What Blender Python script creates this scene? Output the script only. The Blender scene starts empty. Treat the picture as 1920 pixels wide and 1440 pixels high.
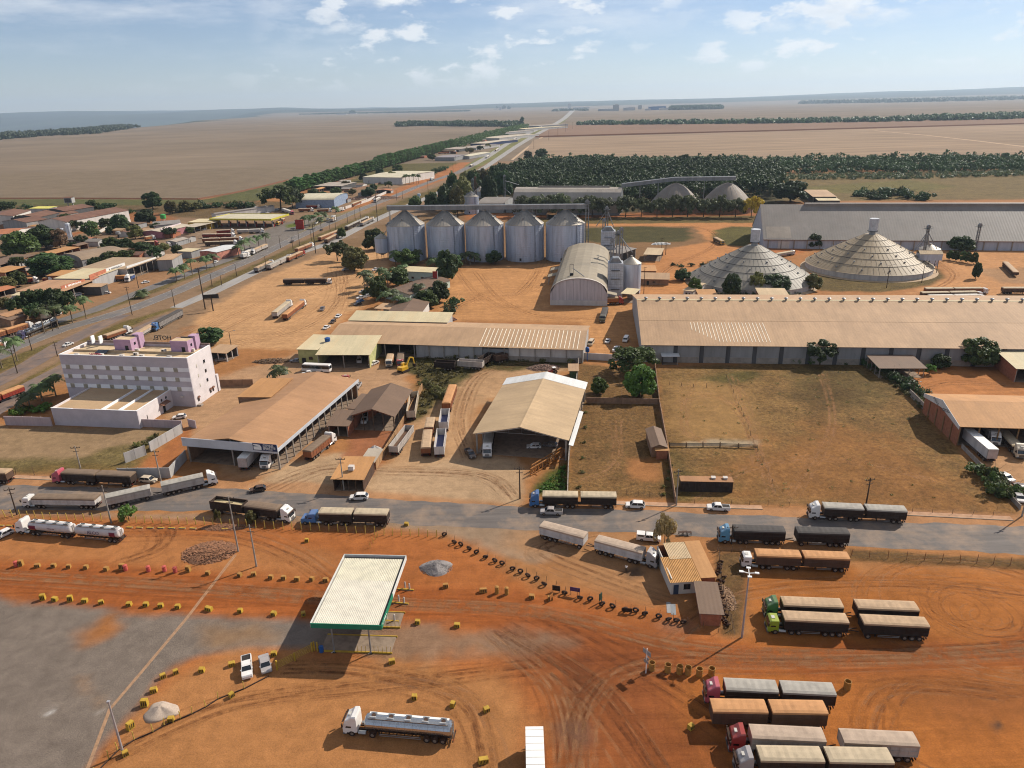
import bpy,bmesh,math,random
import numpy as np
from mathutils import Vector,Matrix

S = bpy.context.scene
COL = S.collection
random.seed(7)
RNG = np.random.default_rng(7)
R = math.radians

# camera
CAM_H = 90.0
FOC = 1360.0                      # focal length in pixels of a 1920 wide frame
PITCH = math.atan((720 - 197) / FOC)
ROLL = R(1.4)
_fw = np.array([0,math.cos(PITCH),-math.sin(PITCH)])
_r0 = np.array([1.0,0,0])
_u0 = np.cross(_r0,_fw)
_R = math.cos(ROLL) * _r0 - math.sin(ROLL) * _u0
_U = math.sin(ROLL) * _r0 + math.cos(ROLL) * _u0
cam = bpy.data.cameras.new('camera')
cam.sensor_width = 36
cam.lens = 36 * FOC / 1920
cam.clip_start = 1
cam.clip_end = 120000
co = bpy.data.objects.new('camera',cam)
COL.objects.link(co)
co.matrix_world = Matrix(((_R[0],_U[0],-_fw[0],0),(_R[1],_U[1],-_fw[1],0),
       (_R[2],_U[2],-_fw[2],CAM_H),(0,0,0,1)))
S.camera = co

# sun and sky
SUN_EL = R(38.3)
SUN_AZ = R(34)                    # direction towards the sun, from +X towards +Y
sun = bpy.data.lights.new('sun','SUN')
sun.energy = 5.0
sun.angle = R(0.55)
sun.color = (1.0,0.93,0.82)
so = bpy.data.objects.new('sun',sun)
COL.objects.link(so)
sdir = Vector((math.cos(SUN_EL) * math.cos(SUN_AZ),math.cos(SUN_EL) * math.sin(SUN_AZ),math.sin(SUN_EL)))
so.rotation_euler = sdir.to_track_quat('Z','Y').to_euler()
so.location = sdir * 300

W = bpy.data.worlds.new('World')
S.world = W
W.use_nodes = True
nt = W.node_tree
for n in list(nt.nodes):
 nt.nodes.remove(n)
def N(tree,t,**kw):
 n = tree.nodes.new(t)
 for k,v in kw.items():
  if k.startswith('i_'):
   key = k[2:]
   key = int(key) if key.isdigit() else key.replace('_',' ')
   n.inputs[key].default_value = v
  else:
   setattr(n,k,v)
 return n
def ramp(tree,stops,interp='LINEAR'):
 n = tree.nodes.new('ShaderNodeValToRGB')
 n.color_ramp.interpolation = interp
 e = n.color_ramp.elements
 while len(e) > 1:
  e.remove(e[-1])
 e[0].position = stops[0][0]
 c = stops[0][1]
 e[0].color = c if len(c) == 4 else (*c,1)
 for p,c in stops[1:]:
  x = e.new(p)
  x.color = c if len(c) == 4 else (*c,1)
 return n
g3 = lambda v: (v,v,v,1)
sky = N(nt,'ShaderNodeTexSky',sky_type='NISHITA',sun_disc=False,sun_elevation=SUN_EL,
  sun_rotation=math.pi / 2 - SUN_AZ,altitude=1200,air_density=1.0,dust_density=0.25,ozone_density=2.0)
L = nt.links.new
tc = N(nt,'ShaderNodeTexCoord')
sep = N(nt,'ShaderNodeSeparateXYZ')
L(tc.outputs['Generated'],sep.inputs[0])
# heaps of cumulus: one field of noise over the whole sky, read twice to shade the undersides
def cnoise(off,scale,detail,rough=0.55,flat=2.4):
 mp = N(nt,'ShaderNodeMapping')
 mp.inputs['Scale'].default_value = (1,1,flat)
 mp.inputs['Location'].default_value = off
 L(tc.outputs['Generated'],mp.inputs[0])
 n = N(nt,'ShaderNodeTexNoise',i_Scale=scale,i_Detail=detail,i_Roughness=rough)
 L(mp.outputs[0],n.inputs['Vector'])
 return n
def srange(sock,lo,hi,a=0.0,b=1.0):
 r = N(nt,'ShaderNodeMapRange',interpolation_type='SMOOTHSTEP',i_1=lo,i_2=hi,i_3=a,i_4=b)
 L(sock,r.inputs[0])
 return r.outputs[0]
def mth(op,a,b):
 m = N(nt,'ShaderNodeMath',operation=op)
 for i,v in enumerate((a,b)):
  if isinstance(v,(int,float)):
   m.inputs[i].default_value = v
  else:
   L(v,m.inputs[i])
 return m.outputs[0]
OFF = (4.35,2.1,7.7)
up = (OFF[0],OFF[1],OFF[2] + 0.075)
c0n = cnoise(OFF,7.5,8.0); c1n = cnoise(up,7.5,4.0)
s0n = cnoise((1.3,8.2,3.1),17.0,7.0); s1n = cnoise((1.3,8.2,3.14),17.0,3.0)
patch = cnoise((5.5,0.4,2.2),1.9,2.0)
large = mth('MULTIPLY',srange(c0n.outputs['Fac'],0.51,0.62),srange(sep.outputs[2],0.055,0.1))
small = mth('MULTIPLY',srange(s0n.outputs['Fac'],0.52,0.64),srange(sep.outputs[2],0.012,0.05))
veil = mth('MULTIPLY',srange(cnoise((2.2,9.0,1.0),3.2,8.0,0.66,5.0).outputs['Fac'],0.40,0.72),0.75)
pm_ = srange(patch.outputs['Fac'],0.36,0.52)
cov = mth('MAXIMUM',mth('MULTIPLY',mth('MAXIMUM',large,mth('MULTIPLY',small,0.85)),pm_),mth('MULTIPLY',veil,srange(sep.outputs[2],0.02,0.12)))
cov = mth('MULTIPLY',cov,0.92)
shd = mth('MAXIMUM',mth('MULTIPLY',srange(c1n.outputs['Fac'],0.53,0.68),large),mth('MULTIPLY',srange(s1n.outputs['Fac'],0.56,0.72),mth('MULTIPLY',small,0.6)))
ccol = N(nt,'ShaderNodeMix',data_type='RGBA')
ccol.inputs[6].default_value = (12.0,12.2,12.4,1)
ccol.inputs[7].default_value = (8.6,9.2,9.9,1)
L(shd,ccol.inputs[0])
tint = N(nt,'ShaderNodeMix',data_type='RGBA',blend_type='MULTIPLY')
tint.inputs[0].default_value = 1.0
tint.inputs[7].default_value = (1.08,1.07,1.2,1)
L(sky.outputs[0],tint.inputs[6])
mixc = N(nt,'ShaderNodeMix',data_type='RGBA')
L(cov,mixc.inputs[0]); L(tint.outputs[2],mixc.inputs[6]); L(ccol.outputs[2],mixc.inputs[7])
bg = N(nt,'ShaderNodeBackground',i_Strength=0.064)
L(mixc.outputs[2],bg.inputs[0])
wo = N(nt,'ShaderNodeOutputWorld')
L(bg.outputs[0],wo.inputs[0])

V = S.view_settings
V.view_transform = 'Standard'
V.look = 'None'
V.exposure = 0.36
V.gamma = 1.0
V.use_curve_mapping = False
S.cycles.pixel_filter_type = 'BLACKMAN_HARRIS'
S.cycles.filter_width = 1.1
S.cycles.adaptive_threshold = 0.02
S.cycles.max_bounces = 4
S.cycles.diffuse_bounces = 2
S.cycles.glossy_bounces = 3
S.cycles.transparent_max_bounces = 48
S.cycles.volume_bounces = 0

# helpers
def g(x,y,z=0.0):
 """ground point seen at photograph pixel x, y (1920 x 1440) at height z"""
 d = _fw + _R * ((x - 960) / FOC) + _U * ((720 - y) / FOC)
 t = (z - CAM_H) / d[2]
 return (d[0] * t,d[1] * t,z)
def pix(X,Y,Z=0.0):
 v = np.stack([np.asarray(X,float),np.asarray(Y,float),np.asarray(Z,float) - CAM_H + 0 * np.asarray(X,float)],-1)
 w = v @ _fw
 w = np.where(np.abs(w) < 1e-3,1e-3,w)
 return 960 + FOC * (v @ _R) / w,720 - FOC * (v @ _U) / w
def hgt(x,y,ytop):
 """height of something standing at pixel x, y whose top is at row ytop"""
 b = g(x,y)
 lo,hi = 0.0,200.0
 for _ in range(40):
  m = (lo + hi) / 2
  if pix(b[0],b[1],m)[1] > ytop:
   lo = m
  else:
   hi = m
 return lo
def lin(c):
 c = c / 255.0
 return c / 12.92 if c <= 0.04045 else ((c + 0.055) / 1.055) ** 2.4
def C(r,gg,b,k=0.74):
 """surface colour from the tone it shows in full sun"""
 return (lin(r) * k,lin(gg) * k,lin(b) * k)

LABELS = {}
def tag(o,label,cat=None,group=None,kind=None):
 if label:
  o['label'] = label
 if cat:
  o['category'] = cat
 if group:
  o['group'] = group
 if kind:
  o['kind'] = kind
 return o
def thing(name,label,cat,loc=(0,0,0),rz=0.0,group=None):
 o = bpy.data.objects.new(name,None)
 COL.objects.link(o)
 o.location = loc
 o.rotation_euler = (0,0,rz)
 o.empty_display_size = 0.5
 return tag(o,label,cat,group)

class MB:
 """collects faces and links them as one mesh object"""
 def __init__(s):
  s.v = []; s.f = []
 def pts(s,ps):
  n = len(s.v); s.v.extend([tuple(p) for p in ps]); return n
 def poly(s,ps):
  n = s.pts(ps); s.f.append(tuple(range(n,n + len(ps)))); return s
 def box(s,x0,x1,y0,y1,z0,z1):
  n = s.pts([(x0,y0,z0),(x1,y0,z0),(x1,y1,z0),(x0,y1,z0),(x0,y0,z1),(x1,y0,z1),(x1,y1,z1),(x0,y1,z1)])
  for q in ((3,2,1,0),(4,5,6,7),(0,1,5,4),(1,2,6,5),(2,3,7,6),(3,0,4,7)):
   s.f.append(tuple(n + i for i in q))
  return s
 def extr(s,prof,vec):
  """closed profile (3d points) swept along vec"""
  k = len(prof)
  n = s.pts(prof)
  s.pts([(p[0] + vec[0],p[1] + vec[1],p[2] + vec[2]) for p in prof])
  for i in range(k):
   j = (i + 1) % k
   s.f.append((n + i,n + j,n + k + j,n + k + i))
  s.f.append(tuple(n + i for i in reversed(range(k))))
  s.f.append(tuple(n + k + i for i in range(k)))
  return s
 def loft(s,rings,cap=True):
  k = len(rings[0])
  n = s.pts([p for r in rings for p in r])
  for a in range(len(rings) - 1):
   for i in range(k):
    j = (i + 1) % k
    s.f.append((n + a * k + i,n + a * k + j,n + (a + 1) * k + j,n + (a + 1) * k + i))
  if cap:
   s.f.append(tuple(n + i for i in reversed(range(k))))
   s.f.append(tuple(n + (len(rings) - 1) * k + i for i in range(k)))
  return s
 def cyl(s,p0,p1,r0,r1=None,n=8,cap=True):
  r1 = r0 if r1 is None else r1
  a = Vector(p0); b = Vector(p1); d = (b - a)
  if d.length < 1e-6:
   return s
  d.normalize()
  u = d.orthogonal().normalized(); w = d.cross(u)
  rings = []
  for c,r in ((a,r0),(b,r1)):
   rings.append([tuple(c + (u * math.cos(t) + w * math.sin(t)) * r) for t in [2 * math.pi * i / n for i in range(n)]])
  return s.loft(rings,cap)
 def bar(s,p0,p1,w,h=None):
  h = w if h is None else h
  a = Vector(p0); b = Vector(p1); d = (b - a).normalized()
  up = Vector((0,0,1))
  if abs(d.z) > 0.95:
   up = Vector((1,0,0))
  u = d.cross(up).normalized(); q = u.cross(d)
  rings = [[tuple(c + u * (i * w / 2) + q * (j * h / 2)) for i,j in ((-1,-1),(1,-1),(1,1),(-1,1))] for c in (a,b)]
  return s.loft(rings)
 def mesh(s,name,smooth=False):
  m = bpy.data.meshes.new(name)
  m.from_pydata(s.v,[],s.f)
  m.validate()
  bm = bmesh.new(); bm.from_mesh(m)
  bmesh.ops.recalc_face_normals(bm,faces=bm.faces)
  bm.to_mesh(m); bm.free()
  if smooth:
   m.polygons.foreach_set('use_smooth',[True] * len(m.polygons))
  return m
def link(name,me,mat,parent=None,loc=(0,0,0),rz=0.0,kind=None):
 if mat is not None and not me.materials:
  me.materials.append(mat)
 o = bpy.data.objects.new(name,me)
 COL.objects.link(o)
 o.location = loc
 o.rotation_euler = (0,0,rz)
 if parent is not None:
  o.parent = parent
 if kind:
  o['kind'] = kind
 return o
MC = {}
def part(name,mat,fn,parent=None,key=None,loc=(0,0,0),rz=0.0,smooth=False,kind=None):
 """fn(MB) fills the shape; alike parts share their mesh through key"""
 me = None
 if key is not None:
  key = (key,mat.name)
  me = MC.get(key)
 if me is None:
  mb = MB(); fn(mb)
  me = mb.mesh(name,smooth)
  if key is not None:
   MC[key] = me
 return link(name,me,mat,parent,loc,rz,kind)
def arrmesh(name,v,quads,mat=None,smooth=False):
 me = bpy.data.meshes.new(name)
 nv,nf,k = len(v),len(quads),quads.shape[1]
 me.vertices.add(nv); me.vertices.foreach_set('co',np.asarray(v,np.float32).ravel())
 me.loops.add(nf * k); me.loops.foreach_set('vertex_index',quads.astype(np.int32).ravel())
 me.polygons.add(nf); me.polygons.foreach_set('loop_start',np.arange(0,nf * k,k,dtype=np.int32))
 if smooth:
  me.polygons.foreach_set('use_smooth',np.ones(nf,bool))
 me.update(calc_edges=True)
 if mat:
  me.materials.append(mat)
 return me

ORD = ['first','second','third','fourth','fifth','sixth','seventh','eighth','ninth','tenth','eleventh','twelfth',
  'thirteenth','fourteenth','fifteenth','sixteenth','seventeenth','eighteenth','nineteenth']
TENS = ['','','twent','thirt','fort','fift','sixt','sevent','eight','ninet']
def ordn(i):
 """0 -> first"""
 if i < 19:
  return ORD[i]
 n = i + 1
 if n >= 100:
  h = ['','one hundred','two hundred','three hundred'][n // 100]
  return h + (' and ' + ordn(n % 100 - 1) if n % 100 else 'th')
 t,u = divmod(n,10)
 return TENS[t] + ('ieth' if u == 0 else 'y-' + ORD[u - 1])

# materials
MATS = {}
def mat(name,col,rough=0.8,metal=0.0,var=0.18,scale=0.6,dust=None,dustamt=0.0,streak=False,bump=0.0,bscale=8.0,spec=0.3,coat=0.0):
 """painted or bare surface with uneven tone, optional orange dust on upward faces and streaks of grime"""
 if name in MATS:
  return MATS[name]
 m = bpy.data.materials.new(name)
 m.use_nodes = True
 t = m.node_tree; lk = t.links.new
 b = t.nodes['Principled BSDF']
 b.inputs['Roughness'].default_value = rough
 b.inputs['Metallic'].default_value = metal
 b.inputs['Specular IOR Level'].default_value = spec
 if coat:
  b.inputs['Coat Weight'].default_value = coat
 tcn = N(t,'ShaderNodeTexCoord')
 oi = N(t,'ShaderNodeObjectInfo')
 off = N(t,'ShaderNodeVectorMath',operation='SCALE',i_Scale=37.0)
 lk(oi.outputs['Location'],off.inputs[0])
 ad = N(t,'ShaderNodeVectorMath',operation='ADD')
 lk(tcn.outputs['Object'],ad.inputs[0]); lk(off.outputs[0],ad.inputs[1])
 mp = N(t,'ShaderNodeMapping')
 if streak:
  mp.inputs['Scale'].default_value = (1,1,0.12)
 lk(ad.outputs[0],mp.inputs[0])
 n1 = N(t,'ShaderNodeTexNoise',i_Scale=scale,i_Detail=6.0,i_Roughness=0.65)
 lk(mp.outputs[0],n1.inputs['Vector'])
 lo = tuple(max(0,c * (1 - var * 1.6)) for c in col); hi = tuple(min(1,c * (1 + var * 1.1)) for c in col)
 r1 = ramp(t,[(0.3,lo),(0.52,col),(0.75,hi)])
 lk(n1.outputs['Fac'],r1.inputs[0])
 out = r1.outputs[0]
 if dustamt > 0:
  geo = N(t,'ShaderNodeNewGeometry')
  sp = N(t,'ShaderNodeSeparateXYZ'); lk(geo.outputs['Normal'],sp.inputs[0])
  n2 = N(t,'ShaderNodeTexNoise',i_Scale=scale * 2.2,i_Detail=5.0,i_Roughness=0.7)
  lk(ad.outputs[0],n2.inputs['Vector'])
  mr = N(t,'ShaderNodeMapRange',i_1=-0.2,i_2=1.0,i_3=0.25,i_4=1.0); lk(sp.outputs[2],mr.inputs[0])
  r2 = ramp(t,[(0.3,g3(0.35)),(0.7,g3(1.0))]); lk(n2.outputs['Fac'],r2.inputs[0])
  mm = N(t,'ShaderNodeMath',operation='MULTIPLY'); lk(mr.outputs[0],mm.inputs[0]); lk(r2.outputs[0],mm.inputs[1])
  m2 = N(t,'ShaderNodeMath',operation='MULTIPLY',i_1=dustamt); lk(mm.outputs[0],m2.inputs[0])
  mxn = N(t,'ShaderNodeMix',data_type='RGBA')
  mxn.inputs[7].default_value = (*(dust or C(190,140,100)),1)
  lk(m2.outputs[0],mxn.inputs[0]); lk(out,mxn.inputs[6])
  out = mxn.outputs[2]
 lk(out,b.inputs['Base Color'])
 if bump:
  nb = N(t,'ShaderNodeTexNoise',i_Scale=bscale,i_Detail=4.0)
  lk(ad.outputs[0],nb.inputs['Vector'])
  bp = N(t,'ShaderNodeBump',i_Strength=bump,i_Distance=0.05)
  lk(nb.outputs['Fac'],bp.inputs['Height']); lk(bp.outputs[0],b.inputs['Normal'])
 MATS[name] = m
 return m

# ground
def vnoise(x,y,seed):
 r = np.random.default_rng(seed).random((256,256))
 xi = np.floor(x).astype(int); yi = np.floor(y).astype(int)
 fx = x - xi; fy = y - yi
 fx = fx * fx * (3 - 2 * fx); fy = fy * fy * (3 - 2 * fy)
 a = r[xi % 256,yi % 256]; b = r[(xi + 1) % 256,yi % 256]; c = r[xi % 256,(yi + 1) % 256]; d = r[(xi + 1) % 256,(yi + 1) % 256]
 return (a * (1 - fx) + b * fx) * (1 - fy) + (c * (1 - fx) + d * fx) * fy
def fbm(x,y,seed,oct=4):
 s = 0; a = 0.5; k = 1.0
 for i in range(oct):
  s = s + a * vnoise(x * k,y * k,seed + i); a *= 0.5; k *= 2.03
 return s / (1 - 0.5 ** oct) - 0.5
def sdist(X,Y,poly):
 """signed distance, inside positive; poly in metres"""
 n = len(poly); d = np.full(X.shape,1e18); ins = np.zeros(X.shape,bool)
 for i in range(n):
  ax,ay = poly[i]; bx,by = poly[(i + 1) % n]
  ex,ey = bx - ax,by - ay
  wx,wy = X - ax,Y - ay
  t = np.clip((wx * ex + wy * ey) / (ex * ex + ey * ey + 1e-9),0,1)
  d = np.minimum(d,(wx - ex * t) ** 2 + (wy - ey * t) ** 2)
  c = (ay > Y) != (by > Y)
  with np.errstate(divide='ignore',invalid='ignore'):
   ins ^= c & (X < (bx - ax) * (Y - ay) / (by - ay + 1e-12) + ax)
 return np.where(ins,1,-1) * np.sqrt(d)
def sst(a,b,x):
 t = np.clip((x - a) / (b - a),0,1)
 return t * t * (3 - 2 * t)
def wpoly(px):
 return [g(x,y)[:2] for x,y in px]

# zones of soil: colour, outline in photograph pixels on the ground, softness in metres, strength, (grass, gravel, track)
ZONES = [
 # far and town
 (C(142,124,102),[(-900,374),(370,375),(490,352),(540,339),(1010,238),(1010,225),(0,262),(-900,285)],6,1,(0,0,0)),
 (C(158,128,100),[(-400,380),(560,380),(700,330),(1000,238),(1080,238),(1000,320),(760,470),(330,640),(-50,760),(-400,900)],14,1,(0.1,0.3,0)),
 (C(112,110,68),[(-600,372),(380,374),(490,351),(540,338),(600,345),(480,378),(300,386),(-600,392)],5,1,(1,0,0)),
 (C(120,98,66),[(-600,388),(300,384),(480,376),(560,380),(420,412),(240,402),(-600,400)],6,0.85,(1,0,0)),
 (C(168,110,72),[(222,400),(262,398),(318,402),(330,412),(262,420),(230,412)],5,0.9,(0,0,0)),
 (C(172,108,68),[(95,440),(130,438),(160,432),(150,440),(110,448)],5,0.9,(0,0,0)),
 (C(118,108,68),[(700,352),(770,338),(845,318),(880,300),(790,292),(700,318),(640,345)],8,1,(1,0,0)),
 (C(190,126,82),[(640,410),(740,372),(838,335),(890,300),(960,262),(1010,236),(985,236),(920,268),(860,305),(805,330),(720,362),(660,385),(630,402)],4,0.9,(0,0.2,0.2)),
 (C(136,128,120),[(395,470),(470,440),(520,420),(640,400),(690,388),(600,425),(500,472),(440,500)],4,0.9,(0,0.3,0.1)),
 (C(160,135,112),[(300,440),(400,430),(400,480),(330,470)],5,0.8,(0,0.3,0.1)),
 (C(175,132,96),[(60,560),(150,545),(300,500),(360,478),(395,500),(300,530),(170,575),(0,640),(-60,640)],6,0.8,(0,0.3,0.1)),
 # grass along the highway
 (C(128,112,68),[(-60,700),(20,668),(100,640),(118,634),(90,652),(20,690),(-60,725)],1.6,1,(1,0,0)),
 (C(128,112,70),[(-60,660),(90,618),(180,588),(300,545),(420,497),(500,470),(492,466),(400,497),(300,533),(200,568),(90,606),(-60,650)],1.5,0.9,(1,0,0)),
 (C(130,112,66),[(-60,775),(40,715),(130,668),(170,640),(150,640),(235,602),(345,570),(330,578),(270,600),(190,640),(150,660),(60,712),(-60,790)],1.6,1,(1,0,0)),
 (C(126,108,66),[(375,545),(420,520),(500,485),(600,438),(700,395),(800,358),(860,335),(860,342),(800,368),(700,412),(600,452),(500,495),(430,530),(390,545)],2.0,1,(1,0,0)),
 (C(160,142,92),[(590,415),(690,384),(700,388),(620,420),(560,440)],2,0.7,(0.6,0,0)),
 (C(112,118,60),[(860,330),(920,288),(990,248),(1000,250),(930,290),(880,325)],4,0.9,(1,0,0)),
 (C(190,160,125),[(960,300),(1000,262),(1020,258),(1000,285),(985,305)],5,0.9,(0.3,0,0)),
 (C(118,128,58),[(535,422),(560,417),(562,424),(540,427)],1,1,(1,0,0)),
 # silo estate
 (C(140,110,78),[(620,470),(700,425),(900,372),(1450,375),(1450,480),(1200,500),(800,500)],10,0.8,(0.4,0,0)),
 (C(216,168,122),[(335,655),(380,585),(480,525),(600,478),(720,455),(735,500),(690,560),(640,600),(560,655)],3.0,1,(0,0.2,0.7)),
 (C(212,156,106),[(815,600),(845,520),(870,500),(1050,495),(1030,580),(1200,570),(1195,640),(1140,680),(1095,650),(1090,604)],3.0,1,(0,0.1,0.7)),
 (C(176,112,70),[(870,402),(1100,388),(1420,400),(1430,412),(1100,412),(880,412)],4,0.9,(0,0,0.1)),
 (C(118,102,60),[(1000,410),(1430,404),(1430,420),(1000,424)],3,0.9,(1,0,0)),
 (C(208,146,96),[(1190,520),(1230,470),(1330,452),(1300,425),(1100,424),(1100,420),(1300,418),(1430,418),(1460,440),(1420,470),(1330,490),(1290,545),(1200,560)],3,1,(0,0.1,0.5)),
 (C(92,84,48),[(1095,428),(1200,424),(1290,428),(1300,445),(1280,453),(1180,455),(1150,458),(1090,450)],3,1,(1,0,0)),
 (C(112,102,55),[(1340,432),(1370,424),(1420,426),(1430,445),(1400,462),(1360,460),(1335,445)],3,1,(1,0,0)),
 (C(212,156,108),[(1500,560),(1700,552),(1780,520),(1760,490),(1700,470),(1930,450),(1990,500),(1990,565),(1500,575)],3,1,(0,0.1,0.4)),
 (C(190,120,75),[(1425,455),(1530,452),(1540,462),(1480,482),(1400,470)],3,0.9,(0,0.1,0.4)),
 (C(120,100,62),[(1490,520),(1540,545),(1650,548),(1745,535),(1770,520),(1760,505),(1730,500),(1600,512)],1.6,1,(1,0,0)),
 (C(178,140,105),[(1830,505),(1990,500),(1990,535),(1880,530)],3,0.8,(0,0.1,0.4)),
 (C(140,118,78),[(1440,325),(2100,315),(2100,372),(1440,378)],8,1,(1,0,0)),
 (C(128,118,66),[(1500,350),(1700,338),(1800,350),(1700,362),(1520,362)],9,0.8,(1,0,0)),
 (C(70,68,42),[(870,352),(960,318),(1450,318),(1470,395),(1100,400),(900,400)],8,0.9,(1,0,0)),
 # lots between the street and the sheds
 (C(196,156,120),[(380,720),(470,690),(560,660),(700,680),(780,690),(760,730),(640,800),(560,850),(520,900),(440,900),(300,770)],3,0.95,(0,0.2,0.4)),
 (C(202,168,132),[(430,930),(540,870),(640,850),(720,870),(860,850),(960,860),(985,880),(975,950),(700,930),(540,922)],2.0,1,(0,0.3,0.3)),
 (C(176,116,84),[(640,880),(660,800),(720,760),(770,790),(705,885),(660,915)],1.5,0.9,(0,0.4,0.1)),
 (C(205,165,125),[(790,760),(860,700),(940,680),(1060,670),(1085,690),(1000,720),(900,760),(880,860),(720,880)],3,0.9,(0,0.2,0.4)),
 (C(96,90,52),[(700,668),(790,650),(990,662),(1080,672),(1070,690),(900,695),(860,720),(800,775),(765,790),(790,730),(770,700)],2.5,0.95,(1,0,0)),
 (C(96,98,48),[(1005,905),(1062,862),(1062,925),(1000,930)],1.5,1,(1,0,0)),
 (C(168,140,108),[(-60,800),(290,800),(345,790),(240,870),(-60,885)],2.5,0.95,(0.3,0.3,0)),
 (C(122,108,66),[(-60,862),(150,855),(270,825),(330,795),(300,840),(240,880),(100,893),(-60,890)],2.5,0.8,(1,0,0)),
 (C(186,120,78),[(280,860),(345,800),(370,800),(350,830),(335,880),(270,880)],1.5,0.9,(0.2,0.1,0)),
 (C(142,108,70),[(1082,680),(1180,690),(1240,690),(1232,760),(1262,935),(1068,930),(1075,760)],1.2,1,(1,0,0)),
 (C(186,128,84),[(1178,862),(1240,858),(1245,900),(1180,900)],2,0.8,(0,0,0)),
 (C(152,118,76),[(1235,690),(1640,672),(1700,720),(1740,780),(1800,850),(1905,945),(1905,962),(1262,942),(1240,800)],1.5,1,(1,0,0)),
 (C(178,138,90),[(1268,720),(1320,700),(1410,730),(1430,830),(1300,838),(1262,800)],6,0.85,(0.3,0,0)),
 (C(166,116,72),[(1440,820),(1560,790),(1700,840),(1880,960),(1450,950),(1330,880)],10,0.75,(0.6,0,0)),
 (C(98,88,54),[(1470,690),(1600,680),(1690,740),(1600,760),(1500,740)],8,0.6,(1,0,0)),
 (C(200,136,88),[(1672,700),(1720,690),(1960,680),(1960,760),(1720,745)],2,1,(0,0.1,0.6)),
 (C(192,150,112),[(1830,850),(1990,830),(1990,960),(1930,960),(1860,880)],2,0.9,(0,0.1,0.3)),
 # verges of the street
 (C(196,146,106),[(-60,885),(300,895),(560,905),(1000,950),(1500,950),(1990,970),(1990,1000),(1500,978),(1000,962),(600,935),(300,925),(-60,908)],1.2,0.8,(0,0.2,0)),
 (C(166,142,118),[(-60,955),(300,965),(600,965),(780,975),(1000,990),(1080,1040),(1000,1060),(860,1010),(700,988),(300,972),(-60,962)],1.5,0.9,(0,0.5,0)),
 # the big yard in front
 (C(188,118,72),[(-80,968),(560,985),(820,995),(1000,1090),(1260,1140),(1400,1200),(1980,1180),(1980,1500),(-80,1500)],3,1,(0,0.25,0.5)),
 (C(192,132,86),[(-80,1000),(350,1010),(600,1030),(640,1050),(590,1090),(300,1065),(-80,1045)],3,0.8,(0,0.3,0.3)),
 (C(186,140,100),[(1000,985),(1200,1005),(1250,1030),(1260,1120),(1200,1130),(1060,1070),(960,1020)],4,0.8,(0,0.4,0.3)),
 (C(186,118,66),[(1380,1065),(1980,1060),(1980,1500),(1300,1500),(1240,1280),(1390,1200)],4,0.9,(0,0.2,0.6)),
 (C(174,102,60),[(-80,1050),(300,1068),(600,1092),(800,1098),(1000,1112),(1200,1168),(1350,1205),(1500,1215),(1980,1190),(1980,1260),(1500,1268),(1200,1250),(1000,1238),(900,1190),(780,1172),(590,1160),(240,1148),(-80,1108)],2.5,0.9,(0,0.1,1)),
 (C(146,86,54),[(960,1180),(1120,1190),(1260,1240),(1330,1440),(1330,1480),(1000,1480),(1040,1330),(960,1260)],8,0.75,(0,0.1,1)),
 (C(190,134,88),[(420,1225),(560,1215),(760,1240),(940,1260),(1000,1360),(980,1500),(120,1500),(240,1350),(330,1250)],3,0.95,(0,0.2,0.3)),
 (C(140,126,114),[(-80,1108),(70,1135),(240,1151),(480,1159),(600,1168),(700,1172),(700,1225),(560,1212),(450,1212),(395,1225),(330,1250),(280,1300),(240,1345),(200,1395),(150,1470),(130,1500),(-80,1500)],1.4,1,(0,1,0)),
 (C(150,126,104),[(690,1172),(860,1178),(1010,1190),(1080,1200),(980,1222),(860,1236),(690,1225)],3,0.8,(0,0.8,0.3)),
 (C(186,118,62),[(160,1185),(210,1160),(225,1180),(200,1205),(165,1205)],2.5,0.8,(0,0.5,0)),
 (C(180,140,105),[(140,1270),(170,1265),(175,1300),(150,1300)],1.6,0.8,(0,0.5,0)),
 (C(165,125,85),[(385,1180),(480,1170),(500,1195),(400,1210)],3,0.6,(0,0.5,0)),
 (C(186,150,118),[(170,1310),(195,1300),(200,1325),(175,1330)],1.2,0.7,(0,0.5,0)),
 (C(166,106,64),[(1640,1268),(1980,1262),(1980,1345),(1800,1350),(1660,1310)],4,0.8,(0,1,0)),
 (C(116,92,62),[(1345,1035),(1388,1035),(1400,1080),(1395,1195),(1350,1195),(1340,1120)],1.0,0.9,(0.8,0.6,0)),
 (C(120,92,58),[(1590,1030),(1990,1052),(1990,1072),(1590,1052)],0.8,0.9,(0.8,0.3,0)),
 (C(176,108,66),[(1185,1170),(1260,1165),(1300,1190),(1200,1195)],2,0.6,(0,0.2,0)),
 (C(196,176,148),[(1285,830),(1330,822),(1425,826),(1420,836),(1290,838)],1.5,0.8,(0,0.4,0)),
 (C(212,206,198),[(86,1336),(92,1329),(102,1332),(96,1342),(88,1343)],.5,0.9,(0,.5,0)),
 (C(200,188,176),[(180,1338),(186,1332),(193,1335),(186,1344)],.6,0.7,(0,.5,0)),
 (C(92,92,50),[(1290,712),(1400,690),(1440,700),(1380,722)],5,0.7,(1,0,0)),
 (C(96,92,52),[(1250,840),(1290,870),(1310,940),(1268,940)],4,0.6,(1,0,0)),
 (C(104,80,50),[(1500,740),(1560,700),(1600,740),(1540,790)],6,0.7,(1,0,0)),
 # stains of oil and water
 (C(98,62,44),[(1070,1255),(1095,1250),(1110,1290),(1085,1310)],3,0.6,(0,0.2,0.5)),
 (C(120,78,52),[(1045,1320),(1065,1310),(1075,1340),(1055,1350)],2.5,0.6,(0,0.2,0.4)),
 (C(70,68,62),[(1862,1355),(1874,1354),(1877,1364),(1864,1367)],0.5,0.9,(0,0.2,0)),
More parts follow.
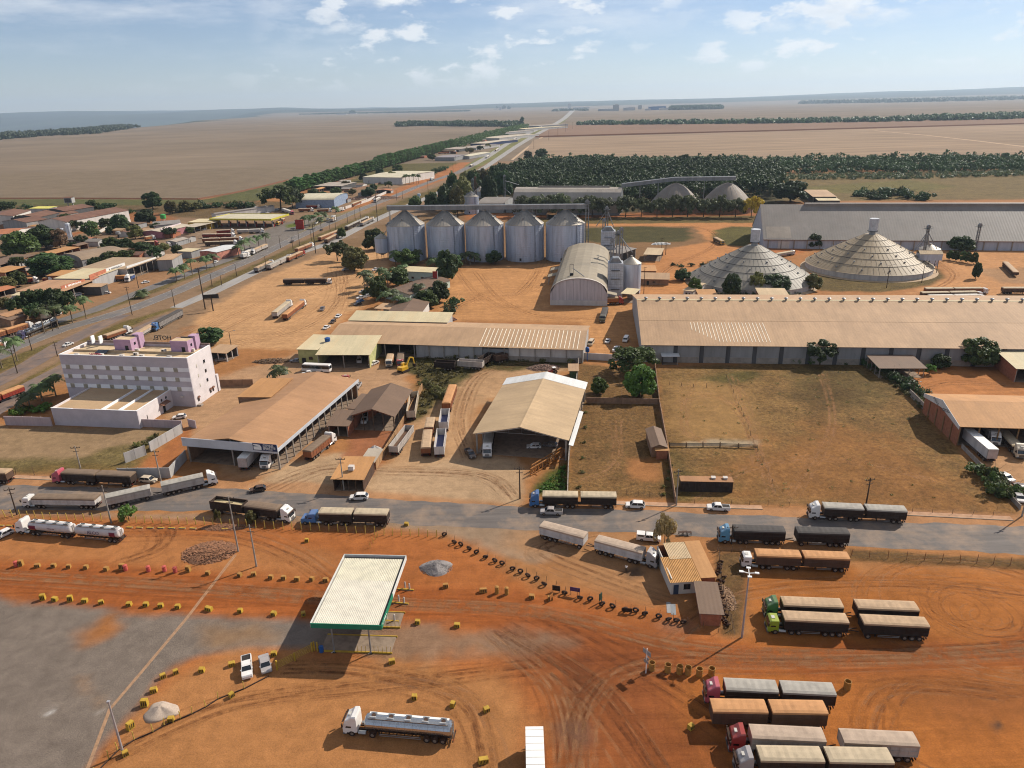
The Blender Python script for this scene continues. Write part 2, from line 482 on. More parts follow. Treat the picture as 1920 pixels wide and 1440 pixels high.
 (C(96,90,84),[(1060,1365),(1090,1362),(1095,1390),(1070,1395)],1.8,0.5,(0,0.8,0)),
 (C(84,72,62),[(1160,1070),(1200,1060),(1205,1080),(1180,1085)],1.2,0.8,(0,0.4,0)),
 (C(70,54,42),[(1830,1100),(1836,1096),(1840,1100),(1838,1106),(1830,1106)],0.7,0.8,(0,0,0)),
 (C(140,135,125),[(1240,1172),(1290,1165),(1300,1180),(1260,1185)],2,0.35,(0,0.5,0)),
]
def ground_patch(x0,x1,y0,y1,st):
 xs = np.arange(x0,x1 + st * 0.5,st); ys = np.arange(y0,y1 + st * 0.5,st)
 X,Y = np.meshgrid(xs,ys)
 nx,ny = len(xs),len(ys)
 base = np.array(C(184,130,86))
 col = np.ones((ny,nx,3)) * base
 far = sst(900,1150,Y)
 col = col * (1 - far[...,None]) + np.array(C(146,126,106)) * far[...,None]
 ext = np.zeros((ny,nx,3))
 n1 = fbm(X / 9,Y / 9,11); n2 = fbm(X / 2.6,Y / 2.6,31)
 for c,px,soft,k,e in ZONES:
  P = wpoly(px)
  bx0 = min(p[0] for p in P) - soft * 3; bx1 = max(p[0] for p in P) + soft * 3
  by0 = min(p[1] for p in P) - soft * 3; by1 = max(p[1] for p in P) + soft * 3
  i0,i1 = np.searchsorted(xs,(bx0,bx1)); j0,j1 = np.searchsorted(ys,(by0,by1))
  if i1 <= i0 or j1 <= j0:
   continue
  sl = (slice(j0,j1),slice(i0,i1))
  d = sdist(X[sl],Y[sl],P)
  s = max(soft,st * 0.7)
  w = sst(-s,s,d + n1[sl] * s * 2.2 + n2[sl] * s * 1.1)[...,None] * k
  col[sl] = col[sl] * (1 - w) + np.array(c) * w
  ext[sl] = ext[sl] * (1 - w) + np.array(e) * w
 idx = np.arange(nx * ny).reshape(ny,nx)
 q = np.stack([idx[:-1,:-1],idx[:-1,1:],idx[1:,1:],idx[1:,:-1]],-1).reshape(-1,4)
 v = np.stack([X,Y,0 * X],-1).reshape(-1,3)
 return v,q,col.reshape(-1,3),ext.reshape(-1,3)
def soil_material():
 m = bpy.data.materials.new('soil'); m.use_nodes = True
 t = m.node_tree; lk = t.links.new; b = t.nodes['Principled BSDF']
 b.inputs['Roughness'].default_value = 0.95; b.inputs['Specular IOR Level'].default_value = 0.1
 a = N(t,'ShaderNodeAttribute',attribute_name='soil'); e = N(t,'ShaderNodeAttribute',attribute_name='cover')
 sp = N(t,'ShaderNodeSeparateColor'); lk(e.outputs['Color'],sp.inputs[0])
 geo = N(t,'ShaderNodeNewGeometry')
 def noise(scale,det,rough,sc=(1,1,1),dist=0.0,rot=0.0):
  mp = N(t,'ShaderNodeMapping'); mp.inputs['Scale'].default_value = sc; mp.inputs['Rotation'].default_value = (0,0,rot)
  lk(geo.outputs['Position'],mp.inputs[0])
  n = N(t,'ShaderNodeTexNoise',i_Scale=scale,i_Detail=det,i_Roughness=rough,i_Distortion=dist)
  lk(mp.outputs[0],n.inputs['Vector']); return n
 def scaled(col,fac_socket,lo,hi,p0=0.3,p1=0.7):
  r = ramp(t,[(p0,g3(lo)),(p1,g3(hi))]); lk(fac_socket,r.inputs[0])
  x = N(t,'ShaderNodeMix',data_type='RGBA',blend_type='MULTIPLY'); x.inputs[0].default_value = 1
  lk(col,x.inputs[6]); lk(r.outputs[0],x.inputs[7]); return x.outputs[2]
 def gated(col0,col1,gate):
  x = N(t,'ShaderNodeMix',data_type='RGBA'); lk(gate,x.inputs[0]); lk(col0,x.inputs[6]); lk(col1,x.inputs[7]); return x.outputs[2]
 hs = N(t,'ShaderNodeHueSaturation',i_Saturation=1.04,i_Value=0.83); lk(a.outputs['Color'],hs.inputs['Color'])
 col = hs.outputs[0]
 big = noise(0.035,5,0.6)
 col = scaled(col,big.outputs['Fac'],0.86,1.12)
 mid = noise(0.35,6,0.7,dist=0.4)
 col = scaled(col,mid.outputs['Fac'],0.78,1.17)
 fine = noise(3.5,4,0.75)
 col = scaled(col,fine.outputs['Fac'],0.76,1.2)
 # wheel ruts: long wandering streaks
 tr = noise(0.45,6,0.62,(0.07,1.3,1),0.8,R(-5))
 tr2 = noise(0.4,4,0.6,(1.2,0.12,1),1.6,R(28))
 c2 = scaled(scaled(col,tr.outputs['Fac'],0.78,1.14,0.32,0.66),tr2.outputs['Fac'],0.92,1.05,0.35,0.62)
 col = gated(col,c2,sp.outputs[2])
 # tufts of dry grass
 tf = noise(0.9,8,0.78,dist=0.5); tf2 = noise(0.12,4,0.6)
 c3 = scaled(scaled(col,tf.outputs['Fac'],0.45,1.32,0.36,0.64),tf2.outputs['Fac'],0.74,1.18)
 gm = N(t,'ShaderNodeMix',data_type='RGBA'); gm.inputs[7].default_value = (*C(86,84,40),1)
 tf3 = noise(0.22,6,0.75); rr = ramp(t,[(0.52,g3(0)),(0.7,g3(0.28))]); lk(tf3.outputs['Fac'],rr.inputs[0])
 lk(rr.outputs[0],gm.inputs[0]); lk(c3,gm.inputs[6])
 col = gated(col,gm.outputs[2],sp.outputs[0])
 # gravel specks
 vo = N(t,'ShaderNodeTexVoronoi',i_Scale=2.2); lk(geo.outputs['Position'],vo.inputs['Vector'])
 gr = noise(7.0,3,0.8)
 c4 = scaled(col,gr.outputs['Fac'],0.7,1.25,0.35,0.65)
 col = gated(col,c4,sp.outputs[1])
 lk(col,b.inputs['Base Color'])
 hb = N(t,'ShaderNodeMath',operation='ADD'); lk(fine.outputs['Fac'],hb.inputs[0])
 tg = N(t,'ShaderNodeMath',operation='MULTIPLY'); lk(tf.outputs['Fac'],tg.inputs[0]); lk(sp.outputs[0],tg.inputs[1])
 t3 = N(t,'ShaderNodeMath',operation='MULTIPLY',i_1=5.0); lk(tg.outputs[0],t3.inputs[0])
 lk(t3.outputs[0],hb.inputs[1])
 trg = N(t,'ShaderNodeMath',operation='MULTIPLY'); lk(tr.outputs['Fac'],trg.inputs[0]); lk(sp.outputs[2],trg.inputs[1])
 tr4 = N(t,'ShaderNodeMath',operation='MULTIPLY_ADD',i_1=2.5); lk(trg.outputs[0],tr4.inputs[0]); lk(hb.outputs[0],tr4.inputs[2])
 bp = N(t,'ShaderNodeBump',i_Strength=0.5,i_Distance=0.09)
 lk(tr4.outputs[0],bp.inputs['Height']); lk(bp.outputs[0],b.inputs['Normal'])
 return m
M_SOIL = soil_material()
def build_ground():
 V_,Q_,C_,E_ = [],[],[],[]
 o = 0
 for a in ((-260,250,46,330,1.0),(-490,480,330,620,2.0),(-900,900,620,1300,5.0)):
  v,q,c,e = ground_patch(*a)
  V_.append(v); Q_.append(q + o); C_.append(c); E_.append(e); o += len(v)
 v = np.concatenate(V_); q = np.concatenate(Q_)
 me = arrmesh('ground',v,q,M_SOIL)
 for nm,arr in (('soil',np.concatenate(C_)),('cover',np.concatenate(E_))):
  at = me.attributes.new(nm,'FLOAT_COLOR','POINT')
  at.data.foreach_set('color',np.concatenate([arr,np.ones((len(arr),1))],1).astype(np.float32).ravel())
 link('ground',me,None,kind='structure')
build_ground()

# open country beyond, with the plateau's edge on the left and low ridges far off
def field_material(name,col,rows=0.0,rot=0.0,spots=0.12):
 m = bpy.data.materials.new(name); m.use_nodes = True
 t = m.node_tree; lk = t.links.new; b = t.nodes['Principled BSDF']
 b.inputs['Roughness'].default_value = 1.0; b.inputs['Specular IOR Level'].default_value = 0.05
 geo = N(t,'ShaderNodeNewGeometry')
 mp = N(t,'ShaderNodeMapping'); mp.inputs['Scale'].default_value = (0.12,1,1); mp.inputs['Rotation'].default_value = (0,0,rot)
 lk(geo.outputs['Position'],mp.inputs[0])
 n = N(t,'ShaderNodeTexNoise',i_Scale=0.03,i_Detail=8.0,i_Roughness=0.6); lk(mp.outputs[0],n.inputs['Vector'])
 n2 = N(t,'ShaderNodeTexNoise',i_Scale=0.0022 if 'wood' not in name else 0.0008,i_Detail=5.0,i_Roughness=0.6); lk(geo.outputs['Position'],n2.inputs['Vector'])
 r1 = ramp(t,[(0.3,tuple(c * (1 - rows) for c in col)),(0.7,tuple(c * (1 + rows) for c in col))]); lk(n.outputs['Fac'],r1.inputs[0])
 r2 = ramp(t,[(0.3,g3(1 - spots)),(0.7,g3(1 + spots))]); lk(n2.outputs['Fac'],r2.inputs[0])
 x = N(t,'ShaderNodeMix',data_type='RGBA',blend_type='MULTIPLY'); x.inputs[0].default_value = 1
 lk(r1.outputs[0],x.inputs[6]); lk(r2.outputs[0],x.inputs[7]); lk(x.outputs[2],b.inputs['Base Color'])
 return m
M_FIELD = field_material('harvested_field',C(134,117,98),0.1,R(-15),0.2)
M_FIELD2 = field_material('stubble_field',C(158,134,110),0.26,R(3),0.08)
M_FIELD3 = field_material('ploughed_field',C(142,114,94),0.08,R(3),0.08)
M_WOODLAND = field_material('far_woodland',C(62,68,50),0.3,0,0.6)
def build_terrain():
 def axis(v):
  return np.array(sorted(set([-k for k in v] + v)),float)
 xs = axis([0,150,300,600,900,1200,1600,2000,2400,2800,3200,3600,4000,4500,5000,6000,7000,8000] + list(range(8600,22000,600)) + [23000,26000,30000,34000])
 ys = np.array([-3000,-1000,0,400,800,1200,1600,2000,2400,2800,3200,3600,4000,4500,5000,5600,6300,7000,8000,9000,10000,11500] + list(range(13000,26000,800)) + [26500,28000,30000,32000],float)
 X,Y = np.meshgrid(xs,ys)
 edge = -1600 - 0.21 * Y - 150 * np.sin(Y / 1300.0)
 drop = -330 * sst(0,1800,edge - X) * sst(-2000,1500,Y)
 # far ridges close the view
 tt = X / np.maximum(Y,1.0)
 T = np.interp(tt,[-2,-.62,-.4,-.24,-.1,0,.3,.7,2],[205,205,190,105,95,118,150,250,250]) + np.where(tt < -.15,210,70) * fbm(X / 3600 + 7,Y / 5000,61,5) + 40 * fbm(X / 1500 + 7,Y / 3000,64,4)
 k = sst(13000,25000,Y)
 vm = sst(600,2600,edge - X) * sst(2500,6000,Y)
 Z = (drop + vm * 330 * fbm(X / 2400 + 3,Y / 3000,91,4)) * (1 - k) + T * k - 0.35
 idx = np.arange(X.size).reshape(X.shape)
 q = np.stack([idx[:-1,:-1],idx[:-1,1:],idx[1:,1:],idx[1:,:-1]],-1).reshape(-1,4)
 me = arrmesh('terrain',np.stack([X,Y,Z],-1).reshape(-1,3),q,M_FIELD,True)
 o = link('terrain',me,None,kind='structure')
 me.materials.append(M_WOODLAND)
 cx = X[:-1,:-1].ravel(); cy = Y[:-1,:-1].ravel(); ce = edge[:-1,:-1].ravel()
 mi = ((cx < ce - 300) | (cy > 16500)).astype(np.int32)
 me.polygons.foreach_set('material_index',mi)
build_terrain()
def sheet(name,px,mat_,z,kind='structure',parent=None):
 P = [g(x,y,z) for x,y in px]
 return part(name,mat_,lambda m: m.poly(P),parent,kind=kind)
sheet('field',[(975,300),(1000,262),(1025,258),(1400,247),(1920,233),(2300,222),(2300,300),(1920,296),(1400,300)],M_FIELD2,0.05)
sheet('field',[(1004,257),(1040,236),(1100,234),(1500,231),(1920,220),(2300,210),(2300,219),(1920,230.5),(1400,245),(1024,256.5)],M_FIELD3,0.06)
M_BANK = mat('red_bank',C(120,78,56),1.0)
def bank(name,px,w,h):
 def f(m):
  for (a,b) in zip(px[:-1],px[1:]):
   p = Vector(g(*a)); q = Vector(g(*b)); d = (q - p).normalized(); n = Vector((-d.y,d.x,0))
   m.loft([[tuple(c - n * w),tuple(c + Vector((0,0,h))),tuple(c + n * w)] for c in (p,q)])
 return part(name,M_BANK,f,kind='structure')
bank('field_bank',[(1004,257.3),(1200,252),(1440,246.3),(1700,239),(1920,232.5),(2100,227)],5,3.5)
bank('field_bank',[(-300,373),(120,372.5),(300,373.5),(370,374),(430,364),(480,353),(540,338)],2.5,1.3)
M_PATH = mat('pale_track',C(196,164,130),1.0)
def ribbon(name,px,w,mat_,z,parent=None,kind='structure',world=False):
 """a strip of width w metres (number or list) along pixels on the ground"""
 P = [Vector((p[0],p[1],z)) if world else Vector(g(*p,0)) for p in px]
 ws = w if isinstance(w,(list,tuple)) else [w] * len(P)
 def f(m):
  Ls = []
  for i,p in enumerate(P):
   d = (P[min(i + 1,len(P) - 1)] - P[max(i - 1,0)]).normalized(); n = Vector((-d.y,d.x,0))
   Ls.append((p + n * ws[i] / 2,p - n * ws[i] / 2))
  n0 = m.pts([(q.x,q.y,z) for ab in Ls for q in ab])
  for i in range(len(P) - 1):
   m.f.append((n0 + 2 * i,n0 + 2 * i + 1,n0 + 2 * i + 3,n0 + 2 * i + 2))
 return part(name,mat_,f,parent,kind=kind if parent is None else None)
ribbon('farm_track',[(1640,245),(1740,254),(1830,264),(1930,276)],9,M_PATH,0.10)
ribbon('farm_track',[(1000,281),(1200,277),(1400,270),(1560,264)],3.5,M_PATH,0.10)
ribbon('farm_track',[(480,236),(600,237),(745,238)],14,M_PATH,0.12)

# roads
def asphalt(name,col,dust,amt,ax=1.0):
 m = bpy.data.materials.new(name); m.use_nodes = True
 t = m.node_tree; lk = t.links.new; b = t.nodes['Principled BSDF']
 b.inputs['Roughness'].default_value = 0.85; b.inputs['Specular IOR Level'].default_value = 0.35
 geo = N(t,'ShaderNodeNewGeometry')
 mp = N(t,'ShaderNodeMapping'); mp.inputs['Scale'].default_value = (0.1,1.3,1) if ax else (1,0.06,1); mp.inputs['Rotation'].default_value = (0,0,R(6) if ax else R(8))
 lk(geo.outputs['Position'],mp.inputs[0])
 n = N(t,'ShaderNodeTexNoise',i_Scale=0.6,i_Detail=6.0,i_Roughness=0.65); lk(mp.outputs[0],n.inputs['Vector'])
 n2 = N(t,'ShaderNodeTexNoise',i_Scale=0.12,i_Detail=7.0,i_Roughness=0.7); lk(geo.outputs['Position'],n2.inputs['Vector'])
 n3 = N(t,'ShaderNodeTexNoise',i_Scale=6.0,i_Detail=3.0); lk(geo.outputs['Position'],n3.inputs['Vector'])
 r1 = ramp(t,[(0.3,tuple(c * 0.78 for c in col)),(0.7,tuple(c * 1.2 for c in col))]); lk(n.outputs['Fac'],r1.inputs[0])
 x = N(t,'ShaderNodeMix',data_type='RGBA'); x.inputs[7].default_value = (*dust,1)
 r2 = ramp(t,[(0.45,g3(0)),(0.75,g3(amt))]); lk(n2.outputs['Fac'],r2.inputs[0])
 lk(r2.outputs[0],x.inputs[0]); lk(r1.outputs[0],x.inputs[6])
 y = N(t,'ShaderNodeMix',data_type='RGBA',blend_type='MULTIPLY'); y.inputs[0].default_value = 1
 r3 = ramp(t,[(0.3,g3(0.88)),(0.7,g3(1.1))]); lk(n3.outputs['Fac'],r3.inputs[0])
 lk(x.outputs[2],y.inputs[6]); lk(r3.outputs[0],y.inputs[7]); lk(y.outputs[2],b.inputs['Base Color'])
 return m
M_STREET = asphalt('street_asphalt',C(112,103,97),C(180,148,118),0.8)
M_HWY = asphalt('highway_asphalt',C(116,110,106),C(165,140,115),0.45,0)
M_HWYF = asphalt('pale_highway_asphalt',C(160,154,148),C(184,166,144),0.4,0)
M_HWY2 = asphalt('worn_highway_asphalt',C(118,102,94),C(180,138,100),0.6,0)
M_LINE = mat('road_paint',C(205,200,190),0.7,var=0.3)
M_KERB = mat('kerb_concrete',C(176,160,140),0.9)
def edge_strip(name,up,lo,mat_,z):
 """road sheet between an upper and a lower edge with slightly ragged borders"""
 def dens(px):
  out = []
  for (a,b) in zip(px[:-1],px[1:]):
   A = g(*a); B = g(*b)
   k = max(1,int(math.dist(A,B) / 3))
   for i in range(k):
    f = i / k
    out.append((A[0] + (B[0] - A[0]) * f + random.uniform(-.3,.3),A[1] + (B[1] - A[1]) * f + random.uniform(-.45,.45),z))
  out.append((*g(*px[-1])[:2],z))
  return out
 P = dens(up) + dens(lo)[::-1]
 return part(name,mat_,lambda m: m.poly(P),kind='structure')
STREET = edge_strip('street',[(-120,903),(0,909),(150,913),(420,915),(560,925),(700,934),(960,950),(1200,957),(1440,967),(1700,979),(1920,988),(2050,994)],
   [(-120,950),(0,955),(150,958),(420,958),(560,967),(700,980),(960,993),(1200,1000),(1440,1012),(1590,1023),(1920,1040),(2050,1047)],M_STREET,0.012)
HWY = ribbon('highway',[(-60,690),(0,668),(25,652),(75,633),(120,616),(187,597),(250,578),(325,549),(400,516),(475,485),(527,459),(600,425),(677,392),(730,372),(780,351),(817,337),(855,325),(886,310)],
  [8,8,8,8,8,9,9.5,9.5,9.5,9.5,9.5,9.5,9.5,9.5,9.5,10,11,12],M_HWY,0.03)
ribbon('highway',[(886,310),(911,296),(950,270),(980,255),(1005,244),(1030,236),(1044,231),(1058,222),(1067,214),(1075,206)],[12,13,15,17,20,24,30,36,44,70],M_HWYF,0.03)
HWY2 = ribbon('highway',[(-60,742),(0,713),(62,680),(112,648),(150,629),(187,611),(235,590)],[9,9,9,9,8.5,8,6],M_HWY2,0.022)
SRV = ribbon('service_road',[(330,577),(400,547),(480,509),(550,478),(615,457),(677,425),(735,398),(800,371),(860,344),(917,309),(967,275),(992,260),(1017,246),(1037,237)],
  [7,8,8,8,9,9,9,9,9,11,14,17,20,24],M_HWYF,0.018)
FRT = ribbon('frontage_road',[(-60,652),(40,622),(110,602),(175,582),(250,552),(300,533),(375,505),(430,486)],[7,7,7,8,8,8,8,8],M_HWY,0.015)
M_VERGE = field_material('verge_grass',C(126,122,78),0.2,0,0.2)
ribbon('verge',[(886,312),(930,287),(965,264),(1000,249),(1034,236.5),(1052,228),(1067,214)],[28,40,44,50,44,40,44],M_VERGE,0.010)
ribbon('shoulder',[(960,300),(985,280),(1008,263),(1030,248),(1050,238)],[5,6,7,8,8],M_PATH,0.014)
ribbon('hotel_street',[(-60,800),(0,762),(60,722),(120,690),(180,655),(240,625),(320,590)],[9,9,9,8,7,6,6],M_HWY2,0.014)
M_TRENCH = mat('pale_trench_soil',C(176,138,106),1.0,var=.2,scale=1.5)
for o_ in (0,3.2):
 ribbon('cable_trench',[(440 + o_,1040),(347 + o_,1161),(262 + o_,1262),(204 + o_,1330),(160 + o_,1448)],.28,M_TRENCH,0.006)
# wheel tracks pressed into the soil: thin broken strips in pairs
def track_mat(name,col,k):
 m = bpy.data.materials.new(name); m.use_nodes = True
 t = m.node_tree; lk = t.links.new; b = t.nodes['Principled BSDF']
 b.inputs['Base Color'].default_value = (*col,1); b.inputs['Roughness'].default_value = 1; b.inputs['Specular IOR Level'].default_value = .05
 geo = N(t,'ShaderNodeNewGeometry'); n = N(t,'ShaderNodeTexNoise',i_Scale=.35,i_Detail=5.0,i_Roughness=.7); lk(geo.outputs['Position'],n.inputs['Vector'])
 r = ramp(t,[(.38,g3(0)),(.62,g3(k))]); lk(n.outputs['Fac'],r.inputs[0])
 tr = N(t,'ShaderNodeBsdfTransparent'); mx_ = N(t,'ShaderNodeMixShader'); lk(r.outputs[0],mx_.inputs[0]); lk(tr.outputs[0],mx_.inputs[1]); lk(b.outputs[0],mx_.inputs[2])
 lk(mx_.outputs[0],t.nodes['Material Output'].inputs[0])
 return m
def smooth(P,n=10):
 out = []
 for i in range(len(P) - 1):
  p0,p1,p2,p3 = P[max(i - 1,0)],P[i],P[i + 1],P[min(i + 2,len(P) - 1)]
  for k in range(n):
   t = k / n
   out.append(.5 * ((2 * p1) + (p2 - p0) * t + (2 * p0 - 5 * p1 + 4 * p2 - p3) * t * t + (3 * p1 - p0 - 3 * p2 + p3) * t ** 3))
 return out + [P[-1]]
def tracks():
 rd = random.Random(4); dark,pale = MB(),MB()
 def lay(P,m,w=.32,gauge=.95,z=.004):
  for s in (-1,1):
   L_ = []
   for i,p in enumerate(P):
    d = (P[min(i + 1,len(P) - 1)] - P[max(i - 1,0)]).normalized(); n = Vector((-d.y,d.x,0)); c = p + n * s * gauge
    L_ += [(c + n * w / 2)[:2] + (z,),(c - n * w / 2)[:2] + (z,)]
   q = m.pts(L_)
   for i in range(len(P) - 1):
    m.f.append((q + 2 * i,q + 2 * i + 1,q + 2 * i + 3,q + 2 * i + 2))
 c = Vector(g(1838,1150))
 for i in range(26):
  r = rd.uniform(3,23); a0 = rd.uniform(0,6.28); ex = rd.uniform(1.2,4.5); o = Vector((rd.gauss(0,1.6),rd.gauss(0,1.2),0)); sq = rd.uniform(.75,1.0)
  lay([c + o + Vector((r * math.cos(a0 + ex * k / 24),sq * r * math.sin(a0 + ex * k / 24),0)) for k in range(25)],rd.choice((dark,dark,pale)),rd.uniform(.2,.45),rd.uniform(.8,1.05),.004 + i * .0003)
 SP = [([(-40,1080),(300,1100),(700,1130),(1000,1150),(1300,1220),(1650,1232),(1960,1215)],12,16),([(1960,1225),(1500,1245),(1200,1250),(1090,1320),(1060,1470)],8,26),([(940,1185),(1040,1290),(1075,1470)],9,30),([(960,1190),(1130,1300),(1260,1470)],9,34),([(1000,1150),(1250,1290),(1500,1470)],5,30),
   ([(1960,1120),(1700,1090),(1400,1110),(1250,1200)],6,18),([(230,1055),(290,1030),(310,1000),(280,985)],6,14),([(640,1100),(560,1040),(430,1000),(200,1000)],6,16),([(560,1250),(700,1260),(880,1310),(930,1440)],6,30),([(200,1420),(420,1320),(700,1280),(1000,1250)],5,26),([(1900,1300),(1700,1290),(1650,1400),(1760,1470)],6,24),
   ([(350,640),(450,590),(560,550),(690,500)],10,22),([(420,650),(560,610),(640,560),(640,500)],9,24),([(840,590),(900,560),(980,550),(1020,500)],9,18),([(880,510),(930,560),(1020,595),(1190,590)],9,16),([(500,920),(600,880),(700,880),(900,890),(960,930)],7,12),([(880,860),(860,780),(900,700),(1000,680)],6,10),
   ([(1700,740),(1780,715),(1900,720)],7,10),([(1220,540),(1260,500),(1340,460),(1310,428),(1120,424)],6,5),([(1520,562),(1700,556),(1790,520),(1760,490)],6,6),([(1100,1000),(1000,1030),(1100,1080),(1250,1130)],6,16)]
 for px,n,sp in SP:
  for i in range(n):
   dx,dy = rd.gauss(0,sp * .8),rd.gauss(0,sp * .3)
   lay(smooth([Vector(g(x + dx + rd.gauss(0,sp * .25),y + dy + rd.gauss(0,sp * .12))) for x,y in px]),rd.choice((dark,dark,pale)),rd.uniform(.3,.75),.95,.004 + (i % 12) * .0004)
 FP = [[(1372,705),(1392,770),(1425,850),(1450,930)],[(1265,760),(1330,740),(1400,790),(1420,870)],[(1300,940),(1400,880),(1560,860),(1750,900)],[(1290,715),(1280,800),(1330,830)],[(1085,900),(1150,870),(1160,790)],[(1480,940),(1560,800),(1540,700)]]
 for px in FP:
  for k in range(3):
   lay(smooth([Vector(g(x + rd.gauss(0,6),y + rd.gauss(0,3))) for x,y in px]),pale,.6,.8,.006 + k * .0005)
 for nm,m,mt in (('wheel_tracks',dark,track_mat('pressed_soil',C(116,70,46),.22)),('dusty_tracks',pale,track_mat('dusty_soil',C(198,146,104),.24))):
  link(nm,m.mesh(nm),mt,kind='structure')
tracks()
# centre dashes and edge lines
def dashes(road,px,n_skip,z,wid=0.15,ln=3.0,gap=9.0,off=0.0,solid=False):
 P = [Vector(g(*p)) for p in px]
 def f(m):
  for a,b in zip(P[:-1],P[1:]):
   d = b - a; Ln = d.length; d.normalize(); n = Vector((-d.y,d.x,0))
   s = 0.0
   while s < Ln:
    e = min(s + (Ln if solid else ln),Ln)
    p = a + d * s + n * off; q = a + d * e + n * off
    m.poly([(p + n * wid / 2)[:2] + (z,),(q + n * wid / 2)[:2] + (z,),(q - n * wid / 2)[:2] + (z,),(p - n * wid / 2)[:2] + (z,)])
    s = e + (0.01 if solid else gap)
 return part('road_marking',M_LINE,f,road)
hp = [(25,652),(75,633),(120,616),(187,597),(250,578),(325,549),(400,516),(475,485),(527,459),(600,425),(677,392),(730,372),(780,351)]
dashes(HWY,hp,0,0.036)
dashes(HWY,hp,0,0.036,0.14,off=4.2,solid=True)
dashes(HWY,hp,0,0.036,0.14,off=-4.2,solid=True)
# kerb and narrow pavement on the far side of the street
M_PAVE = mat('dusty_paving',C(196,152,118),0.95)
def kerbed(px,w,name='pavement',h=0.13):
 P = [Vector(g(*p)) for p in px]
 pv = part(name,M_PAVE,lambda m: [m.loft([[tuple(c),tuple(c + n * w),tuple(c + n * w + Vector((0,0,h))),tuple(c + Vector((0,0,h)))] for c in (a,b)])
    for a,b in zip(P[:-1],P[1:]) for n in [Vector((-(b - a).normalized().y,(b - a).normalized().x,0))]],kind='structure')
 part('kerb',M_KERB,lambda m: [m.loft([[tuple(c - n * .14),tuple(c - n * .004),tuple(c - n * .004 + Vector((0,0,h + .01))),tuple(c - n * .14 + Vector((0,0,h + .01)))] for c in (a,b)])
    for a,b in zip(P[:-1],P[1:]) for n in [Vector((-(b - a).normalized().y,(b - a).normalized().x,0))]],pv)
kerbed([(1155,946),(1260,950),(1430,955)],1.6)
kerbed([(1600,962),(1700,966),(1900,976)],1.6)
kerbed([(0,896),(100,900),(230,903)],1.6)

# building kit
def roofmat(name,col,axis=0,period=1.0,rib=0.06,rust=None,rustamt=0.0,rough=0.75,metal=0.0,panels=0.0):
 """sheet roofing: fine ribs across `axis`, stains down the slope, faint panel joints"""
 if name in MATS:
  return MATS[name]
 m = bpy.data.materials.new(name); m.use_nodes = True
 t = m.node_tree; lk = t.links.new; b = t.nodes['Principled BSDF']
 b.inputs['Roughness'].default_value = rough; b.inputs['Metallic'].default_value = metal; b.inputs['Specular IOR Level'].default_value = 0.3
 tcn = N(t,'ShaderNodeTexCoord')
 oi = N(t,'ShaderNodeObjectInfo')
 def noise(scale,det,sc,ro=0.65):
  mp = N(t,'ShaderNodeMapping'); mp.inputs['Scale'].default_value = sc
  ad = N(t,'ShaderNodeVectorMath',operation='ADD'); lk(tcn.outputs['Object'],ad.inputs[0]); lk(oi.outputs['Location'],ad.inputs[1])
  lk(ad.outputs[0],mp.inputs[0])
  n = N(t,'ShaderNodeTexNoise',i_Scale=scale,i_Detail=det,i_Roughness=ro); lk(mp.outputs[0],n.inputs['Vector']); return n
 s1 = (1.0,0.07,1.0) if axis == 0 else (0.07,1.0,1.0)
 a = noise(0.5,6,s1); c = noise(0.06,4,(1,1,1)); f = noise(1.5,6,(1,1,1))
 r1 = ramp(t,[(0.3,tuple(x * 0.86 for x in col)),(0.7,tuple(min(1,x * 1.08) for x in col))]); lk(a.outputs['Fac'],r1.inputs[0])
 out = r1.outputs[0]
 for n,lo,hi in ((c,0.86,1.1),(f,0.92,1.06)):
  r = ramp(t,[(0.3,g3(lo)),(0.7,g3(hi))]); lk(n.outputs['Fac'],r.inputs[0])
  x = N(t,'ShaderNodeMix',data_type='RGBA',blend_type='MULTIPLY'); x.inputs[0].default_value = 1
  lk(out,x.inputs[6]); lk(r.outputs[0],x.inputs[7]); out = x.outputs[2]
 if rustamt:
  n = noise(0.25,7,s1,0.75)
  r = ramp(t,[(0.48,g3(0)),(0.7,g3(rustamt))]); lk(n.outputs['Fac'],r.inputs[0])
  x = N(t,'ShaderNodeMix',data_type='RGBA'); x.inputs[7].default_value = (*rust,1)
  lk(r.outputs[0],x.inputs[0]); lk(out,x.inputs[6]); out = x.outputs[2]
 sp = N(t,'ShaderNodeSeparateXYZ'); lk(tcn.outputs['Object'],sp.inputs[0])
 w = N(t,'ShaderNodeMath',operation='MULTIPLY',i_1=2 * math.pi / period); lk(sp.outputs[axis],w.inputs[0])
 sn = N(t,'ShaderNodeMath',operation='SINE'); lk(w.outputs[0],sn.inputs[0])
 bp = N(t,'ShaderNodeBump',i_Strength=rib,i_Distance=0.12 * period); lk(sn.outputs[0],bp.inputs['Height']); lk(bp.outputs[0],b.inputs['Normal'])
 lk(out,b.inputs['Base Color'])
 MATS[name] = m
 return m
TAN = roofmat('dusty_tan_roofing',C(194,157,120),0,1.1)
TANy = roofmat('dusty_tan_roofing_lengthways',C(196,154,114),1,1.1)
CREAM = roofmat('cream_sheet_roofing',C(222,204,164),0,0.9,rust=C(196,150,96),rustamt=0.35)
CREAMy = roofmat('cream_sheet_roofing_lengthways',C(196,166,128),1,0.9)
ORANGE = roofmat('orange_dust_roofing',C(200,146,92),0,1.0)
ORANGEy = roofmat('orange_dust_roofing_lengthways',C(186,140,100),1,1.0)
BROWN = roofmat('old_brown_roofing',C(124,98,78),1,0.9,rust=C(90,72,60),rustamt=0.6)
BROWN0 = roofmat('old_brown_tiles',C(132,106,86),0,0.8,rust=C(98,80,66),rustamt=0.6)
RUST = roofmat('rust_red_roofing',C(122,86,68),1,1.2,rust=C(150,112,84),rustamt=0.6)
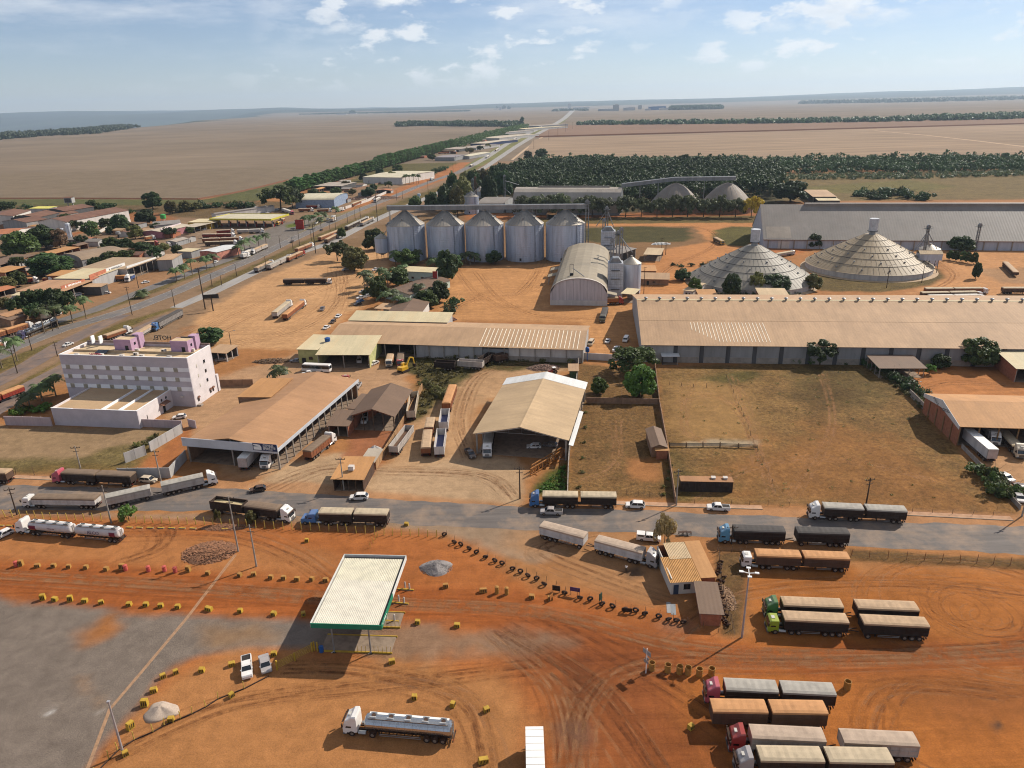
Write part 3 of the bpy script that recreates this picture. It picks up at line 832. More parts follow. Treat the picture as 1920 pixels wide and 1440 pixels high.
GREYR = roofmat('grey_weathered_roofing',C(150,140,130),0,1.6,rust=C(126,112,100),rustamt=0.5,rough=0.6)
OCHRE = roofmat('weathered_barrel_roofing',C(168,154,132),1,1.2,rust=C(120,112,100),rustamt=0.7)
WHITER = roofmat('white_sheet_roofing',C(214,212,208,.85),0,0.8)
TOWNR = roofmat('town_pale_roofing',C(180,166,150),0,0.9,rust=C(160,130,104),rustamt=.5)
TILE = roofmat('clay_tile_roofing',C(192,122,82),0,0.4,rust=C(140,90,64),rustamt=0.5)
ALU = mat('galvanised_sheet',C(190,197,210,.85),0.45,0.35,var=0.2,scale=0.35,streak=True)
ALU_D = mat('dull_galvanised_sheet',C(150,152,154),0.5,0.5,var=0.2,scale=0.4,streak=True)
WHITE = mat('white_wall_paint',C(222,216,208),0.85,var=0.12,scale=0.4,dust=C(180,130,96),dustamt=0.25,streak=True)
PALE = mat('pale_grey_block_wall',C(186,182,178),0.9,var=0.15,scale=0.4,streak=True)
GREYW = mat('grey_sheet_wall',C(160,158,156),0.8,var=0.15,scale=0.4,streak=True)
DARKW = mat('dark_grey_sheet_wall',C(92,90,90),0.85,var=0.2,streak=True)
BRICK = mat('raw_brick_wall',C(176,112,82),0.95,var=0.2,scale=1.2,bump=0.3)
PLASTER = mat('brown_plaster_wall',C(158,124,98),0.95,var=0.2)
CONC = mat('weathered_concrete',C(168,158,146),0.92,var=0.2,dust=C(180,130,96),dustamt=0.2)
STEEL = mat('grey_painted_steel',C(150,148,144),0.6,0.2,var=0.15)
DSTEEL = mat('dark_steel',C(58,56,54),0.7,0.2,var=0.2)
WOODP = mat('weathered_wood',C(112,86,62),0.95,var=0.25,scale=2.0)
GLASS = mat('dark_window_glass',C(34,38,44),0.15,0.0,var=0.2,spec=0.6)
YEL = mat('yellow_paint',C(194,160,52),0.75,var=0.2,scale=1.2,dust=C(180,120,70),dustamt=0.3)
YELD = mat('dusty_yellow_paint',C(182,138,66),0.85,var=0.2,scale=1.5,dust=C(176,116,70),dustamt=0.6)
GREEN = mat('green_sign_paint',C(30,132,100),0.55,var=0.1)
PINKW = mat('pink_wall_paint',C(196,160,184),0.85,var=0.1)
BLUEP = mat('blue_paint',C(40,92,158),0.6,var=0.12)
REDP = mat('red_paint',C(170,48,40),0.65,var=0.15)
NAVY = mat('navy_sign_board',C(40,52,92),0.5,var=0.08)
FLOORC = mat('stained_concrete_floor',C(150,128,108),0.9,var=0.25)
LETW = mat('white_lettering',C(228,226,220,.95),0.6,var=0.05)
LETB = mat('black_lettering',C(34,34,36),0.6,var=0.05)
LETP = mat('red_pink_lettering',C(186,70,90),0.6,var=0.05)
LETG = mat('grey_lettering',C(96,96,98),0.6,var=0.05)

class Fr:
 """rectangle A-B front edge, C on the back edge: three pixels seen at height z"""
 def __init__(s,A,B,Cc,z=0.0):
  a,b,c = (Vector(g(*p,z)).xy for p in (A,B,Cc))
  d = b - a
  s.L = d.length; s.ux = d / s.L; s.uy = Vector((-s.ux.y,s.ux.x))
  s.W = (c - b).dot(s.uy); s.o = a; s.rz = math.atan2(s.ux.y,s.ux.x)
 def thing(s,name,label,cat,group=None):
  return thing(name,label,cat,(s.o.x,s.o.y,0),s.rz,group)
def roof_profile(W,zE,rise,kind,n=10):
 if kind == 'gable':
  return [(0,zE),(W / 2,zE + rise),(W,zE)]
 if kind == 'mono':
  return [(0,zE),(W,zE + rise)]
 if kind == 'arch':
  return [(W / 2 - W / 2 * math.cos(math.pi * i / n),zE + rise * math.sin(math.pi * i / n) ** 0.9) for i in range(n + 1)]
 return [(0,zE),(W,zE)]
def roof_slab(m,prof,x0,x1,axis,th,over):
 """slab following prof (across) from x0 to x1 (along)"""
 p = list(prof)
 def ext(a,b,d):
  k = d / (math.dist(a,b) + 1e-9); return (a[0] + (a[0] - b[0]) * k,a[1] + (a[1] - b[1]) * k)
 q = [ext(p[0],p[1],over)] + p[1:-1] + [ext(p[-1],p[-2],over)]
 up = [(a,z + th) for a,z in q]
 ring = q + up[::-1]
 f = (lambda x,a,z: (x,a,z)) if axis == 'x' else (lambda x,a,z: (a,x,z))
 k = len(q)
 n = m.pts([f(x0,*r) for r in ring] + [f(x1,*r) for r in ring])
 K = len(ring)
 for i in range(K):
  j = (i + 1) % K
  m.f.append((n + i,n + j,n + K + j,n + K + i))
 for i in range(k - 1):      # end caps as quads
  for o in (0,K):
   m.f.append((n + o + i,n + o + i + 1,n + o + K - 2 - i,n + o + K - 1 - i))
def prof_z(prof,a):
 for (a0,z0),(a1,z1) in zip(prof[:-1],prof[1:]):
  if a0 - 1e-6 <= a <= a1 + 1e-6:
   return z0 + (z1 - z0) * (a - a0) / (a1 - a0 + 1e-9)
 return prof[-1][1]
def shed(name,label,cat,A,B,Cc,zE,rise=2.0,ridge='x',kind='gable',roof=None,wall=None,open='',over=0.6,th=0.12,
   col=None,ncol=0,colw=0.3,group=None,endover=0.5,base=0.0,W=None,floor=True,doors=(),fr=None,wallh=None):
 """a roofed hall; open lists the sides (f, r, b, l) carried by columns instead of a wall"""
 fr = fr or Fr(A,B,Cc,zE)
 if W:
  fr.W = W
 t = fr.thing(name,label,cat,group)
 L_,W_ = fr.L,fr.W
 wall = wall or PALE
 across = W_ if ridge == 'x' else L_
 along = L_ if ridge == 'x' else W_
 prof = roof_profile(across,zE,rise,kind)
 part('roof',roof or TAN,lambda m: roof_slab(m,prof,-endover,along + endover,ridge,th,over),t)
 sides = {'f': ((0,0),(L_,0)),'r': ((L_,0),(L_,W_)),'b': ((L_,W_),(0,W_)),'l': ((0,W_),(0,0))}
 tw = 0.18
 for s,(p,q) in sides.items():
  gable_end = (s in 'rl') if ridge == 'x' else (s in 'fb')
  d = Vector((q[0] - p[0],q[1] - p[1])); ln = d.length; d /= ln; nn = Vector((-d.y,d.x))
  def zt(u):
   if gable_end:
    a = (p[1] + d.y * u) if ridge == 'x' else (p[0] + d.x * u)
   else:
    a = (p[1] if ridge == 'x' else p[0])
   return prof_z(prof,a)
  if s in open:
   k = (ncol.get(s,6) if isinstance(ncol,dict) else ncol) or max(2,int(ln / 6) + 1)
   for i in range(k):
    u = colw + (ln - 2 * colw) * i / (k - 1)
    x = p[0] + d.x * u + nn.x * (colw * 0.6); y = p[1] + d.y * u + nn.y * (colw * 0.6)
    z1 = zt(u) - 0.02
    part('column',col or CONC,lambda m: m.box(-colw / 2,colw / 2,-colw / 2,colw / 2,base,z1),t,loc=(x,y,0))
   if gable_end and kind != 'mono' and rise > 1:
    zb = zE
    us = [0,ln / 2,ln] if kind == 'gable' else [ln * i / 10 for i in range(11)]
    top = [(p[0] + d.x * u + nn.x * .05,p[1] + d.y * u + nn.y * .05,zt(u) - .02) for u in us]
    bot = [(p[0] + d.x * u + nn.x * .05,p[1] + d.y * u + nn.y * .05,zt(u) - .45) for u in us[::-1]]
    part('gable_trim',wall,lambda m: m.extr(top + bot,(nn.x * .08,nn.y * .08,0)),t)
  else:
   us = [0,ln]
   if gable_end:
    us = [0,ln / 2,ln] if kind == 'gable' else ([ln * i / 10 for i in range(11)] if kind == 'arch' else [0,ln])
   wh = wallh
   poly = [(p[0],p[1],base),(q[0],q[1],base)] + [(p[0] + d.x * u,p[1] + d.y * u,(min(zt(u),wh) if wh else zt(u)) - 0.01) for u in us[::-1]]
   # inset end so that corners butt
   part('wall',wall,lambda m: m.extr([(x + nn.x * .01,y + nn.y * .01,z) for x,y,z in poly],(nn.x * tw,nn.y * tw,0)),t)
 if floor and open:
  part('floor_slab',FLOORC,lambda m: m.box(0.2,L_ - 0.2,0.2,W_ - 0.2,0.0,0.06),t)
 for s,u,w,h,dm in doors:
  p,q = sides[s]; d = Vector((q[0] - p[0],q[1] - p[1])); d.normalize(); nn = Vector((d.y,-d.x))
  z0,z1 = h
  pl = [(p[0] + d.x * (u + a) + nn.x * .03,p[1] + d.y * (u + a) + nn.y * .03,z) for a,z in ((0,z0),(w,z0),(w,z1),(0,z1))]
  part('door' if z0 < 0.3 else 'window',dm,lambda m: m.extr(pl,(-nn.x * .06,-nn.y * .06,0)),t)
 return t,fr
def text(s,size,mat_,parent,loc,rot,extrude=0.03,name='lettering',align='CENTER',bold=0.0):
 cu = bpy.data.curves.new(name,'FONT')
 cu.body = s; cu.size = size; cu.extrude = extrude; cu.align_x = align; cu.align_y = 'CENTER'; cu.offset = bold
 cu.resolution_u = 2
 o = bpy.data.objects.new(name,cu)
 COL.objects.link(o)
 dg = bpy.context.evaluated_depsgraph_get()
 me = bpy.data.meshes.new_from_object(o.evaluated_get(dg))
 COL.objects.unlink(o); bpy.data.objects.remove(o)
 me.materials.clear()
 me.materials.append(mat_)
 q = bpy.data.objects.new(name,me)
 COL.objects.link(q)
 q.parent = parent; q.location = loc; q.rotation_euler = rot
 return q

def marks(w,h,mat_,parent,loc,rot,rows=1,seed=1):
 """print too small to read in the photograph: rows of short strokes"""
 rd = random.Random(seed)
 def f(m):
  for r_ in range(rows):
   y1 = h / 2 - h * r_ / rows; y0 = y1 - h / rows * .68; x = -w / 2; e = w / 2 * rd.uniform(.5,1)
   while x < e:
    k = h / rows * rd.uniform(.25,.6)
    m.box(x,x + k,y0 + (y1 - y0) * rd.choice((0,0,.2)),y1 - (y1 - y0) * rd.choice((0,0,.25)),0,.012); x += k * 1.35 + (k if rd.random() < .15 else 0)
 o = part('lettering',mat_,f,parent,loc=loc,kind='stuff'); o.rotation_euler = rot
 return o

# weighbridge canopy
def build_canopy():
 fr = Fr((582,1168),(714,1172),(768,1042),7.0)
 L_,W_ = fr.L,fr.W
 t = fr.thing('weighbridge_canopy','flat cream ribbed canopy with green fascia on steel posts over the weighbridge','canopy')
 mR = mat('cream_canopy_sheet',C(224,216,198,.8),0.7,var=0.1,scale=0.5)
 mR2 = mat('yellowed_canopy_sheet',C(222,214,190,.8),0.75,var=0.12,scale=0.5)
 n = 36
 def ribs(m,y0,y1):
  w = (L_ - 0.4) / n
  prof = []
  for i in range(n):
   x = 0.2 + i * w
   prof += [(x,6.6),(x + w * .34,6.6),(x + w * .46,6.69),(x + w * .9,6.69)]
  prof.append((L_ - 0.2,6.6))
  k = len(prof); b = m.pts([(x,y0,z) for x,z in prof] + [(x,y1,z) for x,z in prof])
  for i in range(k - 1):
   m.f.append((b + i,b + i + 1,b + k + i + 1,b + k + i))
 part('roof_sheeting',mR,lambda m: ribs(m,0.2,W_ * .62),t)
 part('roof_sheeting',mR2,lambda m: ribs(m,W_ * .62 + .01,W_ - 0.8),t)
 part('ceiling',mat('canopy_soffit',C(200,196,186),0.8),lambda m: m.box(0.2,L_ - .2,.2,W_ - .2,6.1,6.18),t)
 part('gutter',DSTEEL,lambda m: m.box(.2,L_ - .2,W_ - .8,W_ - .25,6.3,6.5),t)
 part('gutter',DSTEEL,lambda m: m.box(L_ - .42,L_ - .2,.2,W_ - .85,6.62,6.72),t)
 part('fascia',GREEN,lambda m: m.box(0,L_,-.12,.02,6.0,7.0),t)['label'] = 'green front fascia'
 wf = mat('white_fascia_paint',C(226,224,216),0.7,var=0.1)
 part('fascia',GREEN,lambda m: m.box(L_ - .02,L_ + .1,0.03,W_ * .42,6.0,7.0),t)
 part('fascia',wf,lambda m: m.box(L_ - .02,L_ + .1,W_ * .42 + .01,W_ - .02,6.0,7.0),t)
 part('fascia',wf,lambda m: m.box(-.1,.02,0.03,W_ - .02,6.0,7.0),t)
 part('fascia',wf,lambda m: m.box(-.1,L_ + .1,W_ - .01,W_ + .1,6.0,7.0),t)
 marks(3.4,.55,LETW,t,(L_ + .11,W_ * .12,6.5),(R(90),0,R(90)))
 cy = [0.9,W_ * .5,W_ - 1.2]
 for x in (3.2,L_ - 2.6):
  for y in cy:
   c = part('column',STEEL,lambda m: m.cyl((0,0,0),(0,0,6.05),.14,n=10),t,key='cancol',loc=(x,y,0),smooth=False)
   part('base_plate',DSTEEL,lambda m: m.box(-.3,.3,-.3,.3,0,.06),c,key='canbase')
   part('drain_pipe',WHITE,lambda m: m.cyl((0,0,.3),(-.5,-.25,.05),.07,n=6),c,key='candrain')
 return fr
CAN = build_canopy()
def build_weighbridge():
 u = CAN
 def P(x,y,z=0):
  v = u.o + u.ux * x + u.uy * y; return (v.x,v.y,z)
 for k,y in enumerate((.9,7.6)):
  t = thing('weighbridge',['near yellow-edged weighbridge deck under the canopy','rear yellow-edged weighbridge deck under the canopy'][k],'weighbridge',P(0,y),u.rz,'weighbridge decks')
  part('deck',mat('worn_deck_concrete',C(150,130,110),0.9,var=.25),lambda m: m.box(.6,13.4,.25,4.2,0.03,.2),t,key='wbdeck')
  for yy in (0,4.25):
   part('kerb',YEL,lambda m: m.box(.6,13.6,yy,yy + .2,0,.3),t,key=('wbk',yy))
  for i in range(9):
   part('post',YEL,lambda m: m.cyl((0,0,.3),(0,0,1.5),.045,n=6),t,key='wbp',loc=(7.4 + .75 * i,.1 + random.uniform(-.02,.02),0))
 t = thing('gate','yellow tubular steel gate standing open left of the canopy','gate',(*g(520,1256)[:2],0),0)
 a = Vector(g(520,1256)); b = Vector(g(586,1222)); d = b - a
 for f_ in (0,.5,1):
  part('post',YEL,lambda m: m.box(-.13,.13,-.13,.13,0,2.0 if f_ != .5 else 1.7),t,loc=d * f_)
 for i in range(6):
  z = .35 + i * .26
  part('rail',YEL,lambda m: m.bar((0,0,z),(d.x,d.y,z),.06),t)
 for i,x in enumerate((590,596)):
  q = thing('post',['left','right'][i] + ' of two yellow posts beside the open gate','post',g(x,1220 + i),0,'gate posts by the canopy')
  part('shaft',YEL,lambda m: m.box(-.12,.12,-.1,.1,0,1.9),q,key='gp')
  part('cap',YEL,lambda m: m.box(-.15,.15,-.13,.13,1.9,1.97),q,key='gpc')
 q = thing('drum','blue plastic drum in the shade of the canopy','drum',g(603,1222),0)
 part('body',BLUEP,lambda m: m.loft([[(r * math.cos(a_),r * math.sin(a_),z) for a_ in [2 * math.pi * i / 12 for i in range(12)]] for r,z in ((.4,0),(.42,.1),(.4,.5),(.43,.55),(.4,.6),(.42,1.1),(.38,1.2))]),q)
 part('lid',BLUEP,lambda m: m.cyl((0,0,1.2),(0,0,1.24),.3,n=12),q)
 rows = [((760,1103),(768,1106)),((748,1128),(758,1132)),((725,1162),(740,1165))]
 for i,(p1,p2) in enumerate(rows):
  for j,p in enumerate((p1,p2)):
   q = thing('bollard',['rear','middle','front'][i] + ' pair of white bollards right of the canopy, ' + ['inner','outer'][j] + ' one','bollard',g(*p),0,'white bollards beside the canopy')
   part('shaft',WHITE,lambda m: m.cyl((0,0,0),(0,0,1.5),.16,n=8),q,key='bo')
   part('cap',WHITE,lambda m: m.cyl((0,0,1.5),(0,0,1.58),.16,.06,n=8),q,key='boc')
  a = Vector(g(p1[0] - 14,p1[1] + 2)); b = Vector(g(p2[0] + 8,p2[1] + 1))
  q = thing('low_kerb',['rear','middle','front'][i] + ' low yellow kerb at the foot of the bollards','kerb',a,math.atan2((b - a).y,(b - a).x),'yellow kerbs at bollards')
  part('beam',YEL,lambda m: m.box(0,(b - a).length,-.15,.15,0,.25),q)
  part('foot',CONC,lambda m: m.box(.1,(b - a).length - .1,-.2,.2,0,.08),q)
build_weighbridge()

# great warehouse with turbine vents
def big_warehouse():
 fr = Fr((1205,645),(1960,653),(1960,640),7.0)
 fr.W = 74; fr.L = 170
 t,fr = shed('warehouse','very long tan roofed warehouse with ridge vents behind the grass field','warehouse',None,None,None,7.0,7.2,'x',
     roof=TAN,wall=PALE,open='',over=1.0,fr=fr)
 for k in range(9):          # lower and upper rows of sheets read as a lap line
  pass
 part('lap_joint',TAN,lambda m: m.extr([(-.5,18.4,10.70),(-.5,18.7,10.79),(-.5,18.7,10.82),(-.5,18.35,10.74)],(171,0,0)),t)
 for i in range(16):
  x = 12 + i * 9.4
  part('pilaster',DARKW,lambda m: m.box(-.75,.75,-.12,-.012,0,6.6),t,key='whpil',loc=(x,0,0))
  part('wall_panel',GREYW,lambda m: m.box(.9,8.5,-.08,-.012,2.3,6.3),t,key='whpan',loc=(x,0,0))
  part('plinth',CONC,lambda m: m.box(.9,8.5,-.14,-.012,0,2.2),t,key='whpl',loc=(x,0,0))
 ry,rz_ = fr.W / 2,14.35
 part('ridge_cap',CREAM,lambda m: m.extr([(-.5,ry - .8,rz_ - .12),(-.5,ry,rz_ + .05),(-.5,ry + .8,rz_ - .12)],(171,0,0)),t)
 for i in range(30):
  x = 3.2 + i * 5.55
  v = part('vent',ALU_D,lambda m: m.cyl((0,0,0),(0,0,.55),.35,n=8),t,key='whv',loc=(x,ry - .5,rz_ - .2))
  part('turbine',ALU_D,lambda m: m.loft([[(r * math.cos(a),r * math.sin(a),z) for a in [2 * math.pi * j / 10 for j in range(10)]] for r,z in ((.4,.55),(.75,.8),(.75,1.1),(.3,1.35))]),v,key='whvt')
 mS = mat('pale_skylight_strip',C(240,226,202,.95),0.5)
 sl = 7.2 / 37
 for i in range(22):
  x = 19 + i * 1.28
  y0 = 2 + max(0,9 - i * 1.3); y1 = 17
  part('skylight',mS,lambda m: m.extr([(-.1,y0,7 + y0 * sl + .14),(.1,y0,7 + y0 * sl + .14),(.1,y0,7 + y0 * sl + .19),(-.1,y0,7 + y0 * sl + .19)],(0,y1 - y0,(y1 - y0) * sl)),t,loc=(x,0,0))
 return fr
WH = big_warehouse()
# middle long shed with pale skylights
def mid_shed():
 fr = Fr((612,640),(1093,655),(1093,605),5.5)
 fr.W = 30
 t,fr = shed('long_shed','long low tan shed with striped skylights left of the warehouse','shed',None,None,None,5.5,2.6,'x',roof=TAN,wall=PALE,open='f',ncol=18,fr=fr,over=.8)
 Ls = fr.L
 part('wall_panel',PALE,lambda m: m.box(Ls * .36,Ls * .62,.6,.75,0,5.3),t)
 part('wall_panel',GREYW,lambda m: m.box(Ls * .62 + .1,Ls * .72,.8,.95,0,4.4),t)
 part('wall_panel',WHITE,lambda m: m.box(Ls * .72 + .1,Ls * .995,.6,.75,0,5.0),t)
 part('low_wall',CONC,lambda m: m.box(Ls * .6,Ls,.3,.55,0,1.8),t)
 sl = 2.6 / 15
 mS = mat('pale_skylight_strip',C(240,226,202,.95),0.5)
 for i in range(24):
  x = Ls * .61 + i * (Ls * .385 / 24)
  part('skylight',mS,lambda m: m.extr([(-.12,0,5.5 + .14),(.12,0,5.5 + .14),(.12,0,5.5 + .2),(-.12,0,5.5 + .2)],(0,14.4,14.4 * sl)),t,key='msky',loc=(x,0,0))
 return fr
mid_shed()
shed('rear_shed','narrow cream roof rising behind the long low shed','shed',(655,600),(838,604),(845,592),7.0,1.2,'x','mono',roof=CREAM,wall=PALE)
# cream roofed workshop left of it
def workshop():
 t,fr = shed('workshop','cream roofed workshop open to the yard where a bus is parked','workshop',(594,665),(692,665),(703,637),5.2,1.6,'x','mono',roof=CREAM,wall=mat('faded_lime_wall',C(196,192,130),.9,var=.2),open='f',ncol=3,over=.5)
 t,fr = shed('workshop_office','small cream roofed annex with lime green wall at the workshop corner','annex',(558,655),(594,656),(612,632),5.6,0.8,'x','mono',roof=CREAM,wall=mat('faded_lime_wall',C(176,178,92),.9,var=.3),over=.3,
   doors=(('f',1.2,1.6,(0.05,2.3),DSTEEL),('f',4.0,1.6,(1.6,2.8),GLASS)))
 v = Vector(g(614,637,7.0))
 q = thing('water_tank','small blue water tank on the cream workshop roof','tank',(v.x,v.y,6.4),0)
 part('body',BLUEP,lambda m: m.cyl((0,0,0),(0,0,1.3),1.0,1.1,n=12),q); part('lid',BLUEP,lambda m: m.cyl((0,0,1.3),(0,0,1.6),1.1,.4,n=12),q)
workshop()

# hotel
def hotel():
 H_ = 16.8
 fr = Fr((110,665),(350,672),(390,648),H_)
 fr.W = 14.0
 t = fr.thing('hotel','four storey white and mauve hotel with pink roof towers','hotel')
 L_,W_ = fr.L,fr.W
 wall = mat('hotel_mauve_plaster',C(206,196,200),0.9,var=0.08,scale=0.3)
 band = mat('hotel_white_plaster',C(232,230,230,.92),0.9,var=0.06,scale=0.3)
 sidem = mat('hotel_side_plaster',C(232,222,220),0.9,var=0.08,scale=0.3)
 roofm = mat('hotel_roof_screed',C(214,186,148),0.9,var=0.15,scale=0.4)
 part('wall',wall,lambda m: m.box(0,L_,0,.3,0,H_),t)
 part('wall',wall,lambda m: m.box(0,L_,W_ - .3,W_,0,H_),t)
 part('wall',sidem,lambda m: m.box(L_ - .3,L_ + .02,.31,W_ - .31,0,H_),t)
 part('wall',sidem,lambda m: m.box(-.02,.3,.31,W_ - .31,0,H_),t)
 rf = part('roof',roofm,lambda m: m.box(.3,L_ - .3,.3,W_ - .3,H_ - 1.2,H_ - .9),t)
 part('roof_wall',roofm,lambda m: m.box(.5,L_ - .5,W_ * .45,W_ * .45 + .3,H_ - .9,H_ - .2),rf)
 fl = [5.6,8.9,12.2]
 nwin = 9
 frm = mat('window_frame_cream',C(206,198,176),0.7)
 for k,z in enumerate(fl):
  part('band',band,lambda m: m.box(.02,L_ - .02,-.05,-.002,z - .1,z + 1.25),t)
  part('band',band,lambda m: m.box(.02,L_ - .02,W_ + .002,W_ + .05,z - .1,z + 1.25),t)
  for i in range(nwin):
   x = 1.6 + i * (L_ - 7) / (nwin - 1)
   w = part('window',frm,lambda m: m.box(0,1.5,-.1,-.054,0,1.35),t,key='hwin',loc=(x,0,z - .1))
   part('pane',mat('shuttered_pane',C(176,168,150),0.4,var=.2),lambda m: [m.box(.08,.72,-.125,-.103,.08,1.25),m.box(.78,1.42,-.125,-.103,.08,1.25)],w,key='hpane')
   part('sill',CONC,lambda m: m.box(-.1,1.6,-.22,-.102,-.12,-.02),w,key='hsill')
  for j,(y,ww,hh) in enumerate(((4.2,.35,.9),(8.4,1.0,1.0))):
   w = part('window',GLASS if j else frm,lambda m: m.box(.0,.06,0,ww,0,hh),t,key=('hsw',j),loc=(L_ + .022,y,z + .1))
   part('sill',CONC,lambda m: m.box(0,.15,-.05,ww + .05,-.1,-.02),w,key=('hss',j))
  for i in range(4):
   part('ac_unit',WHITE,lambda m: m.box(0,.8,-.55,-.06,0,.55),t,key='hac',loc=(L_ * .6 + i * 4.6,0,fl[0] - 2.3)) if k == 0 else None
 # round-headed ground floor openings on the side
 dm = mat('brown_awning',C(142,100,80),.9)
 for y in (2.2,9.6,11.2):
  part('window',GLASS,lambda m: m.extr([(0,-.5,1.2),(0,.5,1.2),(0,.5,2.3),(0,.25,2.75),(0,-.25,2.75),(0,-.5,2.3)],(.05,0,0)),t,key='harch',loc=(L_ + .022,y,0))
  part('hood',dm,lambda m: m.extr([(0,-.7,2.4),(0,.7,2.4),(0,.4,3.0),(0,-.4,3.0)],(.35,0,0)),t,key='hhood',loc=(L_ + .075,y,0))
 part('step',CONC,lambda m: m.box(L_ + .03,L_ + 1.6,.5,1.8,0,.5),t)
 part('wall',sidem,lambda m: m.box(L_ - .5,L_ + .3,W_ + .06,W_ + 1.2,0,6.0),t)
 # parapet tops
 part('parapet',band,lambda m: m.box(-.05,L_ + .05,-.06,.34,H_ + .002,H_ + .14),t)
 part('parapet',band,lambda m: m.box(-.05,.36,.36,W_ - .36,H_ + .002,H_ + .14),t)
 part('parapet',band,lambda m: m.box(L_ - .36,L_ + .05,.36,W_ - .36,H_ + .002,H_ + .14),t)
 part('parapet',mat('brown_parapet',C(150,128,118),.9),lambda m: m.box(-.05,L_ + .05,W_ - .34,W_ + .06,H_ + .002,H_ + .6),t)
 # two pink stair towers
 for k,x in enumerate((L_ * .33,L_ * .78)):
  tw = part('stair_tower',PINKW,lambda m: m.box(0,6.2,0,4.0,-.9,3.2),t,key='hst',loc=(x,W_ - 6.6,H_))
  part('tower_head',PINKW,lambda m: m.box(4.2,6.7,4.0,6.6,-.9,3.9),tw,key='hsh')
  part('tower_slab',roofm,lambda m: m.box(.25,5.95,.25,3.6,3.2,3.26),tw,key='hsr')
  part('tower_recess',DARKW,lambda m: m.box(1.8,5.2,3.65,3.97,3.21,3.6),tw,key='hsr2')
  for (y0,zz) in ((1.6,1.0),):
   part('window',GLASS,lambda m: m.box(6.203,6.25,y0,y0 + .9,zz,zz + .9),tw,key='hsw1')
  part('door',DSTEEL,lambda m: m.box(3.9,5.1,-.05,-.003,-.7,1.2),tw,key='hsd')
 # roof clutter: water boxes and AC condensers
 for k,(x,y) in enumerate(((4.2,1.6),(13,1.8),(20.5,1.7),(27.5,1.9),(37.5,1.5),(22,7.6),(31.5,7.8),(41,9.2),(24,3.9))):
  b = part('condenser',WHITE,lambda m: m.box(0,1.5,0,.8,0,.9),t,key='hcond',loc=(x,y,H_ - .9))
  part('grille',DSTEEL,lambda m: m.cyl((.55,-.02,.45),(.55,-.045,.45),.32,n=10),b,key='hgrl')
 part('solar_panel',GLASS,lambda m: m.extr([(0,0,0),(4,0,0),(4,2,.5),(0,2,.5)],(0,0,.08)),t,loc=(10,4.0,H_ - .5))
 # letters: the rear sign is seen from behind, the front one stands on the roof edge
 text('HOTEL',2.2,LETB,t,(L_ * .62,W_ + .15,H_ + 2.0),(R(90),0,R(180)),.05,'sign_letters',bold=.02)
 for i in range(3):
  part('sign_post',DSTEEL,lambda m: m.cyl((0,0,0),(0,0,1.2),.05,n=6),t,key='hsp',loc=(L_ * .57 + i * 2.2,W_ - .1,H_))
 text('HOTEL',1.4,LETP,t,(L_ * .28,.9,H_ + .05),(R(90),0,0),.05,'sign_letters',bold=.03)
 for i in range(2):
  part('wing_wall',band,lambda m: m.box(-.2,.2,0,1.6,0,2.6),t,key='hww',loc=(3 + i * 3.0,W_ - 1.9,H_))
 # annex
 fa = Fr((95,765),(256,771),(298,744),5.8)
 fa.W = 20
 a = fa.thing('hotel_annex','low white annex with flat dusty roof in front of the hotel','annex')
 AL,AW = fa.L,fa.W
 part('wall',wall,lambda m: m.box(0,AL,0,.3,0,5.8),a)
 part('wall',sidem,lambda m: m.box(AL - .3,AL + .02,.31,AW - .01,0,5.8),a)
 part('wall',sidem,lambda m: m.box(-.02,.3,.31,AW - .01,0,5.8),a)
 part('wall',sidem,lambda m: m.box(.31,AL - .31,AW - .3,AW - .02,0,5.6),a)
 part('roof',roofmat('annex_roofing',C(206,172,132),1,1.0,rust=C(150,110,80),rustamt=.5),lambda m: m.extr([(.3,.3,5.0),(.3,AW - .3,5.4),(.3,AW - .3,5.5),(.3,.3,5.1)],(AL - .6,0,0)),a)
 for x in (AL * .58,AL * .78):
  part('roof_wall',band,lambda m: m.box(x,x + .3,.31,AW - .31,4.9,5.95),a)
 part('parapet',band,lambda m: m.box(-.05,AL * .25,-.05,.34,5.802,5.9),a)
 part('parapet',band,lambda m: m.box(AL * .52,AL + .05,-.05,.34,5.802,5.9),a)
 part('parapet',band,lambda m: m.box(AL - .36,AL + .06,.35,AW - .02,5.802,5.92),a)
 part('awning',dm,lambda m: m.extr([(AL + .03,AW * .55,3.4),(AL + 1.4,AW * .55,2.9),(AL + 1.4,AW * .55,3.0),(AL + .03,AW * .55,3.6)],(0,4,0)),a)
 for y in (AW * .6,AW * .72):
  part('window',GLASS,lambda m: m.box(AL + .022,AL + .07,y,y + .8,3.9,4.7),a)
 part('door',DSTEEL,lambda m: m.box(AL + .022,AL + .07,AW * .62,AW * .62 + 1.2,0,2.3),a)
 part('window',GLASS,lambda m: m.box(AL + .022,AL + .07,4,4.3,1.2,2.8),a)
hotel()
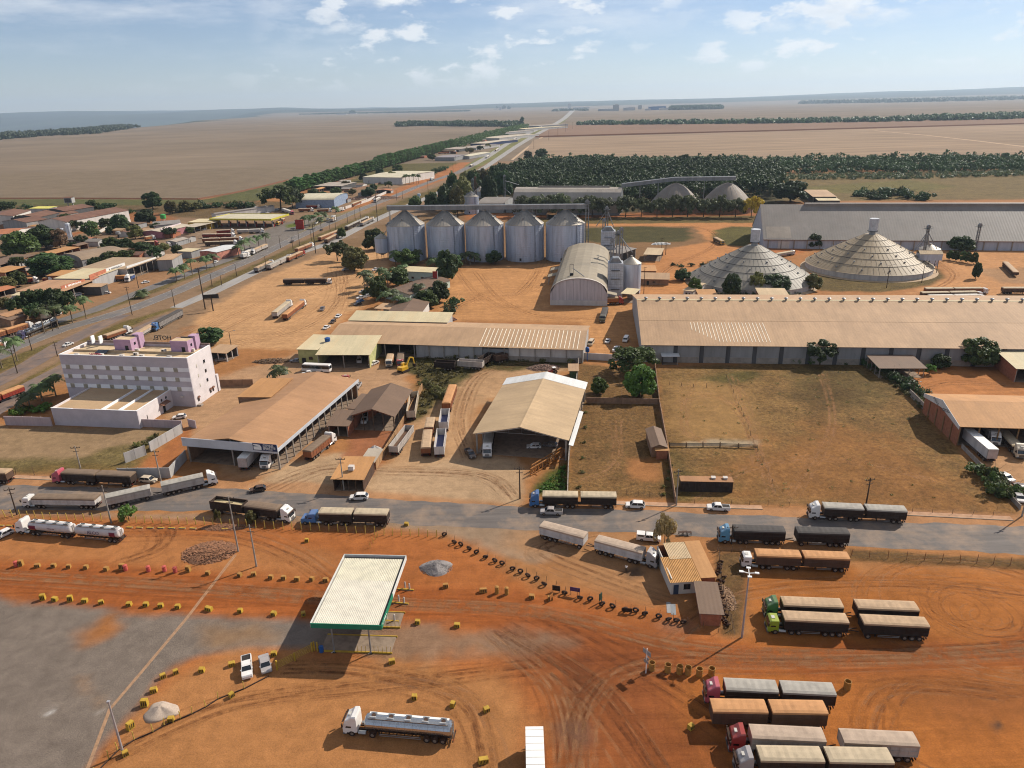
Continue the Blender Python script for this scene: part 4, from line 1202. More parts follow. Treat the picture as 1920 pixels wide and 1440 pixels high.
def yard_wall(name,label,px,h,mat_,th=.2,posts=3.0,group=None,cat='wall',capm=None):
 P = [Vector(g(*p)) for p in px]
 t = thing(name,label,cat,P[0],0,group)
 for a,b in zip(P[:-1],P[1:]):
  d = b - a; ln = d.length; rz = math.atan2(d.y,d.x)
  k = max(1,round(ln / posts))
  for i in range(k):
   x0 = ln * i / k
   part('panel',mat_,lambda m: m.box(.09,ln / k - .09,-th / 2,th / 2,0,h),t,key=('yw',mat_.name,round(ln / k,3),h,th),loc=tuple(a - P[0] + d * (i / k)),rz=rz)
   part('pillar',capm or mat_,lambda m: m.box(-.09,.09,-th * .7,th * .7,0,h + .08),t,key=('ywp',(capm or mat_).name,h,th),loc=tuple(a - P[0] + d * (i / k)),rz=rz)
  part('pillar',capm or mat_,lambda m: m.box(-.09,.09,-th * .7,th * .7,0,h + .081),t,key=('ywq',(capm or mat_).name,h,th),loc=tuple(b - P[0]),rz=rz)
 return t
MAUVE = mat('mauve_yard_wall',C(196,176,176),.9,var=.12,streak=True)
yard_wall('boundary_wall','mauve boundary wall running from the street to the hotel annex',[(12,797),(98,799)],3.0,MAUVE)
yard_wall('boundary_wall','mauve boundary wall between the annex and the white panel wall',[(262,800),(342,803)],2.6,MAUVE)
yard_wall('boundary_wall','white concrete panel wall climbing towards the hotel yard',[(283,847),(342,812)],3.0,PALE)
yard_wall('boundary_wall','short white concrete panel wall behind the corner plot',[(236,868),(274,853)],3.0,PALE)
yard_wall('boundary_wall','grey corner wall facing the street beside the red lorry',[(224,897),(320,896),(350,862)],3.0,PALE)
yard_wall('boundary_wall','brown striped wall behind the hotel yard',[(404,725),(475,724)],2.6,PLASTER)
yard_wall('boundary_wall','dark wall along the back of the hotel yard',[(355,800),(368,803)],2.6,MAUVE)

# transport shed with white fascia
def transport_shed():
 zE = 6.2
 fr = Fr((348,828),(520,842),(640,712),zE)
 t,fr = shed('depot_shed','long orange roofed truck depot with white fascia and navy sign','depot',None,None,None,zE,2.2,'y','gable',
     roof=ORANGEy,wall=PLASTER,open='fr',ncol={'f': 3,'r': 14},fr=fr,over=.3,col=CONC)
 L_,W_ = fr.L,fr.W
 fas = mat('white_metal_fascia',C(210,212,216),.6,.1,var=.08,scale=.3)
 part('fascia',fas,lambda m: m.box(-.6,L_ + .5,-.75,-.55,zE - 1.0,zE + 1.5),t)
 part('side_fascia',fas,lambda m: m.box(L_ + .3,L_ + .45,-.5,W_ + .5,zE - .6,zE + .35),t)
 sg = part('sign_board',NAVY,lambda m: m.box(L_ * .76,L_ + .4,-.86,-.77,zE - .4,zE + 1.7),t)
 marks(L_ * .13,1.7,LETW,sg,(L_ * .935,-.87,zE + .65),(R(90),0,0),5,3)
 part('emblem',LETW,lambda m: m.extr([(L_ * .768,-.865,zE - .2),(L_ * .85,-.865,zE - .2),(L_ * .852,-.865,zE + .6),(L_ * .838,-.865,zE + 1.3),(L_ * .8,-.865,zE + 1.45),(L_ * .768,-.865,zE + 1.4),(L_ * .768,-.865,zE + 1.1),(L_ * .82,-.865,zE + .8),(L_ * .768,-.865,zE + .7)],(0,-.02,0)),sg)
 # lower lean-to on the left
 shed('depot_store','flat orange store roof stepping up at the rear left of the depot','shed',(446,744),(508,746),(545,712),7.6,.3,'y','mono',roof=ORANGE,wall=PLASTER,over=.2)
transport_shed()
# brown gabled shed on posts
shed('open_shed','old brown gabled shed on posts sheltering a pickup','shed',(660,778),(738,780),(770,732),5.0,2.2,'y',roof=BROWN,wall=BRICK,open='frb',ncol=5,colw=.2,col=WOODP)
shed('small_shed','small brown lean-to roof left of the old gabled shed','shed',(614,797),(652,798),(662,775),3.6,.8,'x','mono',roof=BROWN0,wall=BRICK,open='f',ncol=3)
shed('small_shed','flat brown roof joining the back of the gabled shed','shed',(652,765),(690,768),(700,743),3.8,.3,'x','mono',roof=BROWN0,wall=BRICK,open='f',ncol=3)
shed('kiosk','orange roofed timber kiosk at the street edge with rooftop box','kiosk',(624,897),(680,898),(700,862),3.6,.5,'x','mono',roof=ORANGE,wall=mat('dark_boards',C(88,66,52),.95,var=.3),open='f',ncol=5,colw=.14,col=WOODP)
def kiosk_bits():
 v = g(659,880,4.2)
 q = thing('roof_box','white box on the orange kiosk roof','box',(v[0],v[1],4.15),-.1)
 part('body',WHITE,lambda m: m.box(-.7,.7,-.6,.6,0,1.1),q); part('opening',DSTEEL,lambda m: m.box(-.72,-.702,-.4,.4,.2,.9),q)
 shed('store_hut','low brick hut with grey slab roof behind the kiosk','hut',(678,865),(700,866),(712,845),2.6,.2,'x','mono',roof=roofmat('slab_roofing',C(196,180,160),0,.7),wall=BRICK)
kiosk_bits()
yard_wall('boundary_wall','brown wall between the gabled shed and the tipper yard',[(705,880),(735,832),(768,775),(792,730)],2.2,mat('ochre_wall',C(176,136,96),.95,var=.2))
# white-backed open gabled shed
def open_gable():
 fr = Fr((891,812),(1063,824),(1071,717),6.3)
 t,fr = shed('open_barn','pale tan open gabled barn with white rear strip sheltering cars','barn',None,None,None,6.3,2.8,'y',roof=CREAMy,wall=WHITE,open='flr',ncol={'f': 2,'l': 7,'r': 7},fr=fr,over=.6,col=CONC,colw=.35)
 L_,W_ = fr.L,fr.W
 prof = roof_profile(L_,6.3,2.8,'gable')
 part('rear_roof',WHITER,lambda m: roof_slab(m,[(a,z + .02) for a,z in prof],W_ - 5.5,W_ + .8,'y',.16,.7),t)
 part('ridge_cap',CREAMy,lambda m: m.extr([(L_ / 2 - .5,-.5,9.18),(L_ / 2,-.5,9.32),(L_ / 2 + .5,-.5,9.18)],(0,W_ - 5,0)),t)
 part('side_canopy',WHITER,lambda m: m.extr([(L_ + .6,-1,5.2),(L_ + 1.8,-1,4.9),(L_ + 1.8,-1,4.98),(L_ + .6,-1,5.3)],(0,W_ * .55,0)),t)
 for k in range(5):
  y = 2 + k * (W_ - 4) / 4
  part('truss',STEEL,lambda m: [m.bar((0.4,y,6.1),(L_ - .4,y,6.1),.12),m.bar((.3,y,6.15),(L_ / 2,y,8.9),.12),m.bar((L_ / 2,y,8.9),(L_ - .3,y,6.15),.12)] + [m.bar((L_ * f,y,6.1),(L_ * f,y,6.2 + 2.6 * (1 - abs(2 * f - 1))),.08) for f in (.2,.35,.5,.65,.8)],t)
open_gable()
yard_wall('boundary_wall','tall pale wall on the right side of the open barn',[(1064,938),(1066,870),(1076,760),(1086,676)],2.6,CONC)
yard_wall('boundary_wall','brown wall crossing the dry plot before the two round trees',[(1100,756),(1234,758)],2.0,PLASTER)
yard_wall('boundary_wall','long dark wall between the dry plot and the grass field',[(1266,945),(1252,850),(1236,760),(1228,690)],2.0,PLASTER)
yard_wall('boundary_wall','white wall behind the round trees below the long shed',[(1085,673),(1150,677),(1195,668)],2.6,WHITE)
yard_wall('boundary_wall','white corner wall at the end of the great warehouse',[(1180,668),(1207,672)],2.8,WHITE)
shed('field_hut','small brown tiled hut standing on the field wall','hut',(1222,838),(1250,838),(1246,805),3.0,.8,'y',roof=BROWN0,wall=PLASTER,over=.3)
shed('field_hut','little orange roofed brick lean-to below the brown hut','hut',(1232,845),(1252,845),(1251,838),2.6,.2,'x','mono',roof=ORANGE,wall=BRICK,over=.2)
shed('small_shed','white roofed shelter against the great warehouse wall','shelter',(1243,668),(1272,668),(1270,657),3.4,.4,'x','mono',roof=WHITER,wall=DARKW,open='fr',ncol=2,colw=.15)
shed('guard_hut','green walled guard hut behind the open barn','hut',(1068,695),(1083,695),(1084,685),3.2,.3,'x','mono',roof=TAN,wall=mat('green_wall',C(80,100,70),.9))
# container-like stable in the field
def container():
 fr = Fr((1277,902),(1375,904),(1374,894),2.9)
 fr.W = 2.6
 t = fr.thing('cargo_container','dark cargo container with rusty roof and two vents in the grass field','container')
 L_,W_ = fr.L,fr.W
 body = mat('dark_container_paint',C(66,56,50),.8,var=.25)
 top = roofmat('rusty_container_roof',C(178,128,86),0,.5,rust=C(130,84,56),rustamt=.6)
 def corr(m,y):
  n = 44; b = m.pts([])
  prof = [(L_ * i / n,y + (.06 if (i // 1) % 2 else 0)) for i in range(n + 1)]
  k = m.pts([(x,yy,.15) for x,yy in prof] + [(x,yy,2.85) for x,yy in prof])
  for i in range(n):
   m.f.append((k + i,k + i + 1,k + n + 2 + i,k + n + 1 + i))
 part('side',body,lambda m: corr(m,0.0),t); part('side',body,lambda m: corr(m,W_),t)
 part('end',mat('rust_red_panel',C(150,74,48),.8),lambda m: m.box(L_ - .08,L_,.08,W_ - .02,.15,2.85),t)
 part('end',body,lambda m: m.box(0,.08,.08,W_ - .02,.15,2.85),t)
 part('roof',top,lambda m: m.box(-.1,L_ + .1,-.1,W_ + .15,2.86,2.94),t)
 part('sill',DSTEEL,lambda m: m.box(0,L_,-.02,W_ + .08,0,.149),t)
 part('rail',body,lambda m: m.box(0,L_,-.06,-.02,1.45,1.6),t)
 for x in (L_ * .64,L_ * .87):
  v = part('vent',WHITE,lambda m: m.box(-.45,.45,-.45,.45,2.94,3.3),t,key='ctv',loc=(x,W_ * .62,0))
  part('vent_cap',WHITE,lambda m: m.box(-.55,.55,-.55,.55,3.3,3.4),v,key='ctvc')
container()
# right hand garage with lettered gable
def garage():
 fr = Fr((1800,798),(1975,803),(1975,790),6.0)
 fr.L = 40; fr.W = 23
 t,fr = shed('garage','tan gabled brick garage with lettered white gable at the right edge','garage',None,None,None,6.0,2.6,'x',roof=ORANGE,wall=BRICK,open='f',ncol=9,fr=fr,over=.7,col=mat('ochre_column',C(150,116,80),.9),endover=.2)
 W_ = fr.W
 wg = mat('white_gable_board',C(226,222,216),.8,var=.1)
 gb = part('gable_board',wg,lambda m: m.extr([(-.35,-.4,5.0),(-.35,-.4,6.1),(-.35,W_ / 2,8.85),(-.35,W_ + .4,6.1),(-.35,W_ + .4,5.0),(-.35,W_ / 2,6.6)],(.12,0,0)),t)
 sl = math.atan2(2.75,W_ / 2)
 marks(W_ * .2,.9,LETG,gb,(-.37,W_ * .64,6.85),(R(90),sl,R(-90)),2,4)
 marks(W_ * .2,.9,LETG,gb,(-.37,W_ * .36,6.85),(R(90),-sl,R(-90)),2,5)
 for y in (4,9,14,19):
  part('pilaster',mat('ochre_column',C(150,116,80),.9),lambda m: m.box(-.22,-.012,-.2,.2,0,5.0),t,loc=(0,y,0))
 yard_wall('boundary_wall','pale wall running along the left of the lettered garage',[(1705,742),(1738,775)],2.2,CONC)
 yard_wall('boundary_wall','low pale wall on the field side of the white box trailer',[(1803,840),(1840,878),(1912,955)],1.2,CONC)
garage()
shed('brick_shed','cream roofed brick shed at the right edge below the great warehouse','shed',(1906,690),(1990,693),(1990,660),5.0,1.2,'x','mono',roof=CREAM,wall=BRICK,open='f',over=1.0)
shed('carport','brown roofed carport at the corner of the grass field','carport',(1650,690),(1735,690),(1725,671),3.6,.8,'x','mono',roof=BROWN0,wall=PLASTER,open='flr',ncol=4,colw=.18)
# office hut by the yard
def yard_hut():
 zE = 3.3
 fr = Fr((1258,1090),(1344,1085),(1336,1020),zE)
 t = fr.thing('yard_office','small yard office with orange corrugated roof and white front wall','office')
 L_,W_ = fr.L,fr.W
 L1 = L_ * .66
 oc = mat('orange_corrugated_sheet',C(200,148,88),.75,var=.15,scale=.8); oc2 = mat('pale_corrugated_sheet',C(206,178,140),.75,var=.12)
 def wave(m,x0,x1,y0,y1,z0,z1,p,a):
  n = int((x1 - x0) / p) * 4
  b = m.pts([(x0 + (x1 - x0) * i / n,y,(z0 if y == y0 else z1) + a * math.sin(i * math.pi / 2 + .6)) for y in (y0,y1) for i in range(n + 1)])
  for i in range(n):
   m.f.append((b + i,b + i + 1,b + n + 2 + i,b + n + 1 + i))
 part('roof',oc,lambda m: wave(m,-.3,L1,-.5,W_ * .62,zE,zE + .55,.32,.05),t)
 part('roof',oc2,lambda m: wave(m,L1 * .25,L1,W_ * .55,W_ + .3,zE + .55,zE + .75,.3,.03),t)
 part('roof',ORANGE,lambda m: m.extr([(L1 + .02,.5,zE - .1),(L1 + .02,W_ + .4,zE + .75),(L1 + .02,W_ + .4,zE + .83),(L1 + .02,.5,zE - .02)],(L_ - L1 + .2,0,0)),t)
 wf = mat('white_hut_wall',C(224,214,200),.9,var=.15,streak=True)
 part('wall',wf,lambda m: m.box(.2,L1 - .1,.3,.5,0,zE),t)
 part('wall',wf,lambda m: m.box(.2,.4,.51,W_,0,zE + .3),t)
 part('wall',BRICK,lambda m: m.box(L1 + .1,L_,.8,1.0,0,zE - .1),t)
 part('wall',BRICK,lambda m: m.box(L_ - .2,L_ - .001,1.01,W_,0,zE),t)
 part('wall',BRICK,lambda m: m.box(.41,L_ - .21,W_ - .2,W_ - .002,0,zE + .4),t)
 part('door',mat('blue_grey_door',C(62,72,92),.7),lambda m: m.box(.7,1.7,.24,.297,0,2.2),t)
 w = part('window',GLASS,lambda m: m.box(2.7,4.0,.24,.297,1.1,2.2),t)
 part('frame',WOODP,lambda m: [m.box(2.62,4.08,.22,.238,1.02,1.1),m.box(2.62,4.08,.22,.238,2.2,2.28),m.box(3.3,3.38,.22,.238,1.1,2.2)],w)
 part('meter_box',CONC,lambda m: m.box(L1 - .9,L1 - .4,.15,.297,1.2,1.8),t)
 # tyre-side lean-to
 f2 = Fr((1316,1150),(1353,1152),(1346,1098),2.7)
 f2.W = max(f2.W,7)
 q,_ = shed('timber_lean_to','brown boarded lean-to shed below the yard office','shed',None,None,None,2.7,.5,'x','mono',roof=BROWN0,wall=BRICK,fr=f2,over=.25)
 ax = [g(1252,1040,2.6),g(1258,1080,2.6)]
yard_hut()

# grain silos and conveyor
def ring(r,z,n,cx=0,cy=0):
 return [(cx + r * math.cos(2 * math.pi * i / n),cy + r * math.sin(2 * math.pi * i / n),z) for i in range(n)]
def silo(name,label,x,y,r,h,hr,n=40,group=None,wallm=None,legs=0,bands=True):
 t = thing(name,label,'silo',(x,y,0),0,group)
 wm = wallm or ALU
 def wall(m):
  rings = []
  nb = max(4,int(h / 1.1))
  for i in range(nb + 1):
   z = h * i / nb
   rings.append(ring(r,z,n)); 
   if i < nb:
    rings.append(ring(r * 1.004,z + h / nb * .5,n))
  m.loft(rings)
 if legs:
  for i in range(legs):
   a = 2 * math.pi * (i + .5) / legs
   part('leg',DSTEEL,lambda m: m.box(-.1,.1,-.1,.1,0,legs and 5.0),t,key='slg',loc=(r * .9 * math.cos(a),r * .9 * math.sin(a),0))
  b = part('body',wm,lambda m: m.loft([ring(.3,3.0,n),ring(r,5.0,n),ring(r,5.0 + h,n)]),t)
  z0 = 5.0 + h
 else:
  part('wall',wm,wall,t)
  z0 = h
 def cone(m):
  m.loft([ring(r * 1.02,z0 - .15,n),ring(r * 1.02,z0,n),ring(r * .12,z0 + hr,n),ring(r * .12,z0 + hr + .6,n)])
 rf = part('roof',roofmat('silo_roof_sheet',C(178,168,154),0,50,0.0,rust=C(140,122,104),rustamt=.4,rough=.5,metal=.3),cone,t)
 if r > 6:
  k = 32
  for i in range(k):
   a = 2 * math.pi * i / k
   part('roof_rib',ALU_D,lambda m: m.bar((r * 1.0,0,z0 + .12),(r * .13,0,z0 + hr + .1),.12,.14),rf,key=('srib',r,z0,hr),rz=a)
  for i in range(6):
   a = 2 * math.pi * i / 6 + .4
   part('roof_vent',ALU_D,lambda m: m.box(-.5,.5,-.4,.4,0,1.0),rf,key='svent',loc=(r * .62 * math.cos(a),r * .62 * math.sin(a),z0 + hr * .42),rz=a)
  for i in range(24):
   a = 2 * math.pi * i / 24
   part('stiffener',wm,lambda m: m.box(-.06,.06,-.07,.07,0,h - .2),t,key=('sstf',h),loc=((r + .06) * math.cos(a),(r + .06) * math.sin(a),0),rz=a)
  # ladder
  a = R(-60)
  part('ladder',DSTEEL,lambda m: [m.box(-.3,-.24,0,.06,0,h),m.box(.24,.3,0,.06,0,h)] + [m.box(-.24,.24,.01,.05,.4 * j,.4 * j + .05) for j in range(1,int(h / .4))],t,key=('sladder',h),loc=((r + .2) * math.cos(a),(r + .2) * math.sin(a),0),rz=a - R(90))
  part('door',DSTEEL,lambda m: m.box(-.6,.6,-.05,.05,.8,2.4),t,key='sdoor',loc=((r + .1) * math.cos(R(-105)),(r + .1) * math.sin(R(-105)),0),rz=R(-15))
 return t
SIL = []
for i,x in enumerate((763,837,910,985,1061)):
 p = g(x,492)
 q = Vector((p[0] * 12 / math.hypot(p[0],p[1]),12))
 SIL.append((p[0] + q.x * .5,p[1] + 12.0))
 silo('grain_silo',['leftmost of the five big galvanised grain silos in a row','second from the left of five big galvanised grain silos','middle one of the five big galvanised grain silos',
   'fourth from the left of five big galvanised grain silos','rightmost of the five big silos, behind the barrel warehouse'][i],SIL[-1][0],SIL[-1][1],11.8,22.0,7.6,group='row of five grain silos')
def beam(name,label,cat,a,b,w,h,mat_,legs=(),zleg=0,roofed=True):
 """covered conveyor gallery from a to b, standing on trestles"""
 a = Vector(a); b = Vector(b); d = b - a; ln = d.length
 t = thing(name,label,cat,(a.x,a.y,0),0)
 u = Vector((d.x,d.y,0)).normalized(); n = Vector((-u.y,u.x,0)); o = Vector((0,0,a.z))
 def sec(c):
  return [tuple(c + n * (-w / 2)),tuple(c + n * (w / 2)),tuple(c + n * (w / 2) + Vector((0,0,h))),tuple(c + Vector((0,0,h + w * .16))),tuple(c - n * (w / 2) + Vector((0,0,h)))]
 part('gallery',mat_,lambda m: m.loft([sec(o),sec(o + d)]),t)
 part('roof_edge',WHITE,lambda m: m.loft([[tuple(c + n * k + Vector((0,0,z))) for k,z in ((-w / 2 - .12,h - .1),(-w / 2 - .004,h - .1),(-w / 2 - .004,h + .12),(-w / 2 - .12,h + .12))] for c in (o,o + d)]),t)
 k = int(ln / 4)
 for i in range(1,k):
  c = o + d * (i / k)
  part('frame_rib',STEEL,lambda m: m.bar(tuple(-n * (w / 2 + .05)),tuple(-n * (w / 2 + .05) + Vector((0,0,h))),.1),t,loc=tuple(c))
 for f_ in legs:
  c = d * f_; z = a.z + c.z
  for s in (-1,1):
   part('trestle_leg',STEEL,lambda m: m.bar((c.x + n.x * s * w * .8,c.y + n.y * s * w * .8,0),(c.x + n.x * s * w * .35,c.y + n.y * s * w * .35,z),.3),t)
  part('trestle_brace',STEEL,lambda m: [m.bar((c.x - n.x * w * .7,c.y - n.y * w * .7,z * q),(c.x + n.x * w * .7,c.y + n.y * w * .7,z * (q + .18)),.12) for q in (.1,.3,.5,.7)],t)
 return t
c0 = g(725,395,30.5); c1 = g(1097,391,30.5)
beam('conveyor_gallery','long grey conveyor gallery running over the five silos','conveyor',(c0[0],SIL[0][1] + (c0[0] - SIL[0][0]) * -.12,30.4),(c1[0] + 2,SIL[-1][1] - 1.5,30.4),2.6,2.6,ALU_D,legs=(.01,.28,.51,.73))
def elevator(name,label,x,y,h,w=1.4,spouts=(),mat_=None,group=None,platform=True):
 t = thing(name,label,'elevator',(x,y,0),0,group)
 m_ = mat_ or ALU_D
 for s in (-1,1):
  part('leg_casing',m_,lambda m: m.box(-.28,.28,-.28,.28,0,h),t,key=('elc',h),loc=(s * w / 2,0,0))
 hd = part('head',m_,lambda m: m.extr([(-w / 2 - .5,-.5,h),(w / 2 + .5,-.5,h),(w / 2 + .5,-.5,h + .8),(w / 4,-.5,h + 1.7),(-w / 4,-.5,h + 1.7),(-w / 2 - .5,-.5,h + .8)],(0,1,0)),t,key=('elh',h,w))
 if platform:
  part('platform',DSTEEL,lambda m: [m.box(-2,2,-1.5,1.5,h - .5,h - .4),m.box(-2,2,-1.5,-1.44,h + .5,h + .56),m.box(-2,-1.94,-1.44,1.5,h + .5,h + .56),m.box(1.94,2,-1.44,1.5,h + .5,h + .56)],t,key=('elp',h))
 part('brace',DSTEEL,lambda m: [m.box(-w / 2 - .3,w / 2 + .3,-.4,-.32,z,z + .12) for z in np.arange(2,h,3.0)],t,key=('elb',h,w))
 for (dx,dy,z0,z1) in spouts:
  part('spout',m_,lambda m: m.cyl((0,0,z0),(dx,dy,z1),.22,n=7),t)
 return t
e = g(1095,470)
elevator('bucket_elevator','tall pale bucket elevator at the right end of the conveyor',SIL[-1][0] + 13.0,SIL[-1][1] - 3.5,hgt(1095,478,375),1.6)
small = Vector(g(716,490))
silo('hopper_bin','small elevated galvanised bin left of the five silos',small.x,small.y + 5,4.4,9.0,2.4,20,legs=6)
elevator('bucket_elevator','thin elevator beside the small elevated bin',small.x + 5.5,small.y + 3,22,1.0,[(-5,2,20,15)])

# barrel warehouse in the middle
def barrel_warehouse():
 fr = Fr((1031,572),(1139,573),(1139,560),0)
 fr.W = 96
 # turn the long side so that the rear end lands where the roof disappears
 a = Vector((fr.o.x,fr.o.y))
 back = Vector(g(1100,456,12.9)).xy
 front = (Vector(g(1031,572)).xy + Vector(g(1139,573)).xy) / 2
 d = (back - front).normalized()
 fr.uy = d; fr.ux = Vector((d.y,-d.x)); fr.rz = math.atan2(fr.ux.y,fr.ux.x); fr.L = 27.2; fr.W = (back - front).length
 fr.o = front - fr.ux * fr.L / 2
 t,fr = shed('barrel_warehouse','weathered barrel vaulted grain warehouse with pale arched end wall','warehouse',None,None,None,5.5,7.4,'y','arch',roof=OCHRE,wall=mat('ribbed_white_endwall',C(214,206,206),.8,var=.14,scale=.5,streak=True),fr=fr,over=.2,endover=.4,th=.25)
 L_,W_ = fr.L,fr.W
 part('plinth',WHITE,lambda m: m.box(0,L_,-.25,-.02,0,2.4),t)
 prof = roof_profile(L_,5.5,7.4,'arch',14)
 part('verge',WHITE,lambda m: roof_slab(m,[(a_,z + .12) for a_,z in prof],-.6,.5,'y',.3,.4),t)
 for i in range(16):
  x = 1.2 + i * (L_ - 2.4) / 15
  part('rib',GREYW,lambda m: m.box(x - .05,x + .05,-.08,-.015,2.45,prof_z(prof,x) - .3),t)
 part('roof_hood',OCHRE,lambda m: m.extr([(L_ - .4,1,5.6),(L_ + 4.5,1,4.6),(L_ + 4.5,1,4.75),(L_ - .4,1,5.8)],(0,5,0)),t)
 # roof-top distributor
 r_ = part('roof_winch',DSTEEL,lambda m: m.box(-.8,.8,-.5,.5,0,1.6),t,loc=(L_ * .36,7,12.4))
 part('mast',DSTEEL,lambda m: [m.box(-.9,-.75,-.1,.1,0,6),m.box(.75,.9,-.1,.1,0,6),m.box(-.75,.75,-.08,.08,5.8,6)],r_)
 part('pipe',ALU_D,lambda m: m.cyl((.6,0,4),(9,-3.5,-1.2),.2,n=7),r_)
 for k,yy in enumerate((W_ * .45,W_ * .62)):
  part('side_porch',OCHRE,lambda m: m.extr([(-.2,yy,5.0),(-5,yy,4.0),(-5,yy,4.15),(-.2,yy,5.2)],(0,7,0)),t)
  for s in (.3,6.5):
   part('porch_post',CONC,lambda m: m.box(-.15,.15,-.15,.15,0,4.0),t,loc=(-4.6,yy + s,0))
 return fr
barrel_warehouse()
def dryer(label,px,py,w,d,h,ytop=None):
 a = Vector(g(px,py)); t = thing('grain_dryer',label,'dryer',a,-.11)
 bm_ = mat('dryer_pale_panel',C(206,208,214),.7,.1,var=.15,scale=.6)
 part('casing',bm_,lambda m: m.box(0,w,0,d,0,h),t)
 nz = int(h / 1.3)
 for i in range(1,nz):
  part('panel_joint',GREYW,lambda m: m.box(-.02,w + .02,-.05,-.003,i * h / nz - .05,i * h / nz + .05),t)
 for i in range(1,7):
  part('panel_joint',GREYW,lambda m: m.box(w * i / 7 - .04,w * i / 7 + .04,-.03,-.002,0,h),t)
 for f_ in (.25,.55,.8):
  part('catwalk',DSTEEL,lambda m: m.box(w * .2,w * .8,-.9,-.06,h * f_,h * f_ + .1),t)
 part('top_housing',ALU_D,lambda m: m.extr([(.5,1,h + .002),(w - .5,1,h + .002),(w * .7,1,h + 2.4),(w * .3,1,h + 2.4)],(0,d - 2,0)),t)
 return t,a
dr1,a1 = dryer('tall pale panelled grain dryer right of the barrel warehouse',1139,558,7.2,7.5,17.0)
dr2,a2 = dryer('rear panelled grain dryer behind the barrel warehouse',1126,492,8.5,7,18.5)
p = Vector(g(1185,553)); silo('drying_silo','squat ribbed silo with cone roof beside the grain dryer',p.x,p.y + 5.0,4.9,15.2,3.0,28)
for i,(x,y,top,lab,sp) in enumerate(((1146,530,452,'bucket elevator rising behind the front grain dryer',[(3,2,22,16)]),(1157,520,438,'second bucket elevator above the front grain dryer',[(5,-2,24,17),(-4,3,24,18)]),
  (1136,486,392,'tallest elevator mast on the rear grain dryer',[(-6,2,30,20),(4,-2,30,20)]),(1131,488,415,'lower elevator shaft on the rear grain dryer',[]),(1163,512,432,'braced spout tower right of the grain dryers',[(4,2,22,10),(6,-3,20,12)]))):
 q = g(x,y); elevator('bucket_elevator',lab,q[0],q[1],hgt(x,y,top),1.3,sp,platform=i in (1,2))
b0 = g(1163,478,9); b1 = g(1192,462,12)
shed('intake_shed','grey roofed intake shed behind the drying silo','shed',(1163,476),(1192,466),(1180,456),7,.8,'x','mono',roof=GREYR,wall=GREYW,open='f',ncol=3)
shed('open_shelter','pale roofed open shelter in the orange yard behind the silo','shelter',(1208,477),(1238,478),(1234,467),4,.5,'x','mono',roof=roofmat('pale_sheet',C(206,178,140),0,.9),wall=CONC,open='flr',ncol=3,colw=.2)
shed('workers_house','brown hip roofed house right of the drying silo','house',(1202,522),(1254,523),(1248,512),3.4,1.6,'x',roof=TAN,wall=PLASTER,open='',doors=(('f',3,1.2,(.05,2.2),DSTEEL),('f',6,1.5,(1.0,2.0),GLASS)),over=1.0)
shed('small_hut','tan roofed hut at the top of the dirt slope by the silo','hut',(1204,508),(1230,508),(1228,500),3.0,.6,'x','mono',roof=ORANGE,wall=PLASTER)
shed('small_hut','white hut with pale roof in front of the left dome','hut',(1282,544),(1298,546),(1300,531),3.0,.5,'x','mono',roof=roofmat('pale_sheet',C(206,178,140),0,.9),wall=WHITE,doors=(('f',1,1,(.05,2),GLASS),('f',2.6,.8,(.05,2),GLASS)))
shed('small_hut','low orange roofed hut before the left dome','hut',(1312,555),(1345,555),(1340,545),2.8,.5,'x','mono',roof=ORANGE,wall=PLASTER)
shed('small_hut','beige shed peeping over the great warehouse ridge','hut',(1428,559),(1482,560),(1478,543),4.5,.4,'x','mono',roof=roofmat('pale_sheet',C(206,178,140),0,.9),wall=PLASTER)
shed('small_hut','cream porch at the foot of the grain dryer','porch',(1166,550),(1188,552),(1187,543),4.4,.4,'x','mono',roof=CREAM,wall=CONC,open='flr',ncol=2,colw=.2)

